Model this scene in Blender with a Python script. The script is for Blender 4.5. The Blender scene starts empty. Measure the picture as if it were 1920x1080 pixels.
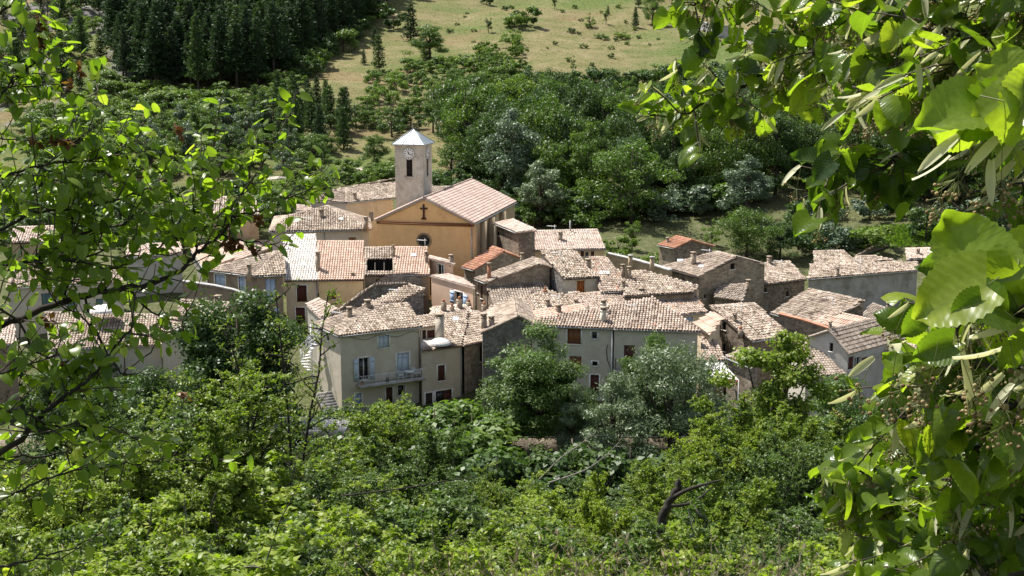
import bpy, math, random
import numpy as np
from mathutils import Vector

random.seed(7)
RNG = np.random.default_rng(7)
SC = bpy.context.scene
COL = SC.collection

# ------------------------------------------------------------------ camera and survey helpers
F, HOR = 2400.0, 82.0
PITCH = math.atan((540 - HOR) / F)
CAM = Vector((0, 0, 31.0))
FWD = Vector((0, math.cos(PITCH), -math.sin(PITCH)))
UPV = Vector((0, math.sin(PITCH), math.cos(PITCH)))


def ray(px, py):
    return FWD + Vector((1, 0, 0)) * ((px - 960) / F) + UPV * (-(py - 540) / F)


def at(px, py, Y):
    d = ray(px, py)
    return CAM + d * (Y / d.y)


def atz(px, py, z):
    d = ray(px, py)
    return CAM + d * ((z - CAM.z) / d.z)


def on_vplane(px, py, P, n):
    d = ray(px, py)
    return CAM + d * ((P - CAM).dot(n) / d.dot(n))


cam = bpy.data.cameras.new('camera')
cam.sensor_width = 36.0
cam.lens = F / 1920 * 36
cam.clip_start = 0.05
cam.clip_end = 3000
cob = bpy.data.objects.new('camera', cam)
COL.objects.link(cob)
cob.location = CAM
cob.rotation_euler = (math.pi / 2 - PITCH, 0, 0)
SC.camera = cob

# ------------------------------------------------------------------ light
SUN = Vector((-0.42, 0.32, 0.92)).normalized()
w = bpy.data.worlds.new('World')
SC.world = w
w.use_nodes = True
nt = w.node_tree
nt.nodes.clear()
o_ = nt.nodes.new('ShaderNodeOutputWorld')
b_ = nt.nodes.new('ShaderNodeBackground')
s_ = nt.nodes.new('ShaderNodeTexSky')
s_.sky_type = 'NISHITA'
s_.sun_disc = False
s_.sun_elevation = math.asin(SUN.z)
s_.sun_rotation = math.atan2(SUN.x, SUN.y)
b_.inputs[1].default_value = 0.096
hs_ = nt.nodes.new('ShaderNodeHueSaturation')
hs_.inputs['Saturation'].default_value = 0.55
nt.links.new(s_.outputs[0], hs_.inputs['Color'])
nt.links.new(hs_.outputs[0], b_.inputs[0])
nt.links.new(b_.outputs[0], o_.inputs[0])
sl = bpy.data.lights.new('sun', 'SUN')
sl.energy = 4.9
sl.angle = math.radians(0.5)
sl.color = (1.0, 0.955, 0.88)
so = bpy.data.objects.new('sun', sl)
COL.objects.link(so)
so.rotation_euler = SUN.to_track_quat('Z', 'Y').to_euler()
SC.view_settings.view_transform = 'Standard'
SC.view_settings.look = 'None'
SC.view_settings.gamma = 1
SC.view_settings.exposure = 0.9
SC.cycles.max_bounces = 5
SC.cycles.diffuse_bounces = 2
SC.cycles.transmission_bounces = 3
SC.cycles.glossy_bounces = 2
SC.cycles.transparent_max_bounces = 4
SC.cycles.use_denoising = True

# ------------------------------------------------------------------ terrain
GY = [-60, -20, 0, 4, 20, 40, 60, 74, 82, 86, 93, 95.5, 97, 105, 112, 118, 125, 135, 150, 165, 185, 200, 225, 255, 285, 320, 365, 430, 520, 700]
GZ = [50, 34, 29.3, 28.0, 21.0, 14.3, 7.6, 2.2, -2.6, -3.6, -3.6, -2.6, -1.4, -1.25, -1.1, 0.5, 2.0, 3.1, 5.0, 6.9, 8.6, 10.4, 15.3, 20.8, 26.6, 34, 43.6, 60, 85, 130]
_f = np.linspace(-60, 700, 1521)
_h = np.interp(_f, GY, GZ)
_k = np.exp(-0.5 * (np.arange(-12, 13) / 4.0) ** 2)
_k /= _k.sum()
_hs = np.convolve(np.pad(_h, 12, mode='edge'), _k, mode='valid')
_hs = np.where((_f > 90) & (_f < 100), _h, _hs)


def vnoise(x, y, seed=0):
    """smooth value noise, arrays"""
    x = np.asarray(x, float)
    y = np.asarray(y, float)
    xi = np.floor(x)
    yi = np.floor(y)
    fx = x - xi
    fy = y - yi
    fx = fx * fx * (3 - 2 * fx)
    fy = fy * fy * (3 - 2 * fy)

    def hsh(a, b):
        v = np.sin(a * 127.1 + b * 311.7 + seed * 74.7) * 43758.5453
        return v - np.floor(v)
    return (hsh(xi, yi) * (1 - fx) + hsh(xi + 1, yi) * fx) * (1 - fy) + (hsh(xi, yi + 1) * (1 - fx) + hsh(xi + 1, yi + 1) * fx) * fy


def ground_np(x, y):
    x = np.asarray(x, float)
    y = np.asarray(y, float)
    z = np.interp(y, _f, _hs)
    hill = np.clip((y - 165) / 80, 0, 1)
    n = (vnoise(x / 37 + 3, y / 41, 1) - 0.5) * 5.0 + (vnoise(x / 13, y / 15, 2) - 0.5) * 1.6
    z = z + hill * n
    # gullies of bare marl on the upper left
    g = np.clip((-45 - x) / 20, 0, 1) * np.clip((y - 225) / 30, 0, 1)
    z = z + g * (np.abs(vnoise(x / 9 + 9, y / 22, 5) - 0.5) * 9 - 1.5)
    vil = np.clip((y - 104) / 14, 0, 1) * np.clip((170 - y) / 22, 0, 1)
    z = z - vil * 2.3 * np.clip((x - 16) / 16, 0, 1)
    z = z + np.clip((y - 112) / 14, 0, 1) * np.clip((190 - y) / 40, 0, 1) * 2.5 * np.clip((-24 - x) / 12, 0, 1)
    near = np.clip((70 - y) / 30, 0, 1) * np.clip((y - 1) / 3, 0, 1)
    z = z + near * (vnoise(x / 4, y / 4, 8) - 0.5) * 0.7
    return z


def ground(x, y):
    return float(ground_np(x, y))


# ------------------------------------------------------------------ object helpers
ORG = {}


def tag(o, label=None, cat=None, group=None, kind=None):
    if label:
        o['label'] = label
    if cat:
        o['category'] = cat
    if group:
        o['group'] = group
    if kind:
        o['kind'] = kind
    return o


def thing(name, label, cat, loc, group=None):
    o = bpy.data.objects.new(name, None)
    o.empty_display_size = 0.3
    COL.objects.link(o)
    o.location = loc
    ORG[o.name] = Vector(loc)
    return tag(o, label, cat, group)


def link(name, me, parent=None):
    o = bpy.data.objects.new(name, me)
    COL.objects.link(o)
    if parent is not None:
        o.parent = parent
        ORG[o.name] = ORG[parent.name]
    else:
        ORG[o.name] = Vector((0, 0, 0))
    return o


def arr_mesh(name, V, loops, sizes, mat, rnd=None, smooth=False):
    me = bpy.data.meshes.new(name)
    V = np.asarray(V, np.float32).reshape(-1, 3)
    loops = np.asarray(loops, np.int32).ravel()
    sizes = np.asarray(sizes, np.int32).ravel()
    me.vertices.add(len(V))
    me.vertices.foreach_set('co', V.ravel())
    me.loops.add(len(loops))
    me.loops.foreach_set('vertex_index', loops)
    me.polygons.add(len(sizes))
    st = np.zeros(len(sizes), np.int32)
    st[1:] = np.cumsum(sizes)[:-1]
    me.polygons.foreach_set('loop_start', st)
    me.polygons.foreach_set('loop_total', sizes)
    if smooth:
        me.polygons.foreach_set('use_smooth', np.ones(len(sizes), bool))
    if rnd is not None:
        a = me.attributes.new('rnd', 'FLOAT', 'FACE')
        a.data.foreach_set('value', np.asarray(rnd, np.float32))
    if mat is not None:
        me.materials.append(mat)
    me.update(calc_edges=True)
    return me


class MB:
    def __init__(self):
        self.v = []
        self.f = []
        self.r = []
        self.ch = []          # numpy chunks (V, F(k), rnd)

    def poly(self, pts, r=0.5):
        i = len(self.v)
        self.v += [tuple(p) for p in pts]
        self.f.append(list(range(i, i + len(pts))))
        self.r.append(r)

    def box(self, c, ax, ay, az, r=0.5):
        """c centre, ax ay az half-extent vectors"""
        c, ax, ay, az = Vector(c), Vector(ax), Vector(ay), Vector(az)
        p = [c + ax * i + ay * j + az * k for k in (-1, 1) for j in (-1, 1) for i in (-1, 1)]
        i0 = len(self.v)
        self.v += [tuple(q) for q in p]
        for q in ((0, 2, 3, 1), (4, 5, 7, 6), (0, 1, 5, 4), (2, 6, 7, 3), (0, 4, 6, 2), (1, 3, 7, 5)):
            self.f.append([i0 + k for k in q])
            self.r.append(r)

    def tube(self, pts, rad, n=6, r=0.5, cap=True):
        pts = [Vector(p) for p in pts]
        if not hasattr(rad, '__len__'):
            rad = [rad] * len(pts)
        i0 = len(self.v)
        ref = None
        for k, p in enumerate(pts):
            d = (pts[min(k + 1, len(pts) - 1)] - pts[max(k - 1, 0)])
            if d.length < 1e-9:
                d = Vector((0, 0, 1))
            d.normalize()
            if ref is None:
                ref = Vector((1, 0, 0)) if abs(d.x) < 0.8 else Vector((0, 1, 0))
            a = (ref - d * ref.dot(d)).normalized()
            ref = a
            b = d.cross(a)
            for j in range(n):
                t = 2 * math.pi * j / n
                self.v.append(tuple(p + (a * math.cos(t) + b * math.sin(t)) * rad[k]))
        for k in range(len(pts) - 1):
            for j in range(n):
                q = i0 + k * n
                self.f.append([q + j, q + (j + 1) % n, q + n + (j + 1) % n, q + n + j])
                self.r.append(r)
        if cap:
            self.f.append([i0 + j for j in range(n)][::-1])
            self.r.append(r)
            self.f.append([i0 + (len(pts) - 1) * n + j for j in range(n)])
            self.r.append(r)

    def chunk(self, V, Fc, r):
        self.ch.append((np.asarray(V, float).reshape(-1, 3), np.asarray(Fc, int), np.asarray(r, float)))

    def mesh(self, name, mat, org=Vector((0, 0, 0)), smooth=False):
        V = [np.array(self.v, float).reshape(-1, 3)]
        L = [np.array([i for f in self.f for i in f], int)]
        S = [np.array([len(f) for f in self.f], int)]
        R = [np.array(self.r, float)]
        n = len(self.v)
        for v, f, r in self.ch:
            V.append(v)
            L.append((f + n).ravel())
            S.append(np.full(len(f), f.shape[1]))
            R.append(r)
            n += len(v)
        return arr_mesh(name, np.concatenate(V) - np.array(org), np.concatenate(L), np.concatenate(S), mat, np.concatenate(R), smooth)

    def build(self, name, mat, parent=None, smooth=False):
        org = ORG[parent.name] if parent is not None else Vector((0, 0, 0))
        return link(name, self.mesh(name, mat, org, smooth), parent)


# ------------------------------------------------------------------ materials
MATS = {}


def newmat(name):
    m = bpy.data.materials.new(name)
    m.use_nodes = True
    n = m.node_tree
    n.nodes.clear()
    out = n.nodes.new('ShaderNodeOutputMaterial')
    return m, n, out


def N(nt, t, **kw):
    n = nt.nodes.new(t)
    for k, v in kw.items():
        setattr(n, k, v)
    return n


def ramp(nt, stops, fac, interp='LINEAR'):
    r = nt.nodes.new('ShaderNodeValToRGB')
    r.color_ramp.interpolation = interp
    el = r.color_ramp.elements
    while len(el) < len(stops):
        el.new(0.5)
    for e, (p, c) in zip(el, stops):
        e.position = p
        e.color = (c[0], c[1], c[2], 1)
    nt.links.new(fac, r.inputs[0])
    return r.outputs[0]


def mixc(nt, mode, fac, a, b):
    m = nt.nodes.new('ShaderNodeMix')
    m.data_type = 'RGBA'
    m.blend_type = mode
    for sock, v in ((m.inputs['Factor'], fac), (m.inputs[6], a), (m.inputs[7], b)):
        if hasattr(v, 'is_linked'):
            nt.links.new(v, sock)
        elif isinstance(v, (int, float)):
            sock.default_value = v
        else:
            sock.default_value = (v[0], v[1], v[2], 1)
    return m.outputs[2]


def noise(nt, scale, detail=3, rough=0.55, vec=None, dist=0):
    n = N(nt, 'ShaderNodeTexNoise')
    n.inputs['Scale'].default_value = scale
    n.inputs['Detail'].default_value = detail
    n.inputs['Roughness'].default_value = rough
    n.inputs['Distortion'].default_value = dist
    if vec is not None:
        nt.links.new(vec, n.inputs['Vector'])
    return n.outputs[0]


def objvec(nt, scale=None):
    t = N(nt, 'ShaderNodeTexCoord')
    if scale is None:
        return t.outputs['Object']
    m = N(nt, 'ShaderNodeMapping')
    m.inputs['Scale'].default_value = scale
    nt.links.new(t.outputs['Object'], m.inputs[0])
    return m.outputs[0]


def finish(nt, out, col, rough=0.85, bump=None, bstr=0.4, bdist=0.02, metal=0.0, spec=0.3):
    p = N(nt, 'ShaderNodeBsdfPrincipled')
    if hasattr(col, 'is_linked'):
        nt.links.new(col, p.inputs['Base Color'])
    else:
        p.inputs['Base Color'].default_value = (*col, 1)
    p.inputs['Roughness'].default_value = rough
    p.inputs['Metallic'].default_value = metal
    p.inputs['Specular IOR Level'].default_value = spec
    if bump is not None:
        b = N(nt, 'ShaderNodeBump')
        b.inputs['Strength'].default_value = bstr
        b.inputs['Distance'].default_value = bdist
        nt.links.new(bump, b.inputs['Height'])
        nt.links.new(b.outputs[0], p.inputs['Normal'])
    nt.links.new(p.outputs[0], out.inputs[0])
    return p


def plaster(key, col, dirt=0.35):
    if 'pl_' + key in MATS:
        return MATS['pl_' + key]
    m, n, out = newmat('plaster_' + key)
    v = objvec(n)
    vs = objvec(n, (0.8, 0.8, 0.5))
    st = ramp(n, [(0.35, (0.62, 0.58, 0.53)), (0.62, (1, 1, 1))], noise(n, 1.1, 5, 0.65, vs))
    fine = ramp(n, [(0.3, (0.86, 0.86, 0.85)), (0.7, (1.06, 1.05, 1.03))], noise(n, 9, 4, 0.6, v))
    c = mixc(n, 'MULTIPLY', dirt * 1.0, col, st)
    c = mixc(n, 'MULTIPLY', 0.8, c, fine)
    # old patched and weathered areas with an edge of their own
    pa = ramp(n, [(0.56, (0, 0, 0)), (0.60, (1, 1, 1))], noise(n, 0.75, 8, 0.68, objvec(n, (1, 1, 1.25)), .6))
    c = mixc(n, 'MIX', mixc(n, 'MULTIPLY', 1.0, pa, (dirt * .75,) * 3), c, mixc(n, 'MULTIPLY', 1.0, c, (.66, .63, .60)))
    pb = ramp(n, [(0.60, (0, 0, 0)), (0.64, (1, 1, 1))], noise(n, 1.3, 7, 0.7, objvec(n, (1.2, .8, 1)), .4))
    c = mixc(n, 'MIX', mixc(n, 'MULTIPLY', 1.0, pb, (dirt * .6,) * 3), c, mixc(n, 'MULTIPLY', 1.0, c, (1.16, 1.14, 1.1)))
    finish(n, out, c, 0.92, noise(n, 30, 3, 0.6, v), 0.25, 0.01, spec=0.15)
    MATS['pl_' + key] = m
    return m


def stone(key, c1, c2, c3, mortar, scale=3.2):
    if 'st_' + key in MATS:
        return MATS['st_' + key]
    m, n, out = newmat('stone_' + key)
    v0 = objvec(n, (1, 1, 1.7))
    nz = N(n, 'ShaderNodeTexNoise')
    nz.inputs['Scale'].default_value = 2.5
    n.links.new(v0, nz.inputs['Vector'])
    vm = mixc(n, 'LINEAR_LIGHT', 0.07, v0, nz.outputs[1])
    vo = N(n, 'ShaderNodeTexVoronoi')
    vo.inputs['Scale'].default_value = scale
    n.links.new(vm, vo.inputs['Vector'])
    ve = N(n, 'ShaderNodeTexVoronoi', feature='DISTANCE_TO_EDGE')
    ve.inputs['Scale'].default_value = scale
    n.links.new(vm, ve.inputs['Vector'])
    sp = N(n, 'ShaderNodeSeparateColor')
    n.links.new(vo.outputs['Color'], sp.inputs[0])
    c = ramp(n, [(0.0, c1), (0.5, c2), (1.0, c3)], sp.outputs[0])
    e = ramp(n, [(0.015, (0, 0, 0)), (0.075, (1, 1, 1))], ve.outputs['Distance'])
    c = mixc(n, 'MIX', e, mortar, c)
    st = ramp(n, [(0.35, (0.6, 0.58, 0.56)), (0.65, (1.05, 1.05, 1.05))], noise(n, 0.7, 5, 0.65, objvec(n, (1, 1, 0.5))))
    c = mixc(n, 'MULTIPLY', 0.75, c, st)
    finish(n, out, c, 0.95, e, 0.8, 0.05, spec=0.1)
    MATS['st_' + key] = m
    return m


def tilemat(key, stops, lich=0.5):
    if 'ti_' + key in MATS:
        return MATS['ti_' + key]
    m, n, out = newmat('tile_' + key)
    a = N(n, 'ShaderNodeAttribute', attribute_name='rnd')
    c = ramp(n, stops, a.outputs['Fac'])
    v = objvec(n)
    st = ramp(n, [(0.36, (0.55, 0.52, 0.49)), (0.6, (1.06, 1.05, 1.04))], noise(n, 0.9, 6, 0.7, v))
    fi = ramp(n, [(0.35, (0.7, 0.69, 0.67)), (0.65, (1.1, 1.1, 1.1))], noise(n, 14, 3, 0.6, v))
    c = mixc(n, 'MULTIPLY', lich, c, st)
    c = mixc(n, 'MULTIPLY', 0.7 * lich + 0.15, c, fi)
    finish(n, out, c, 0.9, noise(n, 40, 2, 0.6, v), 0.3, 0.01, spec=0.15)
    MATS['ti_' + key] = m
    return m


def simple(key, col, rough=0.7, metal=0.0, spec=0.3, var=0.25, sc=6):
    if 'si_' + key in MATS:
        return MATS['si_' + key]
    m, n, out = newmat(key)
    v = objvec(n)
    nf = noise(n, sc, 4, 0.6, v)
    lo = tuple(x * (1 - var) for x in col)
    hi = tuple(x * (1 + var) for x in col)
    c = ramp(n, [(0.3, lo), (0.7, hi)], nf)
    finish(n, out, c, rough, nf, 0.15, 0.01, metal, spec)
    MATS['si_' + key] = m
    return m


def woodmat(key, col, rough=0.6):
    if 'wo_' + key in MATS:
        return MATS['wo_' + key]
    m, n, out = newmat('wood_' + key)
    v = objvec(n, (14, 14, 0.9))
    nf = noise(n, 1.0, 3, 0.6, v)
    c = ramp(n, [(0.3, tuple(x * 0.72 for x in col)), (0.7, tuple(x * 1.15 for x in col))], nf)
    finish(n, out, c, rough, nf, 0.3, 0.01, 0, 0.3)
    MATS['wo_' + key] = m
    return m


def leafmat(key, stops, trans=0.45, gloss=0.35, rough=0.45, tcol=None, vein=False):
    if 'le_' + key in MATS:
        return MATS['le_' + key]
    m, n, out = newmat('leaf_' + key)
    a = N(n, 'ShaderNodeAttribute', attribute_name='rnd')
    c = ramp(n, stops, a.outputs['Fac'])
    p = N(n, 'ShaderNodeBsdfPrincipled')
    n.links.new(c, p.inputs['Base Color'])
    p.inputs['Roughness'].default_value = rough
    p.inputs['Specular IOR Level'].default_value = gloss
    t = N(n, 'ShaderNodeBsdfTranslucent')
    tc = mixc(n, 'MULTIPLY', 1.0, c, tcol or (1.5, 1.75, 0.55))
    n.links.new(tc, t.inputs[0])
    if vein:
        # side veins follow the blade's own coordinates
        at_ = N(n, 'ShaderNodeAttribute', attribute_name='luv')
        sp = N(n, 'ShaderNodeSeparateXYZ')
        n.links.new(at_.outputs['Vector'], sp.inputs[0])

        def mth(op, a_, b_=None):
            k = N(n, 'ShaderNodeMath', operation=op)
            for i_, v_ in enumerate((a_, b_)):
                if v_ is None:
                    continue
                if hasattr(v_, 'is_linked'):
                    n.links.new(v_, k.inputs[i_])
                else:
                    k.inputs[i_].default_value = v_
            return k.outputs[0]
        ab = mth('ABSOLUTE', sp.outputs[0])
        ph = mth('FRACT', mth('MULTIPLY', mth('SUBTRACT', sp.outputs[1], mth('MULTIPLY', ab, .75)), 8.0))
        tri = mth('ABSOLUTE', mth('SUBTRACT', ph, .5))            # 0 between, .5 on the vein
        side = ramp(n, [(.44, (0, 0, 0)), (.5, (1, 1, 1))], tri)
        rib = ramp(n, [(0.0, (1, 1, 1)), (.028, (0, 0, 0))], ab)
        vv = mixc(n, 'LIGHTEN', 1.0, side, rib)
        fine = noise(n, 9, 3, .6, at_.outputs['Vector'])
        c2 = mixc(n, 'MIX', mixc(n, 'MULTIPLY', 1.0, vv, (.42, .42, .42)), c, (.20, .26, .07))
        c2 = mixc(n, 'MULTIPLY', .5, c2, ramp(n, [(.35, (.7, .7, .7)), (.65, (1.1, 1.1, 1.1))], fine))
        sp2 = ramp(n, [(.70, (1, 1, 1)), (.74, (.45, .36, .22))], noise(n, 26, 2, .5, at_.outputs['Vector']))
        c2 = mixc(n, 'MULTIPLY', .8, c2, sp2)
        n.links.new(c2, p.inputs['Base Color'])
        bp = N(n, 'ShaderNodeBump')
        bp.inputs['Strength'].default_value = .22
        bp.inputs['Distance'].default_value = .002
        n.links.new(tri, bp.inputs['Height'])
        bp.invert = True
        n.links.new(bp.outputs[0], p.inputs['Normal'])
        n.links.new(mixc(n, 'MULTIPLY', 1.0, c2, tcol or (1.5, 1.75, .55)), t.inputs[0])
    mx = N(n, 'ShaderNodeMixShader')
    mx.inputs[0].default_value = trans
    n.links.new(p.outputs[0], mx.inputs[1])
    n.links.new(t.outputs[0], mx.inputs[2])
    n.links.new(mx.outputs[0], out.inputs[0])
    MATS['le_' + key] = m
    return m


# wall paints
P_GREIGE = plaster('greige', (0.62, 0.56, 0.465), .35)
P_GREY = plaster('grey', (0.55, 0.52, 0.45), .35)
P_PINKGREY = plaster('pinkgrey', (0.60, 0.525, 0.44), .35)
P_CREAM = plaster('cream', (0.68, 0.57, 0.42))
P_YELLOW = plaster('yellow', (0.74, 0.57, 0.34))
P_ORANGE = plaster('orange', (0.97, 0.60, 0.29), 0.3)
P_PINK = plaster('pink', (0.74, 0.52, 0.38), 0.25)
P_BEIGE = plaster('beige', (0.50, 0.40, 0.27), 0.5)
P_BROWN = plaster('brown', (0.30, 0.245, 0.19), 0.7)
P_TOWER = plaster('tower', (0.60, 0.56, 0.485), 0.75)
P_WHITE = plaster('white', (0.50, 0.49, 0.46), 0.5)
P_LONG = plaster('longwall', (0.45, 0.43, 0.41), 0.8)
S_DARK = stone('dark', (0.15, 0.14, 0.13), (0.24, 0.22, 0.205), (0.32, 0.30, 0.27), (0.22, 0.205, 0.19), 3.0)
S_TAN = stone('tan', (0.24, 0.20, 0.15), (0.36, 0.30, 0.23), (0.46, 0.39, 0.30), (0.42, 0.36, 0.28), 2.8)
S_BROWN = stone('brown', (0.16, 0.13, 0.105), (0.26, 0.215, 0.17), (0.36, 0.30, 0.24), (0.30, 0.255, 0.20), 3.0)
# tiles
T_OLD = tilemat('old', [(0.0, (0.17, 0.13, 0.105)), (0.25, (0.35, 0.28, 0.225)), (0.6, (0.48, 0.405, 0.335)), (0.95, (0.60, 0.52, 0.445)), (1.0, (0.54, 0.40, 0.31))], 0.95)
T_MIX = tilemat('mix', [(0.0, (0.22, 0.165, 0.13)), (0.25, (0.38, 0.30, 0.245)), (0.55, (0.48, 0.39, 0.325)), (0.85, (0.56, 0.48, 0.415)), (0.94, (0.54, 0.36, 0.26)), (1.0, (0.49, 0.29, 0.20))], 0.8)
T_PALE = tilemat('pale', [(0.0, (0.38, 0.29, 0.24)), (0.5, (0.60, 0.49, 0.42)), (1.0, (0.70, 0.60, 0.53))], 0.6)
T_PINK = tilemat('pinktile', [(0.0, (0.50, 0.38, 0.32)), (0.5, (0.59, 0.46, 0.40)), (1.0, (0.64, 0.52, 0.46))], 0.45)
T_SALMON = tilemat('salmon', [(0.0, (0.50, 0.34, 0.26)), (0.5, (0.61, 0.44, 0.35)), (1.0, (0.67, 0.54, 0.46))], 0.55)
T_WHITE = tilemat('whitetile', [(0.0, (0.64, 0.57, 0.51)), (0.5, (0.78, 0.73, 0.68)), (1.0, (0.84, 0.80, 0.76))], 0.3)
T_RED = tilemat('red', [(0.0, (0.36, 0.17, 0.105)), (0.5, (0.49, 0.25, 0.165)), (1.0, (0.57, 0.36, 0.26))], 0.7)
T_GREY = tilemat('greytile', [(0.0, (0.21, 0.175, 0.145)), (0.5, (0.36, 0.30, 0.25)), (1.0, (0.48, 0.41, 0.35))], 0.7)
# details
W_BLUE = woodmat('paleblue', (0.52, 0.60, 0.68))
W_BLUE2 = woodmat('blue', (0.40, 0.50, 0.66))
W_RED = woodmat('oxblood', (0.085, 0.028, 0.02))
W_BROWN = woodmat('brown', (0.20, 0.085, 0.035))
W_DARK = woodmat('dark', (0.045, 0.03, 0.022))
W_ORANGE = woodmat('orange', (0.36, 0.115, 0.025))
W_GREY = woodmat('grey', (0.30, 0.28, 0.26))
W_TEAL = woodmat('teal', (0.10, 0.17, 0.17))
M_TRIM = simple('white_trim', (0.74, 0.72, 0.68), 0.7)
M_GLASS = simple('window_glass', (0.02, 0.022, 0.026), 0.08, 0.0, 0.6, 0.1)
M_DARK = simple('dark_interior', (0.012, 0.010, 0.009), 0.9)  # near-black colour standing in for the shade inside openings
M_ZINC = simple('zinc', (0.30, 0.31, 0.31), 0.5, 0.4, 0.4)
M_DARKMETAL = simple('dark_metal', (0.055, 0.045, 0.04), 0.6, 0.3)
M_WHITEMETAL = simple('white_metal', (0.75, 0.76, 0.76), 0.45)
M_WHITECLOTH = simple('white_cloth', (0.62, 0.60, 0.58), 0.9, var=0.06)
M_REDCLOTH = simple('red_cloth', (0.50, 0.10, 0.07), 0.9)
M_CONC = simple('concrete', (0.37, 0.36, 0.34), 0.9, var=0.3, sc=2)
M_CHIM = plaster('chimney', (0.40, 0.33, 0.26), 0.8)
M_BRICK = simple('chimney_brick', (0.36, 0.17, 0.10), 0.9, var=0.35, sc=9)
M_BARK = simple('bark', (0.075, 0.06, 0.047), 0.95, var=0.5, sc=8)
M_BARKD = simple('dark_bark', (0.032, 0.027, 0.022), 0.95, var=0.5, sc=14)
M_BARKG = simple('grey_bark', (0.20, 0.185, 0.16), 0.95, var=0.4, sc=8)
M_CLAY = simple('clay', (0.36, 0.16, 0.09), 0.85)
# ------------------------------------------------------------------ roofs of barrel tiles
def pt_in_poly(x, y, P):
    inside = np.zeros(x.shape, bool)
    n = len(P)
    for i in range(n):
        x1, y1 = P[i]
        x2, y2 = P[(i + 1) % n]
        c = ((y1 > y) != (y2 > y))
        xi = (x2 - x1) * (y - y1) / ((y2 - y1) if abs(y2 - y1) > 1e-9 else 1e-9) + x1
        inside ^= c & (x < xi)
    return inside


def newell(P):
    n = Vector((0, 0, 0))
    for i in range(len(P)):
        a, b = P[i], P[(i + 1) % len(P)]
        n.x += (a.y - b.y) * (a.z + b.z)
        n.y += (a.z - b.z) * (a.x + b.x)
        n.z += (a.x - b.x) * (a.y + b.y)
    n.normalize()
    return n if n.z > 0 else -n


def roof_face(mb, P, tw=0.26, tl=0.37, rough=1.0, thick=0.11, holes=(), flat=False):
    P = [Vector(p) for p in P]
    n = newell(P)
    down = Vector((0, 0, -1)) + n * n.z
    if down.length < 1e-4:
        down = Vector((0, -1, 0))
    down.normalize()
    side = down.cross(n)
    O = P[0]
    Q = [((p - O).dot(side), -(p - O).dot(down)) for p in P]
    # slab
    top = [p - n * 0.012 for p in P]
    bot = [p - n * thick for p in P]
    if not holes:
        mb.poly(top, 0.22)
        mb.poly(bot[::-1], 0.1)
    for i in range(len(P)):
        j = (i + 1) % len(P)
        mb.poly([top[i], bot[i], bot[j], top[j]], 0.3)
    a0, a1 = min(q[0] for q in Q), max(q[0] for q in Q)
    b0, b1 = min(q[1] for q in Q), max(q[1] for q in Q)
    nc, nr = int((a1 - a0) / tw) + 1, int((b1 - b0) / tl) + 1
    A, B = np.meshgrid(a0 + (np.arange(nc) + 0.5) * tw, b0 + np.arange(nr) * tl, indexing='ij')
    A, B = A.ravel(), B.ravel()
    ins = pt_in_poly(A, B + tl * 0.5, Q)
    A, B = A[ins], B[ins]
    for h in holes:
        hq = [((p - O).dot(side), -(p - O).dot(down)) for p in h]
        o = ~pt_in_poly(A, B + tl * 0.5, hq)
        A, B = A[o], B[o]
    T = len(A)
    if T == 0:
        return
    col = np.round((A - a0) / tw).astype(int)
    cj = RNG.normal(0, 0.012 * rough, col.max() + 2)[col]
    A = A + cj + RNG.normal(0, 0.012 * rough, T)
    B = B - 0.03 + RNG.normal(0, 0.02 * rough, T)
    if holes:
        # channel tiles in place of the slab
        V = np.zeros((T, 4, 3))
        for k, (dx, dy) in enumerate(((-.5, 0), (.5, 0), (.5, 1.1), (-.5, 1.1))):
            for c in range(3):
                V[:, k, c] = O[c] + (A + dx * tw * 1.05) * side[c] - (B + dy * tl) * down[c] - n[c] * 0.012
        f = np.arange(T)[:, None] * 4 + np.arange(4)[None]
        mb.chunk(V, f, np.full(T, 0.25))
    ang = np.linspace(0, math.pi, 5)
    tilt = RNG.normal(0, 0.035 * rough, T)
    lift = RNG.uniform(0.0, 0.018 * rough, T) + 0.07 * min(rough, 1.3) * vnoise(A * .55 + O.x, B * .55 + O.y, 3)
    V = np.zeros((T, 10, 3))
    hgt = 0.36 if not flat else 0.2
    for e, (yy, rr, zz) in enumerate(((0.0, 0.46 * tw, 0.028), (tl * 1.12, 0.37 * tw, 0.0))):
        for k, t in enumerate(ang):
            da = A - math.cos(t) * rr + tilt * (yy - tl / 2)
            db = B + yy
            dz = math.sin(t) * rr * (hgt / 0.46) + zz + lift
            for c in range(3):
                V[:, e * 5 + k, c] = O[c] + da * side[c] - db * down[c] + dz * n[c]
    fq = np.array([[k, k + 5, k + 6, k + 1] for k in range(4)])
    f = (np.arange(T)[:, None, None] * 10 + fq[None]).reshape(-1, 4)
    r = np.clip(RNG.beta(3.0, 3.0, T) + RNG.normal(0, 0.09, T) * rough + RNG.normal(0, 0.05, col.max() + 2)[col], 0.0, 1.0)
    mb.chunk(V, f, np.repeat(r, 4))


def ridge_tiles(mb, a, b, r=0.13, seg=0.42):
    a, b = Vector(a), Vector(b)
    L = (b - a).length
    if L < 0.3:
        return
    d = (b - a) / L
    s = Vector((-d.y, d.x, 0))
    if s.length < 1e-3:
        return
    s.normalize()
    u = d.cross(s)
    if u.z < 0:
        u = -u
    k = max(1, int(L / seg))
    for i in range(k):
        p0 = a + d * (L * i / k) + u * 0.02
        p1 = a + d * (L * (i + 1.12) / k)
        rr = random.uniform(0.3, 0.95)
        lo, hi = [], []
        for t in np.linspace(-0.15, math.pi + 0.15, 6):
            o = s * math.cos(t) + u * math.sin(t) * 0.8
            lo.append(p0 + o * r * 1.08)
            hi.append(p1 + o * r * 0.92)
        for t in range(5):
            mb.poly([lo[t], lo[t + 1], hi[t + 1], hi[t]], rr)


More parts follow.
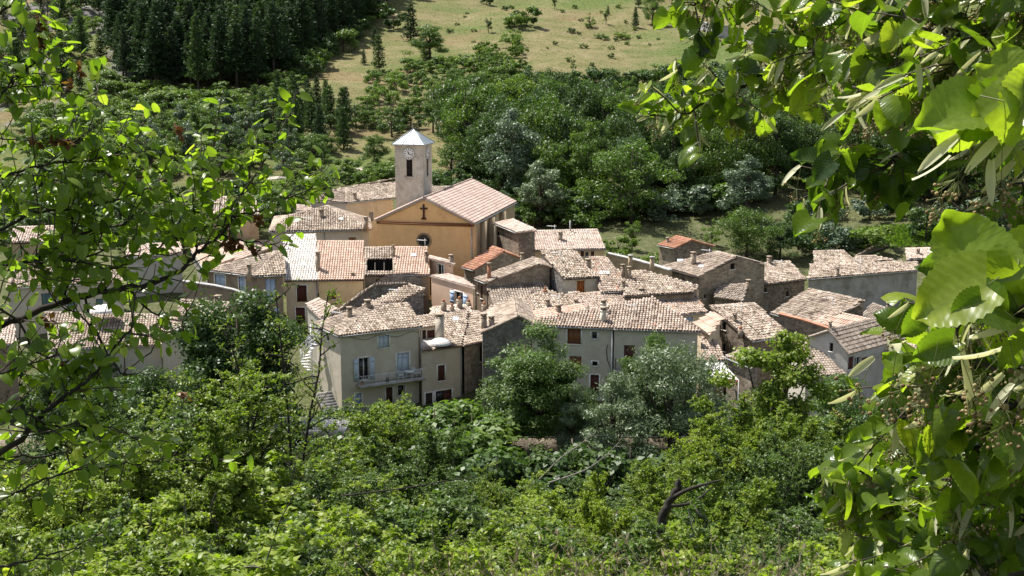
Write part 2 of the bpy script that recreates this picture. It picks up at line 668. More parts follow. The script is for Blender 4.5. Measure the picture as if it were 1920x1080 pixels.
# ------------------------------------------------------------------ walls with real openings
class WallFrame:
    def __init__(self, P0, P1):
        self.P = Vector((P0.x, P0.y, 0))
        d = Vector((P1.x - P0.x, P1.y - P0.y, 0))
        self.W = d.length
        self.u = d.normalized()
        self.n = Vector((self.u.y, -self.u.x, 0))       # outward when walking counter-clockwise

    def pt(self, u, z, o=0.0):
        p = self.P + self.u * u + self.n * o
        return Vector((p.x, p.y, z))

    def uz(self, px, py):
        p = on_vplane(px, py, self.P, self.n)
        return (p - self.P).dot(self.u), p.z

    def rect(self, x0, y0, x1, y1):
        mx, my = (x0 + x1) / 2, (y0 + y1) / 2
        u0, u1 = self.uz(x0, my)[0], self.uz(x1, my)[0]
        if u0 > u1:
            u0, u1 = u1, u0
        return max(u0, 0.06), min(u1, self.W - 0.06), self.uz(mx, y1)[1], self.uz(mx, y0)[1]


def wall(mb, wf, topline, zb, ops, depth=0.22):
    """topline list of (u,z); ops list of (u0,u1,z0,z1)"""
    tu = [t[0] for t in topline]
    tz = [t[1] for t in topline]
    cuts = sorted(set([round(u, 4) for u in tu] + [round(x, 4) for o in ops for x in (o[0], o[1])]))
    for a, b in zip(cuts, cuts[1:]):
        if b - a < 1e-4:
            continue
        m = (a + b) / 2
        za, zc = np.interp([a + 1e-6, b - 1e-6], tu, tz)
        lo = zb
        for o in sorted([o for o in ops if o[0] < m < o[1]], key=lambda o: o[2]):
            if o[2] > lo:
                mb.poly([wf.pt(a, lo), wf.pt(b, lo), wf.pt(b, o[2]), wf.pt(a, o[2])])
            lo = max(lo, o[3])
        mb.poly([wf.pt(a, lo), wf.pt(b, lo), wf.pt(b, zc), wf.pt(a, za)])
    for u0, u1, z0, z1 in ops:
        for (p, q) in (((u0, z0), (u1, z0)), ((u1, z0), (u1, z1)), ((u1, z1), (u0, z1)), ((u0, z1), (u0, z0))):
            mb.poly([wf.pt(*p), wf.pt(*q), wf.pt(*q, -depth), wf.pt(*p, -depth)])


def vbox(mb, wf, u0, u1, z0, z1, o0, o1, r=0.5):
    c = wf.pt((u0 + u1) / 2, (z0 + z1) / 2, (o0 + o1) / 2)
    mb.box(c, wf.u * (u1 - u0) / 2, wf.n * (o1 - o0) / 2, Vector((0, 0, (z1 - z0) / 2)), r)


def shutter_leaf(root_win, wf, u0, u1, z0, z1, o, mat):
    mb = MB()
    vbox(mb, wf, u0, u1, z0, z1, o, o + 0.035)
    for f in (0.18, 0.82):
        zz = z0 + (z1 - z0) * f
        vbox(mb, wf, u0 + 0.03, u1 - 0.03, zz - 0.05, zz + 0.05, o + 0.035, o + 0.055)
    return mb.build('shutter', mat, root_win)


def fit_opening(root, wf, R, kind, mat=None, sur=None):
    u0, u1, z0, z1 = R
    w, h = u1 - u0, z1 - z0
    fr = MB()
    if sur is not None:
        t = 0.12
        vbox(fr, wf, u0 - t, u0, z0 - 0.0, z1 + t, -0.01, 0.025)
        vbox(fr, wf, u1, u1 + t, z0 - 0.0, z1 + t, -0.01, 0.025)
        vbox(fr, wf, u0, u1, z1, z1 + t, -0.01, 0.022)
    if kind in ('door',):
        d = MB()
        vbox(d, wf, u0, u1, z0, z1, -0.16, -0.11)
        k = max(2, int(w / 0.22))
        for i in range(k):
            a = u0 + w * i / k + 0.012
            vbox(d, wf, a, a + w / k - 0.024, z0 + 0.05, z1 - 0.05, -0.11, -0.092)
        do = d.build('door', mat, root)
        if sur is not None:
            fr.build('door_frame', sur, do)
        hm = MB()
        vbox(hm, wf, u1 - 0.16, u1 - 0.12, z0 + h * .45, z0 + h * .45 + .12, -0.092, -0.05)
        hm.build('handle', M_DARKMETAL, do)
        return do
    vbox(fr, wf, u0 - 0.08, u1 + 0.08, z0 - 0.07, z0 - 0.001, -0.05, 0.06)       # sill
    if kind in ('win', 'open'):
        t = 0.055
        vbox(fr, wf, u0, u0 + t, z0, z1, -0.17, -0.12)
        vbox(fr, wf, u1 - t, u1, z0, z1, -0.17, -0.12)
        vbox(fr, wf, u0 + t, u1 - t, z0, z0 + t, -0.17, -0.122)
        vbox(fr, wf, u0 + t, u1 - t, z1 - t, z1, -0.17, -0.122)
        if w > 0.75:
            vbox(fr, wf, (u0 + u1) / 2 - 0.035, (u0 + u1) / 2 + 0.035, z0 + t, z1 - t, -0.17, -0.118)
    win = fr.build('window', sur or M_TRIM, root)
    if kind in ('win', 'open', 'dark', 'half'):
        p = MB()
        vbox(p, wf, u0, u1, z0, z1, -0.215, -0.175)
        p.build('pane', M_GLASS if kind != 'dark' else M_DARK, win)  # dark kind: a black sheet paints the shade behind the hole
    if kind == 'shut':
        m = (u0 + u1) / 2
        if w > 0.6:
            shutter_leaf(win, wf, u0, m - 0.008, z0, z1, -0.10, mat)
            shutter_leaf(win, wf, m + 0.008, u1, z0, z1, -0.10, mat)
        else:
            shutter_leaf(win, wf, u0, u1, z0, z1, -0.10, mat)
    if kind == 'open':
        shutter_leaf(win, wf, u0 - w * 0.5 - 0.03, u0 - 0.03, z0, z1, 0.035, mat)
        shutter_leaf(win, wf, u1 + 0.03, u1 + w * 0.5 + 0.03, z0, z1, 0.035, mat)
    if kind == 'half':
        shutter_leaf(win, wf, (u0 + u1) / 2, u1, z0, z1, -0.10, mat)
    return win


# ------------------------------------------------------------------ houses
class House:
    """walls: list of (P0,P1,topline or None,[openings px])"""

    def __init__(self, name, label, cat, corner, group=None):
        g = ground(corner.x, corner.y)
        self.base = g - 0.4
        self.root = thing(name, label, cat, (corner.x, corner.y, g), group)
        self.rt = MB()
        self.wl = {}
        self.planes = []
        self.fit = []
        self.roof = None
        self.frames = []

    def face(self, P, **k):
        n = newell(P)
        self.planes.append((n, Vector(P[0])))
        roof_face(self.rt, P, **k)

    def wall(self, P0, P1, mat, top=None, ops=(), zb=None, depth=0.22):
        wf = WallFrame(P0, P1)
        top = top or [(0, P0.z), (wf.W, P1.z)]
        R = []
        for o in ops:
            r = wf.rect(*o[1:5])
            if r[1] - r[0] < 0.1 or r[3] - r[2] < 0.1:
                continue
            R.append(r)
            self.fit.append((wf, r, o))
        wall(self.wl.setdefault(mat.name, (mat, MB()))[1], wf, top, self.base if zb is None else zb, R, depth)
        self.frames.append(wf)
        return wf

    def on_roof(self, px, py, k=0):
        n, p = self.planes[k]
        d = ray(px, py)
        return CAM + d * ((p - CAM).dot(n) / d.dot(n))

    def done(self, tile):
        self.roof = self.rt.build('roof', tile, self.root)
        for mat, mb in self.wl.values():
            mb.build('wall', mat, self.root)
        for wf, r, o in self.fit:
            fit_opening(self.root, wf, r, o[0], o[5] if len(o) > 5 else None, o[6] if len(o) > 6 else None)
        return self

    def chimney(self, px, pyb, pyt, wpx=None, k=0, mat=None, style='slab', dpx=None):
        b = self.on_roof(px, pyb, k)
        sc = F / b.y
        h = (pyb - pyt) / sc
        w = (wpx / sc) if wpx else 0.5
        d = min(w, 0.6)
        u = Vector((0.94, 0.34, 0)) if random.random() < .5 else Vector((0.97, -0.24, 0))
        v = Vector((-u.y, u.x, 0))
        c = Vector((b.x, b.y + d / 2, 0))
        mb = MB()
        hs = h - (0.28 if style in ('slab', 'pot') else 0.05)
        z0, z1 = b.z - 0.35, b.z + hs
        mb.box(c + Vector((0, 0, (z0 + z1) / 2)), u * w / 2, v * d / 2, Vector((0, 0, (z1 - z0) / 2)))
        mb.box(c + Vector((0, 0, z1 - 0.10)), u * (w / 2 + 0.03), v * (d / 2 + 0.03), Vector((0, 0, 0.035)))
        ch = mb.build('chimney', mat or M_CHIM, self.roof)
        cp = MB()
        if style == 'slab':
            for i in (-1, 1):
                for j in (-1, 1):
                    cp.box(c + u * i * (w / 2 - .06) + v * j * (d / 2 - .06) + Vector((0, 0, z1 + 0.1)), u * .05, v * .05, Vector((0, 0, .1)))
            cp.box(c + Vector((0, 0, z1 + 0.235)), u * (w / 2 + .05), v * (d / 2 + .05), Vector((0, 0, 0.04)))
            # dark flue
            cp.box(c + Vector((0, 0, z1 + 0.03)), u * (w / 2 - .12), v * (d / 2 - .12), Vector((0, 0, 0.05)))
        elif style == 'pot':
            cp.tube([c + Vector((0, 0, z1)), c + Vector((0, 0, z1 + .28))], [w * .33, w * .28], 8)
        if style in ('slab', 'pot'):
            link('chimney_cap', cp.mesh('chimney_cap', M_CHIM if style == 'slab' else M_CLAY, ORG[self.root.name]), self.roof)
        return ch

    def pipe(self, px, py0, py1, wf=None, mat=None):
        wf = wf or self.frames[0]
        u, z1 = wf.uz(px, py0)
        z0 = wf.uz(px, py1)[1]
        mb = MB()
        mb.tube([wf.pt(u, z1, .07), wf.pt(u, z0, .07)], 0.05, 6)
        return mb.build('downpipe', mat or M_ZINC, self.root)

    def skylight(self, px, py, wpx, hpx, k=0):
        P = [self.on_roof(px + a * wpx / 2, py + b * hpx / 2, k) for a, b in ((-1, 1), (1, 1), (1, -1), (-1, -1))]
        n = self.planes[k][0]
        mb = MB()
        q = [p + n * 0.16 for p in P]
        mb.poly(q)
        for i in range(4):
            j = (i + 1) % 4
            mb.poly([P[i], P[j], q[j], q[i]])
        return mb.build('skylight', M_SKY, self.roof)


M_SKY = simple('skylight_glass', (0.55, 0.58, 0.60), 0.25, 0.0, 0.6, 0.05)


def inset_poly(P, d):
    """shrink a planar polygon (list of Vectors, ccw in plan) by d[i] per edge, horizontally; z by the plane"""
    n = newell(P)
    out = []
    m = len(P)
    L = []
    for i in range(m):
        a, b = P[i], P[(i + 1) % m]
        e = Vector((b.x - a.x, b.y - a.y, 0)).normalized()
        nn = Vector((-e.y, e.x, 0))
        L.append((Vector((a.x, a.y, 0)) + nn * d[i], e))
    for i in range(m):
        p, e = L[i - 1]
        q, f = L[i]
        den = e.x * f.y - e.y * f.x
        if abs(den) < 1e-4:
            x = q
        else:
            t = ((q.x - p.x) * f.y - (q.y - p.y) * f.x) / den
            x = p + e * t
        z = P[0].z - ((x.x - P[0].x) * n.x + (x.y - P[0].y) * n.y) / n.z
        out.append(Vector((x.x, x.y, z - 0.10)))
    return out


def plane_pts(A, B, Y, s, px, z=None):
    a = at(A[0], A[1], Y) if z is None else atz(A[0], A[1], z)
    b = atz(B[0], B[1], a.z)
    u = Vector((b.x - a.x, b.y - a.y, 0)).normalized()
    v = Vector((-u.y, u.x, 0))
    res = []
    for q in px:
        d = ray(*q)
        t = (a.z + s * (CAM - a).dot(v) - CAM.z) / (d.z - s * d.dot(v))
        res.append(CAM + d * t)
    return a, b, u, v, res


def lean_house(label, A, B, Y, s, top, wmat, tile, ops=None, back=0.0, z=None, name='stone_house', cat='house', ov=0.22,
               wmats=None, group=None, holes=(), gutter=True, tl=0.37, tw=0.26, rough=1.0, base=None):
    """one roof plane through the eave A-B with slope s; top: pixel outline of the rest of that plane, going round from B"""
    ops = ops or {}
    wmats = wmats or {}
    a, b, u, v, T = plane_pts(A, B, Y, s, top, z)
    P = [a, b] + T
    H = House(name, label, cat, a, group)
    for p in P:
        H.base = min(H.base, ground(p.x, p.y) - 0.4)
    if base is not None:
        H.base = base
    hp = [plane_pts(A, B, Y, s, h, z)[4] for h in holes]
    H.face(P, holes=hp, tl=tl, tw=tw, rough=rough)
    if back and len(T) == 2:
        c, d = T
        w = v * back
        drop = Vector((0, 0, s * back))
        c2, d2 = c + w - drop, d + w - drop
        H.face([d, c, c2, d2], tl=tl, tw=tw)
        H.rt and ridge_tiles(H.rt, c, d)
        I = inset_poly([a, b, c, d], [ov, 0.1, 0.0, 0.1])
        J = inset_poly([d, c, c2, d2], [0.0, 0.1, ov, 0.1])
        ring = [I[0], I[1], I[2], J[2], J[3], I[3]]
    else:
        if len(T) == 2:
            ridge_tiles(H.rt, T[0], T[1])
        I = inset_poly(P, [ov] + [0.1] * (len(P) - 1))
        ring = I
    if back and len(T) == 2:
        # the two gable walls as one wall each, apex in the middle
        wf_front = H.wall(ring[0], ring[1], wmats.get('front', wmat), None, ops.get('front', ()))
        W1 = WallFrame(ring[1], ring[3])
        um = (Vector((ring[2].x, ring[2].y, 0)) - W1.P).dot(W1.u)
        H.wall(ring[1], ring[3], wmats.get('right', wmat), [(0, ring[1].z), (um, ring[2].z), (W1.W, ring[3].z)], ops.get('right', ()))
        H.wall(ring[3], ring[4], wmat)
        W2 = WallFrame(ring[4], ring[0])
        um = (Vector((ring[5].x, ring[5].y, 0)) - W2.P).dot(W2.u)
        H.wall(ring[4], ring[0], wmats.get('left', wmat), [(0, ring[4].z), (um, ring[5].z), (W2.W, ring[0].z)], ops.get('left', ()))
    else:
        m = len(ring)
        for i in range(m):
            key = 'front' if i == 0 else ('right' if i == 1 else ('left' if i == m - 1 else ''))
            H.wall(ring[i], ring[(i + 1) % m], wmats.get(key, wmat), None, ops.get(key, ()))
    H.done(tile)
    if gutter:
        g = MB()
        e = (b - a).normalized()
        nn = Vector((e.y, -e.x, 0))
        g.tube([a + nn * .05 - Vector((0, 0, .09)), b + nn * .05 - Vector((0, 0, .09))], 0.06, 6)
        g.build('gutter', M_ZINC if random.random() < .6 else M_DARKMETAL, H.root)
    return H


def gable_house(label, outline, YL, D, wmat, tile, YR=None, ops=None, name='stone_house', cat='house', wdir=None, ov=0.22, group=None,
                rough=1.0, tl=0.37, tw=0.26, wmats=None, verge=True):
    """outline: pixel points of the front wall's top edge from left to right; the roof runs back D along wdir"""
    ops = ops or {}
    wmats = wmats or {}
    L = at(outline[0][0], outline[0][1], YL)
    R = at(outline[-1][0], outline[-1][1], YR) if YR else atz(outline[-1][0], outline[-1][1], L.z)
    wf = WallFrame(L, R)
    pts = [Vector(on_vplane(q[0], q[1], wf.P, wf.n)) for q in outline]
    H = House(name, label, cat, L, group)
    back = Vector(wdir).normalized() if wdir is not None else -wf.n
    H.base = min(ground(p.x, p.y) for p in pts + [p + back * D for p in pts]) - 0.4
    fo = -back * 0.18
    for i in range(len(pts) - 1):
        a, b = pts[i] + fo, pts[i + 1] + fo
        if i == 0:
            a = a + (a - b).normalized() * ov
        if i == len(pts) - 2:
            b = b + (b - a).normalized() * ov
        up = Vector((0, 0, 0.11))
        H.face([a + up, b + up, b + up + back * (D + .18), a + up + back * (D + .18)], rough=rough, tl=tl, tw=tw)
        if i > 0:
            ridge_tiles(H.rt, a + up, a + up + back * (D + .18))
        if verge:
            ridge_tiles(H.rt, a + up - fo * .5, b + up - fo * .5, 0.11)
    top = [((Vector((p.x, p.y, 0)) - wf.P).dot(wf.u), p.z) for p in pts]
    H.wall(L, R, wmats.get('front', wmat), top, ops.get('front', ()))
    H.wall(R, R + back * D, wmats.get('right', wmat), None, ops.get('right', ()))
    W = (R - L).length
    W2 = WallFrame(R + back * D, L + back * D)
    H.wall(R + back * D, L + back * D, wmat, [(W2.W - t[0], t[1]) for t in top[::-1]])
    H.wall(L + back * D, L, wmats.get('left', wmat), None, ops.get('left', ()))
    H.done(tile)
    H.wf = wf
    return H


def hip_house(label, A, B, Y, s, RL, RR, wmat, tile, LB=None, RBd=None, ops=None, name='house', cat='house', ov=0.25, wmats=None, group=None, rough=1.0, z=None):
    """front roof plane through A-B; RL, RR pixel ends of the ridge; LB pixel of the back-left eave corner (same height)"""
    ops = ops or {}
    wmats = wmats or {}
    a, b, u, v, T = plane_pts(A, B, Y, s, [RL, RR], z)
    rl, rr = T
    run = max((rl - a).dot(v), (rr - a).dot(v))
    if LB:
        lb = atz(LB[0], LB[1], a.z)
    else:
        lb = a + v * run * 2
    rb = b + v * (RBd or run * 2)
    H = House(name, label, cat, a, group)
    for p in (a, b, rb, lb):
        H.base = min(H.base, ground(p.x, p.y) - 0.4)
    H.face([a, b, rr, rl], rough=rough)
    H.face([lb, a, rl], rough=rough)
    H.face([b, rb, rr], rough=rough)
    H.face([rb, lb, rl, rr] if (rl - rr).length > .3 else [rb, lb, rl], rough=rough)
    for p, q in ((a, rl), (lb, rl), (b, rr), (rb, rr), (rl, rr)):
        ridge_tiles(H.rt, p, q)
    ring = []
    Pq = [a, b, rb, lb]
    L = []
    for i in range(4):
        p, q = Pq[i], Pq[(i + 1) % 4]
        e = Vector((q.x - p.x, q.y - p.y, 0)).normalized()
        L.append((Vector((p.x, p.y, 0)) + Vector((-e.y, e.x, 0)) * ov, e))
    for i in range(4):
        p, e = L[i - 1]
        q, f = L[i]
        den = e.x * f.y - e.y * f.x
        t = ((q.x - p.x) * f.y - (q.y - p.y) * f.x) / den
        x = p + e * t
        ring.append(Vector((x.x, x.y, a.z - 0.04)))
    for i, key in enumerate(('front', 'right', 'back', 'left')):
        H.wall(ring[i], ring[(i + 1) % 4], wmats.get(key, wmat), None, ops.get(key, ()))
    H.done(tile)
    g = MB()
    for p, q in ((a, b), (lb, a)):
        e = (q - p).normalized()
        nn = Vector((e.y, -e.x, 0))
        g.tube([p + nn * .05 - Vector((0, 0, .09)), q + nn * .05 - Vector((0, 0, .09))], 0.06, 6)
    g.build('gutter', M_ZINC, H.root)
    return H
HS = {}
# ---------------------------------------------------------------- front row by the river
h = hip_house('greige riverside house with pale blue shutters, a balcony and a hipped tile roof', (635, 630), (791, 612), 108, 0.31,
              (696, 572), (764, 569), P_GREIGE, T_OLD, LB=(586, 607), RBd=7.0, name='riverside_house',
              ops={'front': [('shut', 709.5, 629, 729, 652, W_BLUE, M_TRIM), ('open', 673, 671, 692, 713, W_BLUE, M_TRIM),
                             ('shut', 744, 662, 767, 707, W_BLUE, M_TRIM), ('door', 724, 726, 736, 757, W_RED, M_TRIM),
                             ('win', 746, 722, 759, 742, None, M_TRIM), ('door', 666, 738, 678, 768, W_BLUE2, M_TRIM)],
                   'left': [('dark', 612.5, 629, 617, 639)]})
HS['H1'] = h
h.chimney(655, 597, 575, 9, k=1)
h.chimney(689, 578, 562, 10, k=1)
wf = h.frames[0]
u0, zf = wf.uz(668, 713)
u1, _ = wf.uz(788, 706)
zf = wf.uz(755, 708)[1]
mb = MB()
vbox(mb, wf, u0, u1, zf - 0.16, zf - 0.01, 0.0, 1.15)
bal = mb.build('balcony', M_CONC, h.root)
mb = MB()
for k in range(int((u1 - u0) / 0.13) + 1):
    uu = u0 + 0.03 + k * 0.13
    mb.tube([wf.pt(uu, zf, 1.1), wf.pt(uu, zf + .9, 1.1)], 0.009, 4)
for zz in (0.08, 0.9):
    mb.tube([wf.pt(u0, zf + zz, 1.1), wf.pt(u1, zf + zz, 1.1)], 0.018, 5)
for uu in (u0, u1):
    mb.tube([wf.pt(uu, zf + .9, 1.1), wf.pt(uu, zf + .9, 0)], 0.018, 5)
mb.build('railing', M_WHITEMETAL, bal)
h.pipe(788, 619, 772)
mb = MB()
cp = []
for t in np.linspace(0, 1, 14):
    px = 655 + (785 - 655) * t
    py = 628 + 4 + (8 * math.sin(t * math.pi * 2.2) ** 2) - 12 * t
    uu, zz = wf.uz(px, py)
    cp.append(wf.pt(uu, zz, 0.05))
mb.tube(cp, 0.018, 4)
mb.build('cable', M_DARKMETAL, h.root)


def plastic_chair(px, ang, label):
    uu, _ = wf.uz(px, 700)
    c = wf.pt(uu, zf, 0.55)
    r = thing('garden_chair', label, 'chair', c, 'white chairs on the balcony')
    ca, sa = math.cos(ang), math.sin(ang)
    X, Yv, Z = Vector((ca, sa, 0)), Vector((-sa, ca, 0)), Vector((0, 0, 1))
    m = MB()
    m.box(c + Z * .43, X * .22, Yv * .22, Z * .018)
    m.build('seat', M_WHITEMETAL, r)
    m = MB()
    for k in range(-2, 3):
        m.tube([c + X * .21 + Yv * .085 * k + Z * .45, c + X * .28 + Yv * .08 * k + Z * .86], .018, 4)
    m.tube([c + X * .28 + Yv * a * .2 + Z * (.88 - abs(a) * .04) for a in (-1, -.5, 0, .5, 1)], .022, 4)
    m.build('backrest', M_WHITEMETAL, r)
    for i in (-1, 1):
        for j in (-1, 1):
            m = MB()
            m.tube([c + X * i * .19 + Yv * j * .19 + Z * .42, c + X * i * .24 + Yv * j * .23 + Z * 0.0], [.024, .018], 5)
            m.build('leg', M_WHITEMETAL, r)
        m = MB()
        m.tube([c - X * .2 + Yv * i * .23 + Z * .43, c - X * .2 + Yv * i * .24 + Z * .64, c + X * .26 + Yv * i * .22 + Z * .66], .02, 4)
        m.build('armrest', M_WHITEMETAL, r)


plastic_chair(747, math.pi, 'white garden chair on the balcony, left of the table')
plastic_chair(772, 1.9, 'white garden chair behind the balcony table, facing the railing')
plastic_chair(779, 0.3, 'white garden chair at the outer end of the balcony, right of the table')
uu, _ = wf.uz(762, 700)
c = wf.pt(uu, zf, 0.72)
tb = thing('garden_table', 'round white garden table on the balcony between chairs', 'table', c)
m = MB()
m.tube([c + Vector((0, 0, .70)), c + Vector((0, 0, .73))], [.48, .48], 16)
m.build('table_top', M_WHITEMETAL, tb)
for k in range(4):
    a = k * math.pi / 2 + .5
    o = Vector((math.cos(a), math.sin(a), 0))
    m = MB()
    m.tube([c + o * .25 + Vector((0, 0, .7)), c + o * .4], [.022, .02], 5)
    m.build('leg', M_WHITEMETAL, tb)
for px, lab in ((719, 'dark flower pot with a small plant near the middle of the balcony'), (663, 'dark flower pot on the left end of the balcony')):
    uu, _ = wf.uz(px, 700)
    c = wf.pt(max(uu, u0 + .2), zf, 0.85)
    r = thing('flower_pot', lab, 'flower pot', c)
    m = MB()
    m.tube([c, c + Vector((0, 0, .26))], [.11, .16], 10)
    m.build('pot', M_CLAY if px == 663 else M_DARKMETAL, r)
    POT = r
    m = MB()
    for k in range(40):
        a, e = random.uniform(0, 6.28), random.uniform(.2, 1.4)
        d = Vector((math.cos(a) * math.cos(e), math.sin(a) * math.cos(e), math.sin(e)))
        s = d.cross(Vector((0, 0, 1))).normalized() * .03
        p = c + Vector((0, 0, .26)) + d * random.uniform(.03, .16)
        m.poly([p, p + d * .05 + s, p + d * .12, p + d * .05 - s], random.random())
    m.build('plant', None, r).data.materials.append(leafmat('potplant', [(0, (.05, .10, .02)), (1, (.10, .18, .05))]))

# stone steps and the white metal stair beside the house
M_STEP = simple('worn_stone', (.21, .20, .18), .95, var=.35, sc=3)


def stairs(label, px0, py0, n, dirv, wdt, Y):
    c = at(px0, py0, Y)
    r = thing('stone_stairs', label, 'stairs', c)
    d = Vector(dirv).normalized()
    s = Vector((-d.y, d.x, 0))
    for k in range(n):
        m = MB()
        m.box(c + d * .3 * k + Vector((0, 0, .085 + .17 * k - .3)), d * .17, s * wdt / 2, Vector((0, 0, .385)))
        m.build('step', M_STEP, r)


stairs('grey stone steps climbing to the left wall of the greige riverside house', 628, 786, 10, (-0.45, 0.9, 0), 1.3, 105.5)
c = at(585, 690, 112)
r = thing('metal_staircase', 'white metal outside staircase with bent rails left of the greige riverside house', 'staircase', Vector((c.x, c.y, ground(c.x, c.y))))
m = MB()
for k in range(15):
    a = k * 0.42
    q = Vector((c.x + math.cos(a) * .55, c.y + math.sin(a) * .55, 0.3 + k * .33))
    m.box(q, Vector((math.cos(a), math.sin(a), 0)) * .42, Vector((-math.sin(a), math.cos(a), 0)) * .14, Vector((0, 0, .02)))
m.build('tread', M_WHITEMETAL, r)
m = MB()
m.tube([Vector((c.x, c.y, 0)), Vector((c.x, c.y, 6.3))], .06, 6)
m.build('pole', M_WHITEMETAL, r)
m = MB()
for rr, dz in ((1.0, 0.9), (1.0, 0.5), (1.0, 1.3)):
    m.tube([Vector((c.x + math.cos(k * .21) * rr, c.y + math.sin(k * .21) * rr, .3 + k * .165 + dz)) for k in range(31)], .025, 4)
for k in range(0, 15):
    a = k * .42
    q = Vector((c.x + math.cos(a) * 1.0, c.y + math.sin(a) * 1.0, .3 + k * .33))
    m.tube([q, q + Vector((0, 0, 1.3))], .018, 4)
m.build('railing', M_WHITEMETAL, r)
m = MB()
c2 = at(583, 640, 112)
for k in range(6):
    x = -0.5 + k * .2
    m.poly([c2 + Vector((x, .1 * math.sin(k * 2), .5)), c2 + Vector((x + .2, .1 * math.sin(k * 2 + 2), .48)), c2 + Vector((x + .2, .14 * math.sin(k * 2 + 2), -.5 - .1 * math.sin(k))), c2 + Vector((x, .14 * math.sin(k * 2), -.5))])
tag(m.build('laundry_sheet', M_WHITECLOTH), 'white sheet hung on the white metal staircase', 'laundry')

# narrow house with the roof terrace
zH3 = at(791, 659, 111).z
MAIN = [(831, 653.3), (867, 648.6), (868, 584), (831, 589)]
a, b, u, v, Tm = plane_pts((791, 659), (867, 648.6), 111, 0.3, MAIN[:1] + [(867, 648.6), (879, 584), (831, 589)])
h = House('terrace_house', 'narrow greige house with oxblood shutters and a small roof terrace', 'house', a)
h.face(Tm)
_, _, _, _, Ts = plane_pts((791, 659), (867, 648.6), 111, 0.3, [(791, 659), (831, 653.5), (831, 647), (791, 652)])
h.face(Ts)
_, _, _, _, Tu = plane_pts((791, 659), (867, 648.6), 111, 0.3, [(787, 614.5), (831, 609.5), (831, 589), (781, 594.5)])
h.face(Tu)
_, _, _, _, rg = plane_pts((791, 659), (867, 648.6), 111, 0.3, [(781, 594.5), (879, 584)])
ridge_tiles(h.rt, rg[0], rg[1])
i0, i1 = a + v * .2 + u * .08, b + v * .2 - u * .05
h.wall(i0, i1, P_PINKGREY, [(0, a.z - .05), ((i1 - i0).length, a.z - .05)],
       [('shut', 821, 685, 834, 714, W_RED, M_TRIM), ('door', 798, 737, 811, 774, W_DARK, M_TRIM), ('half', 817, 732, 847, 760, W_RED, M_TRIM), ('shut', 852, 760, 861, 769, W_RED)])
# terrace back wall, side walls, floor
tw0, tw1 = Tu[0] + v * .15, Tu[1] + v * .15
ftz = a.z + 0.05
h.wall(Vector((tw0.x, tw0.y, tw0.z - .1)), Vector((tw1.x, tw1.y, tw1.z - .1)), P_PINKGREY, None, [('door', 792, 619, 799, 645, W_DARK), ('shut', 801, 619, 815, 645, W_RED)], zb=ftz)
q0, q1 = Ts[2] - v * 0.1, Tu[1] + v * .3
h.wall(Vector((q1.x, q1.y, Tm[3].z - .1)), Vector((q0.x, q0.y, 0)), P_PINKGREY, [(0, q1.z - .05), ((Vector((q1.x, q1.y, 0)) - Vector((q0.x, q0.y, 0))).length, q0.z + .05)], [], zb=ftz)
mb = MB()
mb.poly([Vector((p.x, p.y, ftz + .02)) for p in (Ts[3], Ts[2], tw1, tw0)])
mb.build('terrace_floor', M_CONC, h.root)
e0, e1 = rg[0], rg[1]
h.wall(i1, Vector((e1.x, e1.y, e1.z - .1)), P_PINKGREY)
h.wall(Vector((e0.x, e0.y, e0.z - .1)), i0, P_PINKGREY)
h.done(T_OLD)
HS['H3'] = h
ch = h.chimney(824.5, 640, 587, 14, k=0, mat=P_PINKGREY)
h.chimney(907, 618, 586, 9.5, k=0)
h.skylight(854, 600, 11, 7, k=0)
h.pipe(864, 650, 770)
pc = at(825.5, 645, 112.6)
r = thing('parasol', 'open white parasol on the small roof terrace', 'parasol', Vector((pc.x, pc.y, ftz)))
m = MB()
prev = None
for k in range(6):
    t = k / 5
    rr, zz = 0.98 * math.sin(t * math.pi / 2), .55 * math.cos(t * math.pi / 2)
    ring = [Vector((pc.x + rr * math.cos(x), pc.y + rr * math.sin(x), pc.z + zz)) for x in np.linspace(0, 2 * math.pi, 17)[:-1]]
    if prev:
        for j in range(16):
            m.poly([prev[j], prev[(j + 1) % 16], ring[(j + 1) % 16], ring[j]])
    prev = ring
m.build('canopy', M_WHITECLOTH, r)
m = MB()
m.tube([Vector((pc.x, pc.y, ftz)), Vector((pc.x, pc.y, pc.z + .6))], .025, 6)
m.build('pole', M_WHITEMETAL, r)

h = lean_house('narrow rubble stone house between the terrace house and the dark gable', (867.5, 648.5), (908, 640), None, 0.3, [(914, 585), (879.5, 584)], S_TAN, T_OLD,
               z=zH3, ops={'front': [('shut', 870, 738, 887, 756, W_RED), ('dark', 898, 747, 904, 757), ('shut', 899.5, 650, 904, 678, W_RED)]})
HS['H4'] = h
h.chimney(924 - 22, 617, 592, 9, k=0)

# dark stone gable
h = gable_house('dark rubble stone gable house beside the long greige house', [(905, 625), (972, 594), (998, 608)], 109.6, 8.0, S_DARK, T_OLD,
                YR=111.4, wdir=(-0.03, 1, 0), ops={'front': [('shut', 911, 713, 924, 744, W_RED, M_TRIM)]}, rough=.7)
HS['H5'] = h
h.chimney(907, 618, 587, 9.5, k=0)
h.chimney(921.5, 612, 592, 9, k=0)
h.chimney(908, 584, 566, 8, k=0, style='pot')

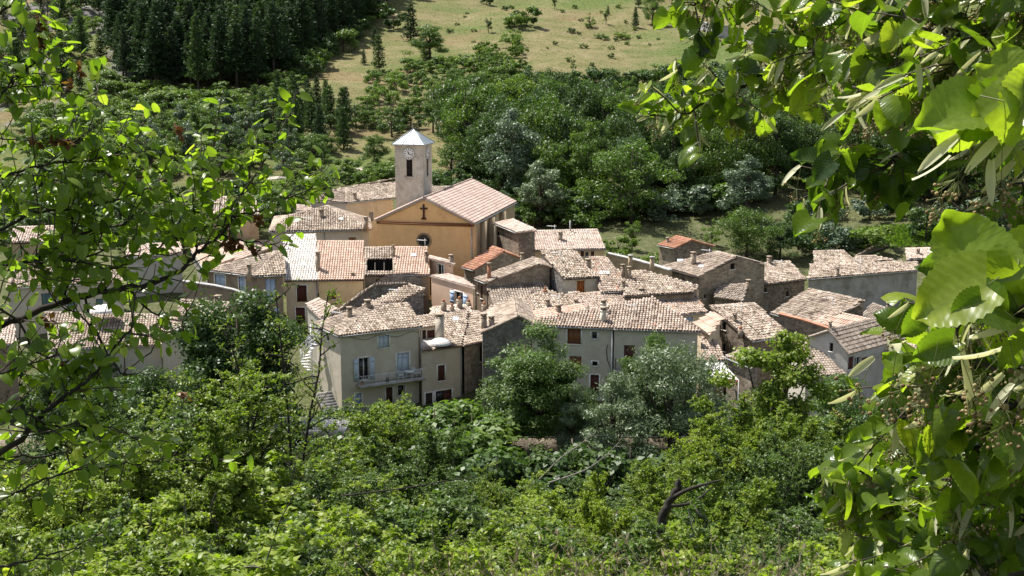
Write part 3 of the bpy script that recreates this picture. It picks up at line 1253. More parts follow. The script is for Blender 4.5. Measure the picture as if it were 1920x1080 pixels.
# long greige house
h = lean_house('long greige riverside house half, with brown shutters, left of the white downpipe', (997, 609), (1150, 616), 111, 0.29,
               [(1137, 577), (1096, 579), (997, 600)], P_GREY, T_MIX, name='riverside_house',
               ops={'front': [('shut', 1064, 616.5, 1089, 645, W_BROWN, M_TRIM), ('win', 1109, 622, 1120, 636, None, M_TRIM), ('shut', 1068, 668, 1090, 695, W_BROWN),
                              ('dark', 1110.5, 678, 1120.5, 686, None, M_TRIM), ('door', 1107, 703, 1123, 741, W_RED, M_TRIM), ('win', 1032, 621, 1045, 636, None, P_GREY)]})
HS['H6'] = h
wf = h.frames[0]
def balcony(h, x0, x1, py, out=0.9, hgt=0.95, mat=None, rail=True):
    wf = h.frames[0]
    u0, z = wf.uz(x0, py)
    u1 = wf.uz(x1, py)[0]
    m = MB()
    vbox(m, wf, u0, u1, z - .15, z, 0.0, out)
    b = m.build('balcony', M_CONC, h.root)
    m = MB()
    for k in range(int((u1 - u0) / .12) + 1):
        m.tube([wf.pt(u0 + .03 + k * .12, z, out - .04), wf.pt(u0 + .03 + k * .12, z + hgt, out - .04)], .010, 4)
    m.tube([wf.pt(u0, z + hgt, 0), wf.pt(u0, z + hgt, out - .04), wf.pt(u1, z + hgt, out - .04), wf.pt(u1, z + hgt, 0)], .02, 4)
    for uu in (u0 + .02, u1 - .02):
        for o in (.2, .4, .6):
            m.tube([wf.pt(uu, z, o), wf.pt(uu, z + hgt, o)], .01, 4)
    m.build('railing', mat or M_DARKMETAL, b)


balcony(h, 1093, 1137, 742)
h.pipe(1148, 616, 770, mat=M_WHITEMETAL)
zH6 = at(997, 609, 111).z
h = lean_house('long greige riverside house half, with one dark balcony door, right of the white downpipe', (1150.5, 616), (1314, 622), None, 0.29,
               [(1278, 593), (1225, 557.5), (1137.5, 571.5)], P_GREY, T_MIX, z=zH6, name='riverside_house',
               ops={'front': [('door', 1170, 647.5, 1190, 690, W_RED)]})
HS['H6b'] = h
balcony(h, 1154, 1196, 691)
h.chimney(1131.5, 605, 575, 9, k=0, mat=P_GREY)
h.chimney(1131.5, 586, 562, 8, k=0, mat=P_GREY)
m = MB()
wf = HS['H6'].frames[0]
cp = [wf.pt(*wf.uz(px, py), .04) for px, py in ((1140, 646), (1137, 655), (1139, 675), (1145, 690), (1147, 715))]
m.tube(cp, .03, 4)
m.build('cable', M_DARKMETAL, HS['H6'].root)

# ---------------------------------------------------------------- middle of the village
h = lean_house('stone house with a bright tile roof behind the hipped riverside house', (676, 575), (735, 572), 117.5, 0.3, [(797, 542), (765, 534)], S_DARK, T_OLD)
HS['N2'] = h
h = gable_house('stone gable with a tiled rim, left of the bright roof behind the hipped house', [(640, 580), (702, 536), (763, 533), (770, 540)], 121.5, 7, S_DARK, T_OLD, YR=122.5, wdir=(0.1, 1, -0.3))
HS['N1'] = h
h = lean_house('little greige house with a pale tile roof below the yellow house', (600, 596), (632, 580), 118, 0.3, [(598, 560), (574, 571)], P_GREY, T_PALE)
h = lean_house('cream house under a whitish tile roof with tall dark doors', (534, 525.5), (595.5, 525), 128, 0.36, [(592.5, 440), (531, 441.5)], P_CREAM, T_WHITE, rough=.5,
               ops={'front': [('door', 556.5, 535, 575, 566, W_RED, M_TRIM), ('door', 555, 577, 572, 610, W_RED, M_TRIM)]}, base=0.5)
HS['R1'] = h
h.skylight(569, 497, 9, 6)
h.pipe(594, 528, 600)
h = lean_house('yellow house under a salmon tile roof with a small brown shutter', (596, 525), (682.5, 524), 128, 0.36, [(682.5, 452.5), (594.5, 452.5)], P_YELLOW, T_SALMON, rough=.35,
               ops={'front': [('shut', 617.5, 550, 630, 561, W_BROWN)]}, base=0.5)
HS['R2'] = h
h.chimney(594 + 2, 507, 471, 7, k=0)
h.chimney(661, 552 - 34, 537 - 26, 6, k=0)
h = lean_house('dull stone house with a big dark opening in its old tile roof', (684, 516), (741, 515), 129, 0.36, [(737, 464), (682, 465)], P_BROWN, T_OLD,
               holes=[[(689, 508.5), (734, 508.5), (736, 487), (688, 487)]], base=0.5, ops={'front': [('shut', 705, 523, 722, 534, W_BROWN)]})
HS['R3'] = h
a, b, u, v, hp = plane_pts((684, 516), (741, 515), 129, .36, [(686, 511), (738, 511), (738, 485), (686, 485)])
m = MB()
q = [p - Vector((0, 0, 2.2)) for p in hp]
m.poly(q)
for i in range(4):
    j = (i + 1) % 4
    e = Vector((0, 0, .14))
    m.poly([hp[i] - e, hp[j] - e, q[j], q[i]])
m.build('loft', M_DARK, h.root)  # box painted black as the shade under the open roof
m = MB()
for f in (.33, .66):
    m.tube([hp[0].lerp(hp[1], f) - Vector((0, 0, .3)), hp[3].lerp(hp[2], f) - Vector((0, 0, .3))], .07, 5)
m.build('beam', W_DARK, h.root)
h = lean_house('stone house with a clean salmon tile roof and white skylight below the church', (741.5, 515), (806, 515), 129, 0.36, [(801, 464), (737.5, 464)], P_BROWN, T_SALMON, rough=.3, base=0.5)
HS['R4'] = h
h.skylight(776, 480, 10, 5)
h.chimney(738, 481, 459, 4, k=0)
h.chimney(799.5, 494, 471, 5.5, k=0)


def antenna(h, px, pyb, pyt, k=0, bars=5):
    b = h.on_roof(px, pyb, k)
    hh = (pyb - pyt) * b.y / F
    m = MB()
    m.tube([b - Vector((0, 0, .2)), b + Vector((0, 0, hh))], .03, 5)
    t = b + Vector((0, 0, hh * .85))
    d = Vector((-0.9, 0.4, 0))
    s = Vector((.4, .9, 0))
    m.tube([t + d * .9, t - d * .2], .02, 4)
    for i in range(bars):
        q = t + d * (.9 - i * .22)
        m.tube([q - s * (.32 + .03 * i), q + s * (.32 + .03 * i)], .012, 4)
    m.build('antenna', M_WHITEMETAL, h.roof)


antenna(HS['R4'], 797, 468, 447)
antenna(HS['H1'], 638, 600, 583, 1)

# brown house with blue shutters on the left
h = hip_house('brown house with sky blue shutters under a hipped roof, left of the whitish roof', (480, 518), (535, 515), 125.5, 0.32, (514, 473), (530, 470), P_BROWN, T_OLD, LB=(384, 506), RBd=8,
              ops={'front': [('shut', 498, 523, 517, 567, W_BLUE2), ('half', 500, 576, 524, 604, W_BLUE2)],
                   'left': [('shut', 403, 515, 422, 538, W_BLUE2, M_TRIM), ('shut', 448, 519, 459.5, 549, W_BLUE2, M_TRIM)]}, name='village_house')
HS['LB'] = h
h.chimney(467, 556 - 34, 521 - 26, 7, k=1)
h = lean_house('weathered plank barn with a salmon roof on the left', (357, 467), (384, 506), None, 0.30, [(440, 485), (403, 455)], W_GREY, T_SALMON, z=at(384, 506, 130).z, wmats={'front': W_GREY, 'right': P_BROWN}, name='plank_barn', cat='barn')
h = lean_house('brown gabled house end rising behind the blue shuttered house', (400, 505), (505, 466), 137, 0.25, [(505, 452), (410, 452)], P_BROWN, T_PINK)

m = None


def free_wall(name, label, cat, pts, Yl, thick, mat, capmat=None, down=None, group=None, capw=.12):
    """garden wall following the pixel points of its top edge, depth interpolated from Yl"""
    P = [at(p[0], p[1], y) for p, y in zip(pts, Yl)]
    r = thing(name, label, cat, Vector((P[0].x, P[0].y, ground(P[0].x, P[0].y))), group)
    m, c = MB(), MB()
    for a, b in zip(P, P[1:]):
        d = Vector((b.x - a.x, b.y - a.y, 0)).normalized()
        n = Vector((-d.y, d.x, 0)) * thick
        zb = min(ground(a.x, a.y), ground(b.x, b.y)) - .5 if down is None else min(a.z, b.z) - down
        A0, B0 = Vector((a.x, a.y, zb)), Vector((b.x, b.y, zb))
        m.poly([A0, B0, b, a])
        m.poly([B0 + n, A0 + n, a + n, b + n])
        m.poly([a, b, b + n, a + n])
        m.poly([A0 + n, A0, a, a + n])
        m.poly([B0, B0 + n, b + n, b])
        n2 = n.normalized() * capw
        up = Vector((0, 0, .004))
        t = Vector((0, 0, .13))
        k = [a - n2 + up, b - n2 + up, b + n + n2 + up, a + n + n2 + up]
        c.poly([k[0], k[1], k[1] + t, k[0] + t])
        c.poly([k[2], k[3], k[3] + t, k[2] + t])
        c.poly([x + t for x in k])
        c.poly(k[::-1])
        c.poly([k[3], k[0], k[0] + t, k[3] + t])
        c.poly([k[1], k[2], k[2] + t, k[1] + t])
    m.build('wall_body', mat, r)
    c.build('coping', capmat or M_CONC, r)
    return r


free_wall('garden_wall', 'brown terrace wall below the blue shuttered house', 'wall', [(342, 529), (400, 537), (437, 545), (480, 560)], [121, 121, 121, 121], .4, P_BROWN, M_CONC)
h = lean_house('small brown house with a mottled roof below the terrace wall', (330, 592), (420, 596), 114, .3, [(430, 568), (340, 562)], P_BROWN, T_OLD)
h.chimney(409, 590, 553, 11, k=0)

# hipped house in front of the church
h = hip_house('long old house with a small peak on its tile roof, below the church annex', (505, 434), (696, 430.5), 139, 0.33, (540, 405), (614, 386), P_BEIGE, T_OLD, RBd=9, name='village_house',
              ops={'front': [('shut', 654, 445, 667, 452, W_BROWN)]}, wmats={'front': P_GREY})
HS['CL'] = h
h.chimney(602, 409, 392, 7, k=0)
h.chimney(686, 428, 406, 7, k=2)
h.skylight(640, 412, 7, 4)
h.pipe(608, 436, 462)
h = hip_house('pale house with a broad mottled hipped roof beside the bell tower', (649, 380), (742, 370.5), 149, 0.30, (648, 352), (745, 341), P_BEIGE, T_OLD, LB=(577, 375), RBd=9, name='village_house',
              ops={'front': [('shut', 692, 398, 700, 415, W_GREY)]}, wmats={'left': P_GREY, 'front': P_CREAM})
HS['CB'] = h
h.chimney(665, 375, 361, 6, k=0)
h.chimney(604, 395 - 20, 384 - 18, 6, k=1)
h = lean_house('low ochre outbuilding with one pitched roof left of the broad hipped roof', (553, 394), (584, 398), 150, .25, [(584, 387), (553, 384)], P_ORANGE, T_PALE)
h = lean_house('far house with a sunlit pinkish roof seen between the tree leaves', (398, 404), (486, 402), 152, .3, [(478, 368), (405, 370)], P_BEIGE, T_PALE)
h = lean_house('dark tile annex roof behind the church ridge', (796, 368), (832, 367), 160, .3, [(846, 350), (804, 351)], P_BROWN, T_GREY)

# ---------------------------------------------------------------- the church
cw = (2.5, 10.5, 0)
h = gable_house('ochre village church with a rose window and a dark cross on its gable', [(707, 412), (796, 371.5), (887, 418)], 139, 19.5, P_ORANGE, T_PINK, wdir=cw, name='church', cat='church',
                rough=.25, tl=.4, tw=.28, wmats={'right': P_BEIGE}, verge=False)
HS['church'] = h
wf = h.wf
# bands
m = MB()
z0 = wf.uz(796, 416)[1]
vbox(m, wf, -.05, wf.W + .05, z0 - .16, z0, 0.0, .16)
vbox(m, wf, -.05, wf.W + .05, z0 - .36, z0 - .2, 0.0, .10)
m.build('cornice', W_BROWN, h.root)
m = MB()
top = [(707, 412), (796, 371.5), (887, 418)]
for p, q in zip(top, top[1:]):
    a, b = on_vplane(*p, wf.P, wf.n), on_vplane(*q, wf.P, wf.n)
    a, b = a + wf.n * .1, b + wf.n * .1
    m.tube([a - Vector((0, 0, .10)), b - Vector((0, 0, .10))], .10, 6)
m.build('bargeboard', plaster('rake', (0.50, 0.40, 0.30)), h.root)
# cross
m = MB()
u, zb = wf.uz(795, 411.5)
zt = wf.uz(795, 383)[1]
vbox(m, wf, u - .09, u + .09, zb, zt, 0.01, .14)
za = wf.uz(795, 391)[1]
vbox(m, wf, u - .42, u - .09, za - .08, za + .08, .01, .13)
vbox(m, wf, u + .09, u + .42, za - .08, za + .08, .01, .13)
vbox(m, wf, u - .26, u - .09, zb, zb + .2, .01, .13)
vbox(m, wf, u + .09, u + .26, zb, zb + .2, .01, .13)
m.build('cross', W_RED, h.root)
# rose window
uc, zc = wf.uz(795, 451)
def disc(m, wf, uc, zc, r0, r1, o0, o1, n=28):
    for k in range(n):
        a, b = 2 * math.pi * k / n, 2 * math.pi * (k + 1) / n
        def q(r, t, o):
            return wf.pt(uc + r * math.cos(t), zc + r * math.sin(t), o)
        m.poly([q(r0, a, o1), q(r1, a, o1), q(r1, b, o1), q(r0, b, o1)])
        m.poly([q(r1, a, o0), q(r1, b, o0), q(r1, b, o1), q(r1, a, o1)])
        if r0 > 0:
            m.poly([q(r0, a, o1), q(r0, b, o1), q(r0, b, o0), q(r0, a, o0)])
m = MB()
disc(m, wf, uc, zc, .66, .86, -.05, .07)
rw = m.build('rose_window', plaster('rosering', (0.36, 0.25, 0.15)), h.root)
m = MB()
disc(m, wf, uc, zc, 0.0, .66, 0.0, .012)
m.build('pane', M_GLASS, rw)
m = MB()
for k in range(6):
    t = k * math.pi / 3 + .2
    a, b = wf.pt(uc, zc, .03), wf.pt(uc + .64 * math.cos(t), zc + .64 * math.sin(t), .03)
    m.tube([a, b], .022, 4)
m.build('tracery', W_DARK, rw)
# right side: pilaster, blind panel, downpipe
R0 = wf.pt(wf.W, 0)
bk = Vector(cw).normalized()
rf = WallFrame(R0, R0 + bk * 19.5)
zt = wf.uz(887, 418)[1]
m = MB()
vbox(m, rf, 0.0, 1.5, h.base, zt - .25, 0, .05)
m.build('corner_panel', P_ORANGE, h.root)
m = MB()
vbox(m, rf, 3.0, 4.0, h.base, zt - .3, 0, .5)
vbox(m, rf, 6.6, 7.5, h.base, zt - .3, 0, .55)
vbox(m, rf, 11.8, 12.7, h.base, zt - .3, 0, .55)
m.build('buttress', P_BEIGE, h.root)
m = MB()
vbox(m, rf, 4.3, 6.3, zt - 6.5, zt - .9, -.05, .03)
m.build('blind_window', P_BEIGE, h.root)
m = MB()
m.tube([rf.pt(9.2, zt - .3, .1), rf.pt(9.2, h.base, .1)], .07, 6)
m.build('downpipe', M_ZINC, h.root)
m = MB()
m.tube([wf.pt(wf.W - .12, zt - .5, .1), wf.pt(wf.W - .12, h.base, .1)], .06, 6)
m.build('downpipe', M_ZINC, h.root)
m = MB()
e = R0 + bk * -.15
m.tube([Vector((e.x, e.y, zt - .15)) + rf.n * .3, Vector((e.x, e.y, zt - .15)) + rf.n * .3 + bk * 19.6], .08, 6)
m.build('gutter', M_ZINC, h.root)

# bell tower
ud = Vector((10.5, -2.5, 0)).normalized()
vd = Vector((2.5, 10.5, 0)).normalized()
p0 = at(740, 270, 147)
S = 3.38
zt = p0.z
c0 = Vector((p0.x, p0.y, 0))
tc = c0 + ud * S / 2 + vd * S / 2
tw = thing('bell_tower', 'square plastered bell tower with clocks and a pale metal pyramid roof', 'tower', Vector((tc.x, tc.y, ground(tc.x, tc.y))))
cor = [c0, c0 + ud * S, c0 + ud * S + vd * S, c0 + vd * S]
gb = ground(tc.x, tc.y) - .5
m = MB()
lv = []
for i in range(4):
    a, b = cor[i], cor[(i + 1) % 4]
    f = WallFrame(a, b)
    zl0 = on_vplane(767, 331, WallFrame(cor[0], cor[1]).P, WallFrame(cor[0], cor[1]).n).z
    zl1 = on_vplane(767, 299, WallFrame(cor[0], cor[1]).P, WallFrame(cor[0], cor[1]).n).z
    um = S * .5
    if i == 0:
        um = f.uz(767.5, 315)[0]
    o = (um - .36, um + .36, zl0, zl1)
    wall(m, f, [(0, zt), (f.W, zt)], gb, [o], .35)
    lv.append((f, o))
m.build('wall', P_TOWER, tw)
for f, o in lv[:4]:
    m = MB()
    n = 8
    for k in range(n):
        z = o[2] + (o[3] - o[2]) * (k + .5) / n
        m.box(f.pt((o[0] + o[1]) / 2, z, -.14), f.u * .345, (f.n * .10 - Vector((0, 0, .09))), (f.n * .012 + Vector((0, 0, .014))))
    l = m.build('louvre', W_DARK, tw)
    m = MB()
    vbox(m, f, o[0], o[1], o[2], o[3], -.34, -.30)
    m.build('opening', M_DARK, l)  # black sheet painting the shade behind the louvre
    m = MB()
    vbox(m, f, o[0] - .16, o[1] + .16, o[2] - .17, o[2] - .001, -.1, .13)
    m.build('sill', P_TOWER, l)
    # clock
    uc = (o[0] + o[1]) / 2 - .04
    zc = on_vplane(766, 288, WallFrame(cor[0], cor[1]).P, WallFrame(cor[0], cor[1]).n).z
    m = MB()
    disc(m, f, uc, zc, 0.0, .64, 0.0, .05)
    ck = m.build('clock', simple('clock_face', (.78, .77, .73), .6, var=.04), tw)
    m = MB()
    disc(m, f, uc, zc, .64, .72, 0.0, .075)
    m.build('clock_rim', M_CONC, ck)
    m = MB()
    for k in range(12):
        t = math.pi / 2 - k * math.pi / 6
        d = f.u * math.cos(t) + Vector((0, 0, math.sin(t)))
        s = f.u * -math.sin(t) + Vector((0, 0, math.cos(t)))
        m.box(f.pt(uc, zc, .058) + d * .49, d * .085, s * (.035 if k % 3 else .05), f.n * .006)
    m.build('numerals', M_DARKMETAL, ck)
    # hands: about twenty past eleven
    for ang, L, wd, nm in ((11.33 / 12 * 360, .30, .045, 'hour_hand'), (118, .50, .032, 'minute_hand')):
        t = math.pi / 2 - math.radians(ang)
        d = f.u * math.cos(t) + Vector((0, 0, math.sin(t)))
        s = f.u * -math.sin(t) + Vector((0, 0, math.cos(t)))
        m = MB()
        m.box(f.pt(uc, zc, .075) + d * (L / 2 - .05), d * (L / 2 + .05), s * wd, f.n * .008)
        m.build('clock_hand', M_DARKMETAL, ck)
m = MB()
ov = .42
rc = [tc + (q - tc) * (1 + ov / (S * .7)) for q in cor]
for i in range(4):
    vbox(m, WallFrame(cor[i], cor[(i + 1) % 4]), -.12 if i % 2 == 0 else .0, S + (.12 if i % 2 == 0 else 0), zt - .22, zt - .02, 0.0, .12)
m.build('cornice', P_TOWER, tw)
m = MB()
ap = Vector((tc.x, tc.y, zt + 1.62))
E = [Vector((q.x, q.y, zt + .0)) for q in rc]
for i in range(4):
    m.poly([E[i], E[(i + 1) % 4], ap])
    lo = Vector((0, 0, -.07))
    m.poly([E[i], E[i] + lo, E[(i + 1) % 4] + lo, E[(i + 1) % 4]])
m.poly([e - Vector((0, 0, .07)) for e in E])
rf_ = m.build('roof', simple('zinc_roof', (.26, .295, .325), .55, .2, .4, .14, 2.5), tw)
m = MB()
for i in range(4):
    m.tube([E[i] + Vector((0, 0, .03)), ap + Vector((0, 0, .03))], .035, 5)
    for f in (.33, .66):
        p = E[i].lerp(E[(i + 1) % 4], f)
        m.tube([p + Vector((0, 0, .02)), p.lerp(ap, .86 if f < .5 else .8) + Vector((0, 0, .02))], .02, 4)
m.tube([ap, ap + Vector((0, 0, .5))], [.05, .02], 5)
m.build('seam', simple('seam_metal', (.40, .43, .45), .5, .4), rf_)

# ---------------------------------------------------------------- around the church, right
h = lean_house('brown stone church annex with a pale roof falling to the right', (926, 419), (968, 436), 143, 0.28, [(1006, 432), (962, 411)], S_BROWN, T_PALE, ops={'front': [('dark', 929, 433, 936, 441)]})
HS['M13'] = h
h = lean_house('ochre fronted house with a half old, half new tile roof right of the church', (990, 469.5), (1136, 466.5), 138, 0.32, [(1119, 430.5), (972, 434)], P_YELLOW, T_PALE, rough=.7,
               ops={'front': [('shut', 1089, 471, 1095, 481, W_RED), ('shut', 1108, 471, 1114, 481, W_RED), ('win', 1097, 472, 1104, 481)]}, wmats={'left': S_DARK}, base=4.0)
HS['M12'] = h
h.chimney(987.5, 456, 436, 5, k=0)
h.chimney(1051, 452, 434, 7, k=0)
m = MB()
b = HS['M12'].on_roof(1069, 434)
m.tube([b - Vector((0, 0, .3)), b + Vector((0, 0, 1.25))], .09, 6)
m.build('vent_pipe', M_CONC, HS['M12'].roof)
antenna(HS['M12'], 1040, 440, 421)
h = lean_house('pink house end with pale blue shutters and a sloping sunlit roof', (806, 517), (891, 541), 128, -0.02, [(868, 523), (836, 515)], P_PINK, T_PALE, ov=.1, gutter=False,
               ops={'front': [('open', 853, 548, 869, 572, W_BLUE2, M_TRIM)]})
HS['M1'] = h
h = lean_house('small upper pink house with one tall window beside the church front', (803, 485), (852, 497), 132, .06, [(850, 491), (806, 480)], P_PINK, T_PALE, gutter=False, ops={'front': [('win', 820, 496, 832, 517, None, M_TRIM)]}, base=5.0)
HS['M2'] = h
h.chimney(846, 494, 477, 7, k=0)
h = lean_house('little stone house with a bright orange tile roof in front of the church', (866, 500.5), (888, 507), 134, .42, [(945, 472), (924, 462.5)], S_TAN, T_RED, back=2.6, rough=.5)
HS['M3'] = h
h = lean_house('stone house with a sunlit roof and brown shutters, below the orange tiled house', (890, 523), (910, 531), 128, .30, [(1010, 496), (998, 483)], S_TAN, T_OLD, back=1.5,
               ops={'front': [('shut', 893, 534, 897, 549, W_RED), ('shut', 901, 536, 905, 560, W_RED)]}, wmats={'front': P_BROWN})
HS['M4'] = h
h.chimney(917, 524, 492, 6, k=0, mat=M_BRICK)
h.chimney(979, 488, 474, 6, k=0)
h = lean_house('tall stone house with a rough tile roof and an orange door', (1058, 522.5), (1124, 519), 125, .33, [(1076, 467), (1013, 471)], P_GREY, T_OLD, rough=1.6, wmats={'left': S_DARK},
               ops={'front': [('door', 1081.5, 526.5, 1096, 548, W_ORANGE, P_CREAM)]}, base=2.0)
HS['M5'] = h
h.chimney(1103, 503, 485, 8, k=0)
h = lean_house('stone house with a steep mottled roof and white skylight right of the orange door', (1126, 548), (1183, 545), 124, .33, [(1167, 516), (1135, 480), (1104, 482)], S_TAN, T_MIX, rough=1.4)
HS['M6'] = h
h.skylight(1133, 513, 19, 6)
h.chimney(1169, 540, 525, 7, k=0)
h = lean_house('house with a wide mottled roof below the garden wall', (1168, 556), (1300, 548), 123, .30, [(1310, 536), (1210, 508), (1182, 511)], S_TAN, T_OLD, rough=1.3)
HS['M7'] = h
h.chimney(1168, 520, 495, 6, k=0)
h.chimney(1180, 524, 499, 6, k=0)
h = lean_house('broad mottled roof house with a cream end wall behind the long riverside house', (1090, 608), (1327, 585), 117.5, .30, [(1292, 536), (1172, 545), (1063, 550)], P_CREAM, T_MIX, rough=1.2,
               ops={'front': [('shut', 1284, 594, 1299, 602, W_BLUE2)]})
HS['M8'] = h
h.chimney(1176, 563, 548, 9, k=0)
h.chimney(1202, 560, 540, 9, k=0)
h = lean_house('house with a low spreading old tile roof in the middle of the village', (905, 600), (1075, 591), 118, .26, [(1078, 557), (1027, 545), (922, 572)], P_BROWN, T_OLD, rough=1.5)
HS['M9'] = h
h.chimney(1027, 576, 561, 7, k=0)
h.chimney(1022, 550, 538, 6, k=0, mat=M_BRICK, style='pot')
h.chimney(1080, 580, 560, 7, k=0)
antenna(h, 1049, 572, 552)
h = lean_house('house with salmon and grey tile courses behind the long riverside house', (990, 604), (1100, 582), 114, .22, [(1093, 571), (1003, 583)], P_PINKGREY, T_SALMON, rough=.8)
HS['M10'] = h
h.chimney(1047, 588, 571, 9, k=0)
h = lean_house('house with dark ribbed tile courses below the stone gable', (928, 576), (1045, 572), 122, .30, [(1020, 531), (911, 536)], S_BROWN, T_GREY, rough=1.2)
HS['M11'] = h
for px, b_, t_, w_ in ((832, 582, 562, 9), (847.5, 584, 569, 7), (861, 576, 557, 9), (879, 574, 562, 9)):
    pass
h = lean_house('low house with a cluster of chimneys below the pink house', (800, 596), (885, 588), 118.5, .22, [(884, 572), (812, 576)], S_BROWN, T_PALE)
HS['M14'] = h
for px, b_, t_, w_ in ((832, 585, 561, 9), (847.5, 586, 569, 7), (861.5, 580, 556, 9), (879, 576, 561, 9)):
    h.chimney(px, b_, t_, w_, k=0, style=random.choice(['slab', 'pot']))

# ---------------------------------------------------------------- right part of the village
free_wall('garden_wall', 'long pale garden wall with two posts above the mottled roofs', 'wall', [(1137, 476), (1180, 486), (1220, 497), (1255, 508)], [140, 138, 136, 134], .45, P_BEIGE, M_CONC)
for px, b_, t_ in ((1182, 497, 479), (1222.5, 504, 482)):
    c = at(px, b_, 137 if px < 1200 else 135)
    r = thing('gate_post', 'left of the two plastered posts on the long garden wall' if px < 1200 else 'right of the two plastered posts on the long garden wall', 'post', c)
    hh = (b_ - t_) / F * c.y
    m = MB()
    m.box(c + Vector((0, 0, hh / 2 - .3)), Vector((.2, .02, 0)), Vector((-.02, .2, 0)), Vector((0, 0, hh / 2 + .3)))
    m.build('shaft', P_BEIGE, r)
    m = MB()
    m.box(c + Vector((0, 0, hh + .04)), Vector((.28, 0, 0)), Vector((0, .28, 0)), Vector((0, 0, .05)))
    m.build('cap', M_CONC, r)
h = lean_house('small stone house with a bright red tile roof at the village edge', (1232, 459), (1264, 465.5), 147, .30, [(1297, 450), (1268, 442.5)], S_BROWN, T_RED, back=3.5, rough=.3, wmats={'front': S_TAN}, holes=())  # lighter stone on the front paints in the sun on that side
HS['S1'] = h
h.chimney(1252, 456, 445, 5, k=0)
h = lean_house('large stone gable house with one small dark window near its peak', (1240, 499.5), (1309, 519.5), None, .29, [(1381, 481.5), (1344, 472)], S_TAN, T_OLD, back=4.0, z=at(1309, 519.5, 131).z,
               ops={'right': [('dark', 1369.5, 494, 1378, 505), ('dark', 1320, 552, 1324, 560)], 'front': [('door', 1292, 534, 1297, 548, W_DARK), ('dark', 1280, 521, 1283, 526)]}, rough=1.2, wmats={'front': S_BROWN})
HS['S2'] = h
h.chimney(1300.5, 498, 472, 8, k=0)
h.skylight(1315, 501, 9, 4)
h.skylight(1276, 490, 11, 4)
h = lean_house('lean-to with tiles toned dark as shade between two stone houses', (1338, 557), (1392, 565), 130.5, .34, [(1404, 532), (1345, 537)], S_BROWN, T_GREY, rough=1.4, gutter=False)  # darker tile set paints this roof's shade into its colour
h.chimney(1404, 540, 524, 7, k=0)
h = lean_house('stone house with a wide mottled roof and two tiny windows beside the large gable', (1418, 535.5), (1512, 524), 136, .31, [(1480, 490), (1414, 496)], S_DARK, T_OLD, rough=1.4,
               ops={'front': [('dark', 1433, 540, 1438, 548), ('dark', 1474, 546, 1479, 556)]}, wmats={'front': S_BROWN})
HS['S3'] = h
h.chimney(1443, 496, 480, 7, k=0)
free_wall('stone_wall', 'grey stone wall with a sloping tiled top left of the two-window stone house', 'wall', [(1375, 555), (1419, 537)], [134, 135.5], .4, S_DARK, T_GREY)
h = lean_house('long grey plastered house with an old roof on the far right', (1514, 523), (1722, 507), 137, .28, [(1722, 490), (1640, 492), (1590, 488), (1520, 497)], P_LONG, T_OLD, rough=1.4,
               ops={'front': [('dark', 1694, 553, 1702, 578)]})
HS['S4'] = h
h.chimney(1571, 518, 500, 6, k=0)
antenna(h, 1613, 510, 484)
h = lean_house('old roofed house standing behind the long grey plastered house', (1527, 498), (1612, 494), 150, .30, [(1582, 470.5), (1525, 471)], S_BROWN, T_OLD, rough=1.4)
h = lean_house('second old roofed house behind the long grey house, further right', (1600, 492), (1680, 488), 149, .28, [(1642, 480), (1604, 480)], S_BROWN, T_OLD, rough=1.4)
h = gable_house('low brown stone gable at the back of the far right houses', [(1604, 483), (1640, 463), (1690, 463), (1702, 470)], 158, 5, S_BROWN, T_OLD, wdir=(.2, 1, -.2))
h = lean_house('pale roofed house at the far right end of the village', (1700, 486), (1800, 482), 156, .28, [(1785, 465), (1698, 466)], S_BROWN, T_PALE, rough=1.2)
h.chimney(1722, 478, 466, 6, k=0)
h = lean_house('house with a huge worn tile roof below the long grey wall', (1445, 587), (1530, 612), 126.5, .27, [(1622, 565.5), (1517, 541.5)], S_BROWN, T_OLD, rough=1.7, tl=.42)
HS['S5'] = h
h.chimney(1614, 571, 563, 7, k=0)
h = lean_house('house with a plain ribbed salmon roof next to the huge worn roof', (1524, 606), (1608, 622), 121, .24, [(1632, 599), (1562, 584)], S_BROWN, T_SALMON, rough=.25, tl=.9, tw=.30)
HS['S6'] = h
h = lean_house('house with a plain grey roof and one dark chimney on the right', (1602, 600), (1680, 612), 124, .22, [(1690, 590), (1637, 569)], P_GREY, T_GREY, rough=.5)
h.chimney(1667, 592, 567, 9, k=0)
free_wall('stone_wall', 'rubble wall with a red tiled top in front of the huge worn roof', 'wall', [(1460, 590), (1500, 600), (1556, 618)], [118.5, 117.5, 116.5], .4, S_BROWN, T_RED)
h = lean_house('stone house with two dark gable windows and a roof falling to the right', (1409, 640), (1482, 630), 110, .34, [(1415, 569), (1330, 574)], S_BROWN, T_OLD, rough=1.5, base=0,
               ops={'left': [('dark', 1354, 604, 1361.5, 619), ('dark', 1353.5, 644, 1360, 659)]})
HS['S7'] = h
h.chimney(1378, 606, 586, 7, k=0)
h.chimney(1389, 628, 612, 9, k=0, style='pot')
h = lean_house('low lean-to with ribbed salmon tiles left of the stone gable with two windows', (1299, 606), (1330, 628), 113, .30, [(1352, 600), (1332, 586)], P_CREAM, T_SALMON, rough=.3, tl=.8)
h = lean_house('low house with orange mottled tiles right of the long riverside house', (1316, 677), (1362, 676), 106, .30, [(1345, 640), (1314, 632)], P_BROWN, T_MIX, rough=1.4)
h = lean_house('small shaded stone house with a tiled rim in front of the two-window gable', (1358, 668), (1410, 690), 104, .25, [(1425, 668), (1404, 652)], S_BROWN, T_OLD)
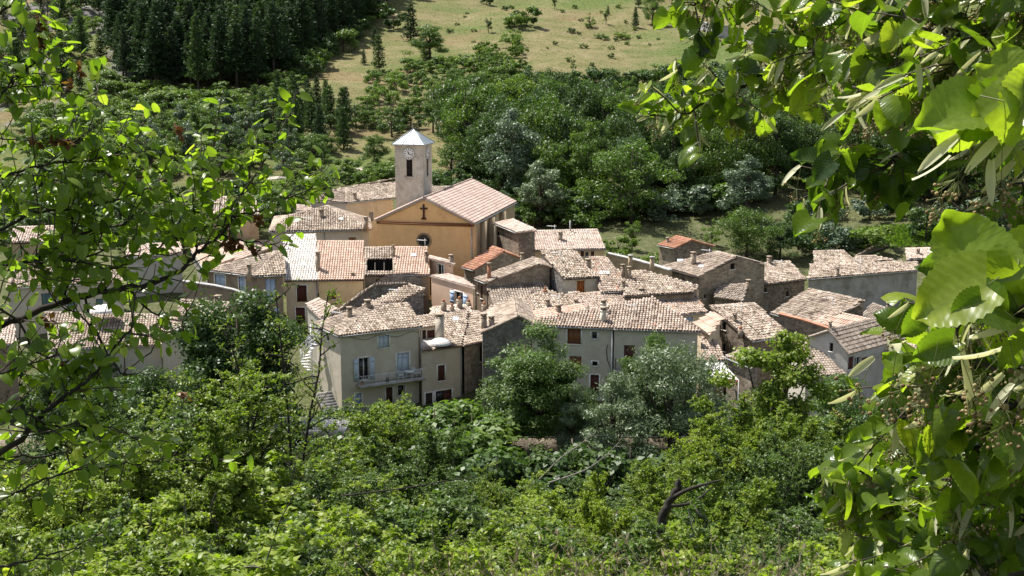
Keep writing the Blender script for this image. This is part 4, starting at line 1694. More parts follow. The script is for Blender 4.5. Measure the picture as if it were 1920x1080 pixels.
# awning
a0 = at(1318, 706, 101)
a1 = at(1385, 712, 101)
b1, b0 = at(1355, 679, 103.5), at(1320, 679, 103.5)
r = thing('awning', 'white awning with a red edge beside the long riverside house', 'awning', Vector((a0.x, a0.y, ground(a0.x, a0.y))))
m = MB()
m.poly([a0, a1, b1, b0])
lo = Vector((0, 0, -.05))
m.poly([a0 + lo, b0 + lo, b1 + lo, a1 + lo])
m.build('canopy', M_WHITECLOTH, r)
m = MB()
for k in range(14):
    p, q = a0.lerp(a1, k / 14), a0.lerp(a1, (k + .6) / 14)
    m.box((p + q) / 2 + Vector((0, -.02, -.25)), (q - p) / 2, Vector((0, .012, 0)), Vector((0, 0, .22)))
m.build('fringe', M_REDCLOTH, r)
for p in (a0, a1):
    m = MB()
    m.tube([p, Vector((p.x, p.y, ground(p.x, p.y) - .2))], .04, 5)
    m.build('pole', M_WHITEMETAL, r)

# white house at the right
h = gable_house('white plastered house with a ribbed roof and red brown shutters on the right', [(1517, 634), (1556, 621.5), (1590, 662)], 108.5, 10, P_WHITE, T_GREY, YR=105.5, wdir=(0.75, 0.66, 0), rough=.4, tl=.4,
                ops={'front': [('dark', 1555, 643, 1562, 659)], 'right': [('shut', 1590.5, 669, 1600, 692, W_RED), ('win', 1602, 670, 1613, 692), ('shut', 1615, 670, 1626, 693, W_RED)]})
HS['S9'] = h
h.chimney(1557, 616, 602, 6, k=1)
h = lean_house('lower grey front wing with a ribbed tile roof, in front of the white house', (1510, 706), (1587, 702), 103.5, .30, [(1543, 661), (1512, 634), (1478, 640)], P_GREY, T_GREY, rough=.5, ops={'front': [('dark', 1522, 716, 1545, 735)]})
HS['S9b'] = h
h = lean_house('white house wing with a grey tile roof behind the big linden leaves', (1640, 662), (1800, 668), 109, .28, [(1800, 640), (1640, 636)], P_WHITE, T_PALE, rough=.7, ops={'front': [('dark', 1718, 686, 1736, 698), ('shut', 1660, 680, 1676, 698, W_RED)]})

# ---------------------------------------------------------------- left, half hidden behind the near tree
h = lean_house('house with an even canal tile roof seen through the left tree', (98, 655), (304, 646.5), 112, .30, [(297, 590), (84, 586)], P_GREY, T_OLD, rough=.5, ops={'front': [('shut', 106, 677, 125, 700, W_BROWN)]})
HS['F1'] = h
h.chimney(292, 622, 606, 8, k=0)
h.pipe(172, 654, 700)
h = lean_house('grey house with teal windows behind the canal tile roof on the left', (12, 540), (232, 529), 121, .30, [(225, 500), (20, 505)], P_GREY, T_OLD, rough=.6,
               ops={'front': [('shut', 78, 550, 95, 577, W_TEAL), ('shut', 126, 563, 142, 578, W_TEAL), ('shut', 180, 560, 193, 575, W_TEAL)]})
HS['F2'] = h
h = lean_house('white walled house on the left between the leaves', (236, 482), (342, 474), 130, .3, [(340, 455), (240, 460)], P_WHITE, T_PALE)
h = lean_house('bright roofed house high on the left of the village', (20, 455), (128, 452), 138, .3, [(125, 424), (24, 426)], P_BEIGE, T_PALE)
h = lean_house('pale roofed house at the left edge of the picture', (-60, 650), (32, 645), 108, .3, [(26, 598), (-60, 600)], P_BROWN, T_PALE)
h = lean_house('little pink grey house with a single slope next to the dense round tree', (300, 626), (352, 632), 112, .3, [(352, 600), (304, 596)], P_PINKGREY, T_PINK)
h = lean_house('lone house with a pinkish roof far up on the left slope', (-40, 312), (66, 309), 215, .35, [(62, 285), (-40, 286)], P_BEIGE, T_PALE, rough=.5)
pc = at(196, 583, 117)
r = thing('parasol', 'big round white parasol behind the canal tile roof on the left', 'parasol', Vector((pc.x, pc.y, ground(pc.x, pc.y))))
m = MB()
prev = None
for k in range(6):
    t = k / 5
    rr, zz = 1.35 * math.sin(t * math.pi / 2), .6 * math.cos(t * math.pi / 2)
    ring = [Vector((pc.x + rr * math.cos(x), pc.y + rr * math.sin(x), pc.z + zz)) for x in np.linspace(0, 2 * math.pi, 17)[:-1]]
    if prev:
        for j in range(16):
            m.poly([prev[j], prev[(j + 1) % 16], ring[(j + 1) % 16], ring[j]])
    prev = ring
m.build('canopy', M_WHITECLOTH, r)
m = MB()
m.tube([Vector((pc.x, pc.y, ground(pc.x, pc.y))), Vector((pc.x, pc.y, pc.z + .6))], .03, 6)
m.build('pole', M_WHITEMETAL, r)

for k_, px_, pb_, pt_ in (('N2', 745, 560, 540), ('H6b', 1190, 590, 568), ('M8', 1240, 560, 540), ('S2', 1330, 485, 466), ('CL', 580, 425, 405), ('M5', 1050, 490, 470), ('S5', 1560, 575, 556), ('S3', 1465, 505, 486), ('M12', 1100, 450, 431), ('S7', 1390, 590, 570)):
    antenna(HS[k_], px_, pb_, pt_)
# ---------------------------------------------------------------- ground
def ground_mesh(x0, x1, y0, y1, nx, ny, mat, name):
    xs = np.linspace(x0, x1, nx)
    ys = np.linspace(y0, y1, ny)
    X, Y = np.meshgrid(xs, ys, indexing='xy')
    Z = ground_np(X, Y)
    V = np.stack([X, Y, Z], -1).reshape(-1, 3)
    i = np.arange(nx * ny).reshape(ny, nx)
    f = np.stack([i[:-1, :-1], i[:-1, 1:], i[1:, 1:], i[1:, :-1]], -1).reshape(-1, 4)
    me = arr_mesh(name, V, f, np.full(len(f), 4), mat, None, True)
    return link(name, me)


def ground_material():
    m, n, out = newmat('ground_soil')
    v = objvec(n)
    sx = N(n, 'ShaderNodeSeparateXYZ')
    n.links.new(v, sx.inputs[0])
    big = noise(n, 0.035, 4, 0.55, v)
    mid = noise(n, 0.22, 5, 0.65, v)
    fin = noise(n, 1.6, 5, 0.7, v)
    dry = ramp(n, [(0.30, (0.085, 0.105, 0.034)), (0.45, (0.150, 0.142, 0.067)), (0.62, (0.195, 0.168, 0.094)), (0.8, (0.22, 0.19, 0.115))], mid)
    grn = ramp(n, [(0.35, (0.07, 0.105, 0.028)), (0.7, (0.125, 0.15, 0.055))], fin)
    f = ramp(n, [(0.46, (0, 0, 0)), (0.62, (1, 1, 1))], big)
    mead = mixc(n, 'MIX', f, dry, grn)
    red = ramp(n, [(0.56, (0, 0, 0)), (0.68, (.6, .6, .6))], noise(n, 0.06, 3, .5, objvec(n, (.7, 1.3, 1))))
    mead = mixc(n, 'MIX', red, mead, (0.185, 0.130, 0.078))
    spk = ramp(n, [(0.3, (.72, .74, .68)), (0.7, (1.2, 1.18, 1.15))], fin)
    mead = mixc(n, 'MULTIPLY', .9, mead, spk)
    # bare grey marl in the gullies of the upper left
    mx = N(n, 'ShaderNodeMapRange')
    mx.inputs['From Min'].default_value = -62
    mx.inputs['From Max'].default_value = -84
    n.links.new(sx.outputs[0], mx.inputs[0])
    nm = ramp(n, [(0.50, (0, 0, 0)), (0.58, (1, 1, 1))], noise(n, 0.07, 4, .6, objvec(n, (1.6, .7, 1))))
    my = N(n, 'ShaderNodeMapRange')
    my.inputs['From Min'].default_value = 215
    my.inputs['From Max'].default_value = 245
    n.links.new(sx.outputs[1], my.inputs[0])
    mm = mixc(n, 'MULTIPLY', 1.0, nm, mx.outputs[0])
    mm = mixc(n, 'MULTIPLY', 1.0, mm, my.outputs[0])
    marl = ramp(n, [(0.3, (0.10, 0.098, 0.10)), (0.7, (0.225, 0.21, 0.205))], noise(n, .8, 6, .7, objvec(n, (.6, .6, 2))))
    col = mixc(n, 'MIX', mm, mead, marl)
    # earth under the trees and in the village
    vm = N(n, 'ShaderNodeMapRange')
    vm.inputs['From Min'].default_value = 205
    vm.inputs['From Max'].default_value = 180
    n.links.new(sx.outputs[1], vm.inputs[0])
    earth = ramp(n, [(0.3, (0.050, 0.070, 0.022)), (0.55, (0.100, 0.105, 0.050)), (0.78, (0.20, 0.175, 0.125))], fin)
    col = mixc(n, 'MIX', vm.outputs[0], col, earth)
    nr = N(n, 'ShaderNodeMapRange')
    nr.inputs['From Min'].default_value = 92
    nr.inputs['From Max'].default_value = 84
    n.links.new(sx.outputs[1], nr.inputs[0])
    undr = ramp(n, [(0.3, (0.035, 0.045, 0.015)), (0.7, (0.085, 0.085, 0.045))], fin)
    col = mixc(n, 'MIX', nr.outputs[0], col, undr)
    finish(n, out, col, .95, fin, .8, .25, spec=.05)
    return m


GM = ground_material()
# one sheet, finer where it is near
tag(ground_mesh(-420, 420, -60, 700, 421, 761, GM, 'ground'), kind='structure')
# ================================================================ foliage tools
def proj(p):
    r = Vector(p) - CAM
    d = r.dot(FWD)
    return 960 + F * r.x / d, 540 - F * r.dot(UPV) / d


def proj_np(X, Y, Z):
    d = Y * FWD.y + (Z - CAM.z) * FWD.z
    return 960 + F * X / d, 540 - F * (Y * UPV.y + (Z - CAM.z) * UPV.z) / d


_ys = np.concatenate([np.arange(3, 60, .1), np.arange(60, 640, .4)])


def ghit(px, py):
    """ground point under a pixel"""
    d = ray(px, py)
    z = CAM.z + _ys * d.z / d.y
    g = ground_np(_ys * d.x / d.y, _ys)
    k = np.nonzero(g >= z)[0]
    i = k[0] if len(k) else len(_ys) - 1
    y = _ys[i]
    x = y * d.x / d.y
    return Vector((x, y, ground(x, y)))


def unit(a):
    return a / np.maximum(np.linalg.norm(a, axis=-1, keepdims=True), 1e-9)


def leaf_cloud(mb, pos, axis, nrm, size, tv, tf, rnd, aspect=None):
    """instances of a leaf template (x across, y along, z out)"""
    pos, axis, nrm = np.asarray(pos, float), unit(np.asarray(axis, float)), np.asarray(nrm, float)
    nrm = unit(nrm - axis * (nrm * axis).sum(-1, keepdims=True) + 1e-6)
    x = np.cross(axis, nrm)
    n = len(pos)
    s = np.broadcast_to(np.asarray(size, float), (n,))[:, None, None]
    T = np.asarray(tv, float)
    if aspect is not None:
        xs = T[None, :, 0] * np.asarray(aspect)[:, None]
    else:
        xs = np.broadcast_to(T[None, :, 0], (n, len(T)))
    V = pos[:, None, :] + s * (xs[..., None] * x[:, None] + T[None, :, 1, None] * axis[:, None] + T[None, :, 2, None] * nrm[:, None])
    tf = np.asarray(tf, int)
    f = (np.arange(n)[:, None, None] * len(T) + tf[None]).reshape(-1, tf.shape[1])
    mb.chunk(V, f, np.repeat(rnd, len(tf)))


LEAF_Q = ([(0, 0, 0), (.36, .5, .10), (0, 1, -.05), (-.36, .5, .10)], [(0, 1, 2, 3)])
LEAF_4 = ([(0, 0, 0), (.34, .42, .10), (0, .5, 0.0), (-.34, .42, .10), (0, 1, -.12)], [(0, 1, 2), (0, 2, 3), (2, 1, 4), (2, 4, 3)])
LEAF_N = ([(0, 0, 0), (.16, .5, .0), (0, 1, .0), (-.16, .5, .0)], [(0, 1, 2, 3)])


def rdir(n, rg):
    v = rg.normal(size=(n, 3))
    return unit(v)


def broad_tree(seed, H=10.0, R=4.0, clear=0.07, blobs=36, per=380, leaf=.25, shape='round', tmpl=LEAF_Q, open_=0.0, narrow=1.0, up=.45):
    """returns crown mesh builder and trunk mesh builder; base at the origin"""
    rg = np.random.default_rng(seed)
    cr, tr = MB(), MB()
    zc0 = H * clear
    ch = H - zc0
    C, BR = [], []
    for k in range(blobs):
        d = rdir(1, rg)[0]
        q = rg.uniform(.35, 1.0) ** .6
        t = (d[2] * q * .5 + .5)                  # 0..1 height in the crown
        if shape == 'round':
            prof = math.sqrt(max(0.05, 1 - (2 * t - 0.95) ** 2))
        elif shape == 'cone':
            prof = max(.12, (1 - t) ** .8 * 1.05) if t > .12 else .7
        elif shape == 'column':
            prof = .55 + .45 * math.sin(math.pi * min(1, t * 1.05))
            prof *= (1 if t < .75 else max(.2, (1 - t) * 4))
        elif shape == 'dome':
            prof = math.sqrt(max(.04, 1 - t ** 2.2))
        a = math.atan2(d[1], d[0])
        lob = 1 + .30 * math.sin(a * 2 + seed) * math.sin(t * 5 + seed * 1.7) + .16 * math.sin(a * 3 - seed)
        rr = R * prof * rg.uniform(.35, .95) * narrow * lob
        br = R * rg.uniform(.11, .30) * (1 if shape != 'cone' else (.55 + .6 * (1 - t)))
        c = np.array([rr * math.cos(a), rr * math.sin(a), zc0 + ch * t * .92 * (1 + .10 * math.sin(a * 2 - seed * 2.3)) + 0.02])
        C.append(c)
        BR.append(br)
    C, BR = np.array(C), np.array(BR)
    P, Nn, rn = [], [], []
    for c, b in zip(C, BR):
        n = int(per * (b / (R * .25)) ** 1.7)
        d = rdir(n, rg)
        d[:, 2] = d[:, 2] * .8 + .12
        rad = b * (rg.uniform(.30, 1.25, n) ** .6)[:, None] * (1 + .28 * np.sin(d[:, :1] * 5 + c[0]) * np.cos(d[:, 1:2] * 6 + c[1]))
        P.append(c + d * rad * np.array([1.12, 1.12, .85]))
        Nn.append(d * .75 + np.array([0, 0, up]) + rg.normal(0, .55, (n, 3)))
        rn.append(np.clip(rg.normal(.5, .2, n) + rg.normal(0, .10), 0, 1))
    P, Nn, rn = np.concatenate(P), np.concatenate(Nn), np.concatenate(rn)
    k = P[:, 2] > .05
    if open_ > 0:
        k &= vnoise(P[:, 0] * 1.3 + P[:, 2] * .7, P[:, 1] * 1.3 + P[:, 2] * .9, seed) > open_
    P, Nn, rn = P[k], Nn[k], rn[k]
    ax = np.cross(Nn, rdir(len(P), rg)) + np.array([0, 0, -.25])
    leaf_cloud(cr, P, ax, Nn, leaf * rg.uniform(.65, 1.25, len(P)), tmpl[0], tmpl[1], rn)
    # trunk and limbs
    th = zc0 + ch * .55
    w = H * .022
    bend = rg.normal(0, .02 * H, 2)
    pts = [Vector((0, 0, -.4)), Vector((bend[0] * .3, bend[1] * .3, th * .4)), Vector((bend[0], bend[1], th)), Vector((bend[0] * 1.2, bend[1] * 1.2, H * .86))]
    tr.tube(pts, [w * 1.25, w, w * .6, w * .15], 7, .5)
    for c in C[:: max(1, len(C) // 16)]:
        t = min(.9, max(.25, (c[2] - .25 * H) / H))
        s = pts[1].lerp(pts[2], t)
        m = s.lerp(Vector(c), .5) + Vector((0, 0, -.04 * H))
        tr.tube([s, m, Vector(c)], [w * .42, w * .28, w * .08], 5, .5)
    return cr, tr


def pine_tree(seed, H=14.0, R=2.2, start=.35, nb=26, tuft=.42, dens=1.0):
    rg = np.random.default_rng(seed)
    cr, tr = MB(), MB()
    w = H * .011 + .04
    lean = rg.normal(0, .012 * H, 2)
    tr.tube([Vector((0, 0, -.5)), Vector((lean[0] * .4, lean[1] * .4, H * .5)), Vector((lean[0], lean[1], H * .97))], [w * 1.2, w * .8, w * .15], 6)
    P, A, Nn, rn = [], [], [], []
    for k in range(nb):
        t = start + (1 - start) * ((k + rg.uniform(0, .6)) / nb)
        prof = (1 - (t - start) / (1 - start))
        L = R * (prof ** .75) * rg.uniform(.75, 1.15) + .18
        if start > .25 and t < start + .15:
            L *= .75
        z = t * H
        nbr = 6
        a0 = rg.uniform(0, 6.28)
        for j in range(nbr):
            a = a0 + j * 6.283 / nbr + rg.normal(0, .2)
            l = L * rg.uniform(.65, 1.1)
            rise = rg.uniform(-.12, .25)
            n = max(3, int(l / .28 * dens))
            s = np.linspace(.22, 1, n)
            x = np.stack([np.cos(a) * l * s + lean[0] * t, np.sin(a) * l * s + lean[1] * t, z + l * rise * s + .12 * l * s ** 2], -1)
            x = x + rg.normal(0, .09, x.shape)
            P.append(x)
            d = np.array([math.cos(a), math.sin(a), .45])
            A.append(np.tile(d, (n, 1)) + rg.normal(0, .45, (n, 3)))
            Nn.append(np.tile([0, 0, 1.0], (n, 1)) + rg.normal(0, .7, (n, 3)))
            rn.append(np.clip(rg.normal(.45, .2, n), 0, 1))
            if j % 2 == 0:
                tr.tube([Vector((lean[0] * t, lean[1] * t, z)), Vector(x[-1])], [w * .22, w * .06], 3, cap=False)
    P, A, Nn, rn = (np.concatenate(q) for q in (P, A, Nn, rn))
    for rep in range(2):
        leaf_cloud(cr, P + rg.normal(0, .1, P.shape), A + rg.normal(0, .5, A.shape), Nn + rg.normal(0, .6, Nn.shape), tuft * rg.uniform(.8, 1.4, len(P)),
                   [(0, 0, 0), (.30, .45, .08), (0, 1, .02), (-.30, .45, .08)], [(0, 1, 2, 3)], np.clip(rn + rg.normal(0, .1, len(P)), 0, 1))
    return cr, tr


def twig_shrub(seed, H=3.0, spread=1.2, stems=7, leaf=.06, lat=9, sub=5, lps=9, tmpl=LEAF_4, clear=.1, leader=False, droop=.25):
    """a shrub or sapling that really branches: stems, laterals, twigs and every leaf on a twig"""
    rg = np.random.default_rng(seed)
    cr, tr = MB(), MB()
    P, A, Nn = [], [], []

    def path(p, d, L, n, wob, grav):
        pts = [np.array(p, float)]
        d = np.array(d, float)
        for k in range(n):
            d = unit((d + rg.normal(0, wob, 3) + np.array([0, 0, grav]))[None])[0]
            pts.append(pts[-1] + d * L / n)
        return np.array(pts)

    def leaves(pts, n, lo=.15):
        t = rg.uniform(lo, 1, n) * (len(pts) - 1)
        i = np.minimum(t.astype(int), len(pts) - 2)
        fr = (t - i)[:, None]
        p = pts[i] * (1 - fr) + pts[i + 1] * fr
        ax = unit(pts[i + 1] - pts[i])
        sd = unit(np.cross(ax, rdir(n, rg)))
        P.append(p)
        A.append(ax * .5 + sd * .9 + np.array([0, 0, -droop]))
        Nn.append(np.array([0, 0, 1.0]) + rg.normal(0, .42, (n, 3)))

    for s in range(stems):
        a = rg.uniform(0, 6.283)
        r0 = spread * .18 * rg.uniform(0, 1)
        tilt = (spread / H) * rg.uniform(.15, .95) if not leader else (.03 if s == 0 else spread / H * .6)
        hh = H * rg.uniform(.72, 1.03) / math.sqrt(1 + tilt * tilt) if s else H
        st = path((r0 * math.cos(a), r0 * math.sin(a), -.15), (tilt * math.cos(a), tilt * math.sin(a), 1), hh * 1.05, 7, .09, .03)
        w = .012 + .009 * H
        tr.tube([Vector(q) for q in st], list(np.linspace(w, w * .18, len(st))), 5, .5, cap=False)
        nl = lat if not leader else int(lat * 2.2)
        for k in range(nl):
            t = clear + (1 - clear) * (k + rg.uniform(0, 1)) / nl
            i = min(int(t * (len(st) - 1)), len(st) - 2)
            p = st[i] + (st[i + 1] - st[i]) * (t * (len(st) - 1) - i)
            b = rg.uniform(0, 6.283)
            L = H * rg.uniform(.14, .30) * (1.15 - .75 * t) * (spread / (.4 * H)) ** .5
            la = path(p, (math.cos(b), math.sin(b), rg.uniform(.2, .9)), L, 4, .16, .02)
            tr.tube([Vector(q) for q in la], list(np.linspace(w * .35, w * .1, len(la))), 4, .5, cap=False)
            leaves(la, lps, .3)
            for j in range(sub):
                q = la[rg.integers(1, len(la))]
                c = rg.uniform(0, 6.283)
                L2 = L * rg.uniform(.3, .6)
                tw = path(q, (math.cos(c), math.sin(c), rg.uniform(-.1, .9)), L2, 3, .2, .0)
                if j % 2 == 0:
                    tr.tube([Vector(x) for x in tw], [w * .13, w * .1, w * .08, w * .05], 3, .5, cap=False)
                leaves(tw, lps, .1)
        leaves(st[-3:], lps * 2, .2)
    P, A, Nn = np.concatenate(P), np.concatenate(A), np.concatenate(Nn)
    n = len(P)
    rn = np.clip(rg.normal(.5, .22, n), 0, 1)
    leaf_cloud(cr, P, A, Nn, leaf * rg.uniform(.6, 1.3, n), tmpl[0], tmpl[1], rn)
    return cr, tr


class Kind:
    def __init__(self, name, cat, builders, tname='trunk', cname='crown', bark=None):
        self.name, self.cat, self.tn, self.cn = name, cat, tname, cname
        self.v = []
        for cr, tr, H in builders:
            top = max(float(np.percentile(c[0][:, 2], 99.7)) for c in cr.ch)
            self.v.append((cr.mesh(cname, M_FOL), tr.mesh(tname, bark or M_BARK), top))


def plant(kind, var, loc, h, mat, label, group=None, wide=1.0, rot=None, sink=0.0, name=None):
    cm, tm, H = kind.v[var % len(kind.v)]
    s = h / H
    o = thing(name or kind.name, label, kind.cat, (loc[0], loc[1], loc[2] - sink), group)
    o.scale = (s * wide, s * wide, s)
    o.rotation_euler = (0, 0, random.uniform(0, 6.28) if rot is None else rot)
    t = bpy.data.objects.new(kind.tn, tm)
    c = bpy.data.objects.new(kind.cn, cm)
    for q in (t, c):
        COL.objects.link(q)
        q.parent = o
    c.material_slots[0].link = 'OBJECT'
    c.material_slots[0].material = mat
    return o


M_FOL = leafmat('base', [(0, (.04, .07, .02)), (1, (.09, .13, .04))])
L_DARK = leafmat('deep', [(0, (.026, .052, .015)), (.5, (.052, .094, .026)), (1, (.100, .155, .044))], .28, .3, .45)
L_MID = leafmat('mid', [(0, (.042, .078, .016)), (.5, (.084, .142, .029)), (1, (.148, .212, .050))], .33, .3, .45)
L_LIGHT = leafmat('light', [(0, (.065, .110, .020)), (.5, (.120, .185, .036)), (1, (.195, .255, .062))], .36, .25, .45)
L_BLUE = leafmat('blue', [(0, (.055, .090, .050)), (.5, (.100, .148, .086)), (1, (.175, .225, .145))], .24, .4, .45, tcol=(1.2, 1.4, .8))
L_SILVER = leafmat('silver', [(0, (.080, .122, .058)), (.5, (.145, .195, .100)), (1, (.25, .30, .19))], .24, .45, .45, tcol=(1.2, 1.35, .8))
L_PINE = leafmat('pine', [(0, (.020, .042, .018)), (.5, (.042, .074, .032)), (1, (.075, .118, .048))], .2, .15, .6, tcol=(1.2, 1.4, .7))
L_PINE3 = leafmat('greypine', [(0, (.026, .046, .026)), (.5, (.050, .078, .046)), (1, (.088, .120, .072))], .2, .15, .6)
L_PINE2 = leafmat('youngpine', [(0, (.032, .060, .022)), (.5, (.056, .094, .034)), (1, (.095, .140, .054))], .22, .15, .6)
L_FRESH = leafmat('fresh', [(0, (.095, .145, .014)), (.45, (.195, .262, .030)), (.85, (.30, .35, .055)), (1, (.40, .36, .13))], .42, .25, .42)
L_SCRUB = leafmat('scrub', [(0, (.066, .106, .012)), (.5, (.146, .206, .025)), (.9, (.235, .285, .048)), (1, (.34, .29, .11))], .40, .25, .42)
L_SCRUBD = leafmat('scrubdark', [(0, (.036, .068, .012)), (.5, (.080, .134, .024)), (1, (.145, .210, .046))], .32, .3, .4)
# ================================================================ kinds
K_BROAD = Kind('broadleaf_tree', 'tree', [(*broad_tree(11, 10, 4.2, blobs=56, per=250), 10), (*broad_tree(12, 10, 3.6, blobs=60, per=250, shape='dome'), 10), (*broad_tree(13, 10, 3.2, blobs=54, shape='column', per=230), 10),
                                         (*broad_tree(14, 10, 4.6, blobs=66, per=250), 10)])
K_LOOSE = Kind('broadleaf_tree', 'tree', [(*broad_tree(21, 9, 3.4, blobs=26, per=300, open_=.38, leaf=.26), 9), (*broad_tree(22, 9, 3.0, blobs=30, per=280, open_=.42, leaf=.26, shape='dome'), 9)])
K_BUSH = Kind('bush', 'bush', [(*broad_tree(31, 3.0, 1.9, clear=.02, blobs=20, per=190, leaf=.22, shape='dome'), 3), (*broad_tree(32, 3.0, 1.6, clear=.02, blobs=18, per=200, leaf=.22, shape='round'), 3),
                               (*broad_tree(33, 3.0, 2.2, clear=.0, blobs=24, per=170, leaf=.22, shape='dome', open_=.36), 3)], 'stems', 'foliage')
K_PINE = Kind('pine_tree', 'tree', [(*pine_tree(41, 15, 2.6, .20, 36, .40, 1.7), 15), (*pine_tree(42, 15, 2.4, .30, 32, .40, 1.7), 15), (*pine_tree(43, 15, 2.9, .14, 38, .40, 1.7), 15)])
K_YPINE = Kind('pine_tree', 'tree', [(*pine_tree(51, 9, 2.1, .06, 26, .42, 1.3), 9), (*pine_tree(52, 9, 1.7, .1, 24, .40, 1.3), 9)])

TAKEN = []


def inpoly(px, py, P):
    return bool(pt_in_poly(np.array([px], float), np.array([py], float), P)[0])


def scatter(poly, n, dmin, rg, ylo, yhi, tries=60000):
    """ground points whose pixel lies in poly, at least dmin apart"""
    pts = []
    xs = [q[0] for q in poly]
    X = rg.uniform(-1, 1, tries)
    Y = rg.uniform(ylo, yhi, tries)
    X = ((min(xs) + (max(xs) - min(xs)) * (X * .5 + .5)) - 960) / F * Y
    Z = ground_np(X, Y)
    PX, PY = proj_np(X, Y, Z)
    ok = pt_in_poly(PX, PY, poly)
    X, Y, Z = X[ok], Y[ok], Z[ok]
    G = {}
    for x, y, z in zip(X, Y, Z):
        k = (int(x // dmin), int(y // dmin))
        bad = False
        for i in (-1, 0, 1):
            for j in (-1, 0, 1):
                for q in G.get((k[0] + i, k[1] + j), ()):
                    if (q[0] - x) ** 2 + (q[1] - y) ** 2 < dmin * dmin:
                        bad = True
        if bad:
            continue
        G.setdefault(k, []).append((x, y))
        pts.append(Vector((x, y, z)))
        if len(pts) >= n:
            break
    return pts


rg = np.random.default_rng(5)
# ---------------------------------------------------------------- the pine wood, upper left
FOREST = [(205, 138), (270, 168), (400, 180), (500, 166), (560, 128), (640, 76), (700, 32), (790, -45), (250, -45), (330, -5), (225, 70)]
pts = scatter(FOREST, 520, 3.3, rg, 225, 480)
pts.sort(key=lambda p: p.y)
rest = MB()
_far = []
for i, p in enumerate(pts):
    h = random.uniform(10.5, 17.5)
    if i < 285:
        plant(K_PINE, i % 3, p, h, random.choice([L_PINE, L_PINE, L_PINE2, L_PINE3]), 'tall dark pine of the dense wood on the upper left slope', 'pines of the dense hillside wood', wide=random.uniform(.9, 1.5))
    else:
        _far.append((p, h, i % 3))
if _far:
    ch = []
    for p, h, v in _far:
        cm, tm, H = K_PINE.v[v]
        n = len(cm.vertices)
        co = np.empty(n * 3, np.float32)
        cm.vertices.foreach_get('co', co)
        co = co.reshape(-1, 4, 3)[:: 2]
        a = random.uniform(0, 6.28)
        s = h / H
        R = np.array([[math.cos(a) * s * 1.3, -math.sin(a) * s * 1.3, 0], [math.sin(a) * s * 1.3, math.cos(a) * s * 1.3, 0], [0, 0, s]])
        V = co.reshape(-1, 3) @ R.T + np.array(p)
        rest.chunk(V, np.arange(len(V)).reshape(-1, 4), np.clip(np.random.default_rng(1).normal(.45, .2, len(V) // 4), 0, 1))
    tag(rest.build('pine_wood', L_PINE), 'far part of the dark pine wood at the top of the slope', 'wood', kind='stuff')
# fringe of leafy bushes along the wood's right edge
for p in scatter([(540, 150), (570, 118), (650, 66), (700, 30), (730, 30), (690, 60), (640, 100), (575, 150)], 14, 3.2, rg, 240, 400):
    plant(K_BUSH, random.randrange(3), p, random.uniform(3, 5.5), random.choice([L_MID, L_DARK, L_MID]), 'green bush along the right hand edge of the pine wood', 'bushes fringing the pine wood', wide=1.1, name='fringe_bush')

# rocky upper left
for p in scatter([(0, 30), (60, -10), (240, -20), (330, 0), (215, 90), (200, 150), (60, 195), (0, 215)], 90, 3.6, rg, 215, 420):
    if random.random() < .42:
        plant(K_YPINE, random.randrange(2), p, random.uniform(5, 10), random.choice([L_PINE2, L_PINE]), 'pine growing among the bare grey rocks on the upper left slope', 'pines among the grey rocks')
    else:
        plant(K_BUSH, random.randrange(3), p, random.uniform(2.2, 4.5), random.choice([L_MID, L_LIGHT, L_DARK]), 'bush growing among the bare grey rocks on the upper left slope', 'bushes among the grey rocks', name='rock_bush')

# ---------------------------------------------------------------- scrub on the left slope
for p in scatter([(60, 225), (200, 200), (310, 222), (470, 205), (505, 215), (500, 255), (560, 290), (470, 330), (100, 340), (40, 280)], 95, 3.6, rg, 185, 290):
    plant(K_BUSH, random.randrange(3), p, random.uniform(1.8, 4.0), random.choice([L_MID, L_LIGHT, L_LIGHT, L_MID, L_LIGHT]), 'leafy bush of the scrub below the pine wood', 'bushes of the scrub below the pine wood', wide=random.uniform(1, 1.4), name='scrub_bush')
for p in scatter([(380, 230), (500, 240), (560, 330), (240, 330), (260, 270)], 34, 5, rg, 175, 270):
    plant(K_LOOSE, random.randrange(2), p, random.uniform(4.5, 7.5), random.choice([L_DARK, L_BLUE, L_MID]), 'small broadleaf tree in the scrub on the lower left slope', 'small trees of the left scrub')
for p in scatter([(520, 205), (600, 190), (655, 225), (650, 280), (540, 290)], 26, 3.4, rg, 180, 290):
    plant(K_YPINE, random.randrange(2), p, random.uniform(5, 8.5), random.choice([L_PINE2, L_PINE2, L_PINE]), 'young pine in the clump left above the bell tower', 'young pines in the clump above the tower')
for px, py in ((430, 262), (478, 238), (495, 262), (140, 285), (400, 258)):
    plant(K_YPINE, random.randrange(2), ghit(px, py), random.uniform(6, 9), L_PINE2, 'young pine standing alone in the scrub below the pine wood', 'young pines in the left scrub')
for p in scatter([(200, 150), (270, 172), (400, 184), (500, 174), (560, 135), (575, 145), (515, 196), (400, 206), (270, 204), (190, 178)], 48, 2.6, rg, 210, 300):
    plant(K_BUSH, random.randrange(3), p, random.uniform(1.4, 3.2), random.choice([L_MID, L_LIGHT, L_LIGHT, L_MID]), 'bright bush right along the foot of the pine wood', 'bushes along the foot of the pine wood', wide=1.5, name='scrub_bush')
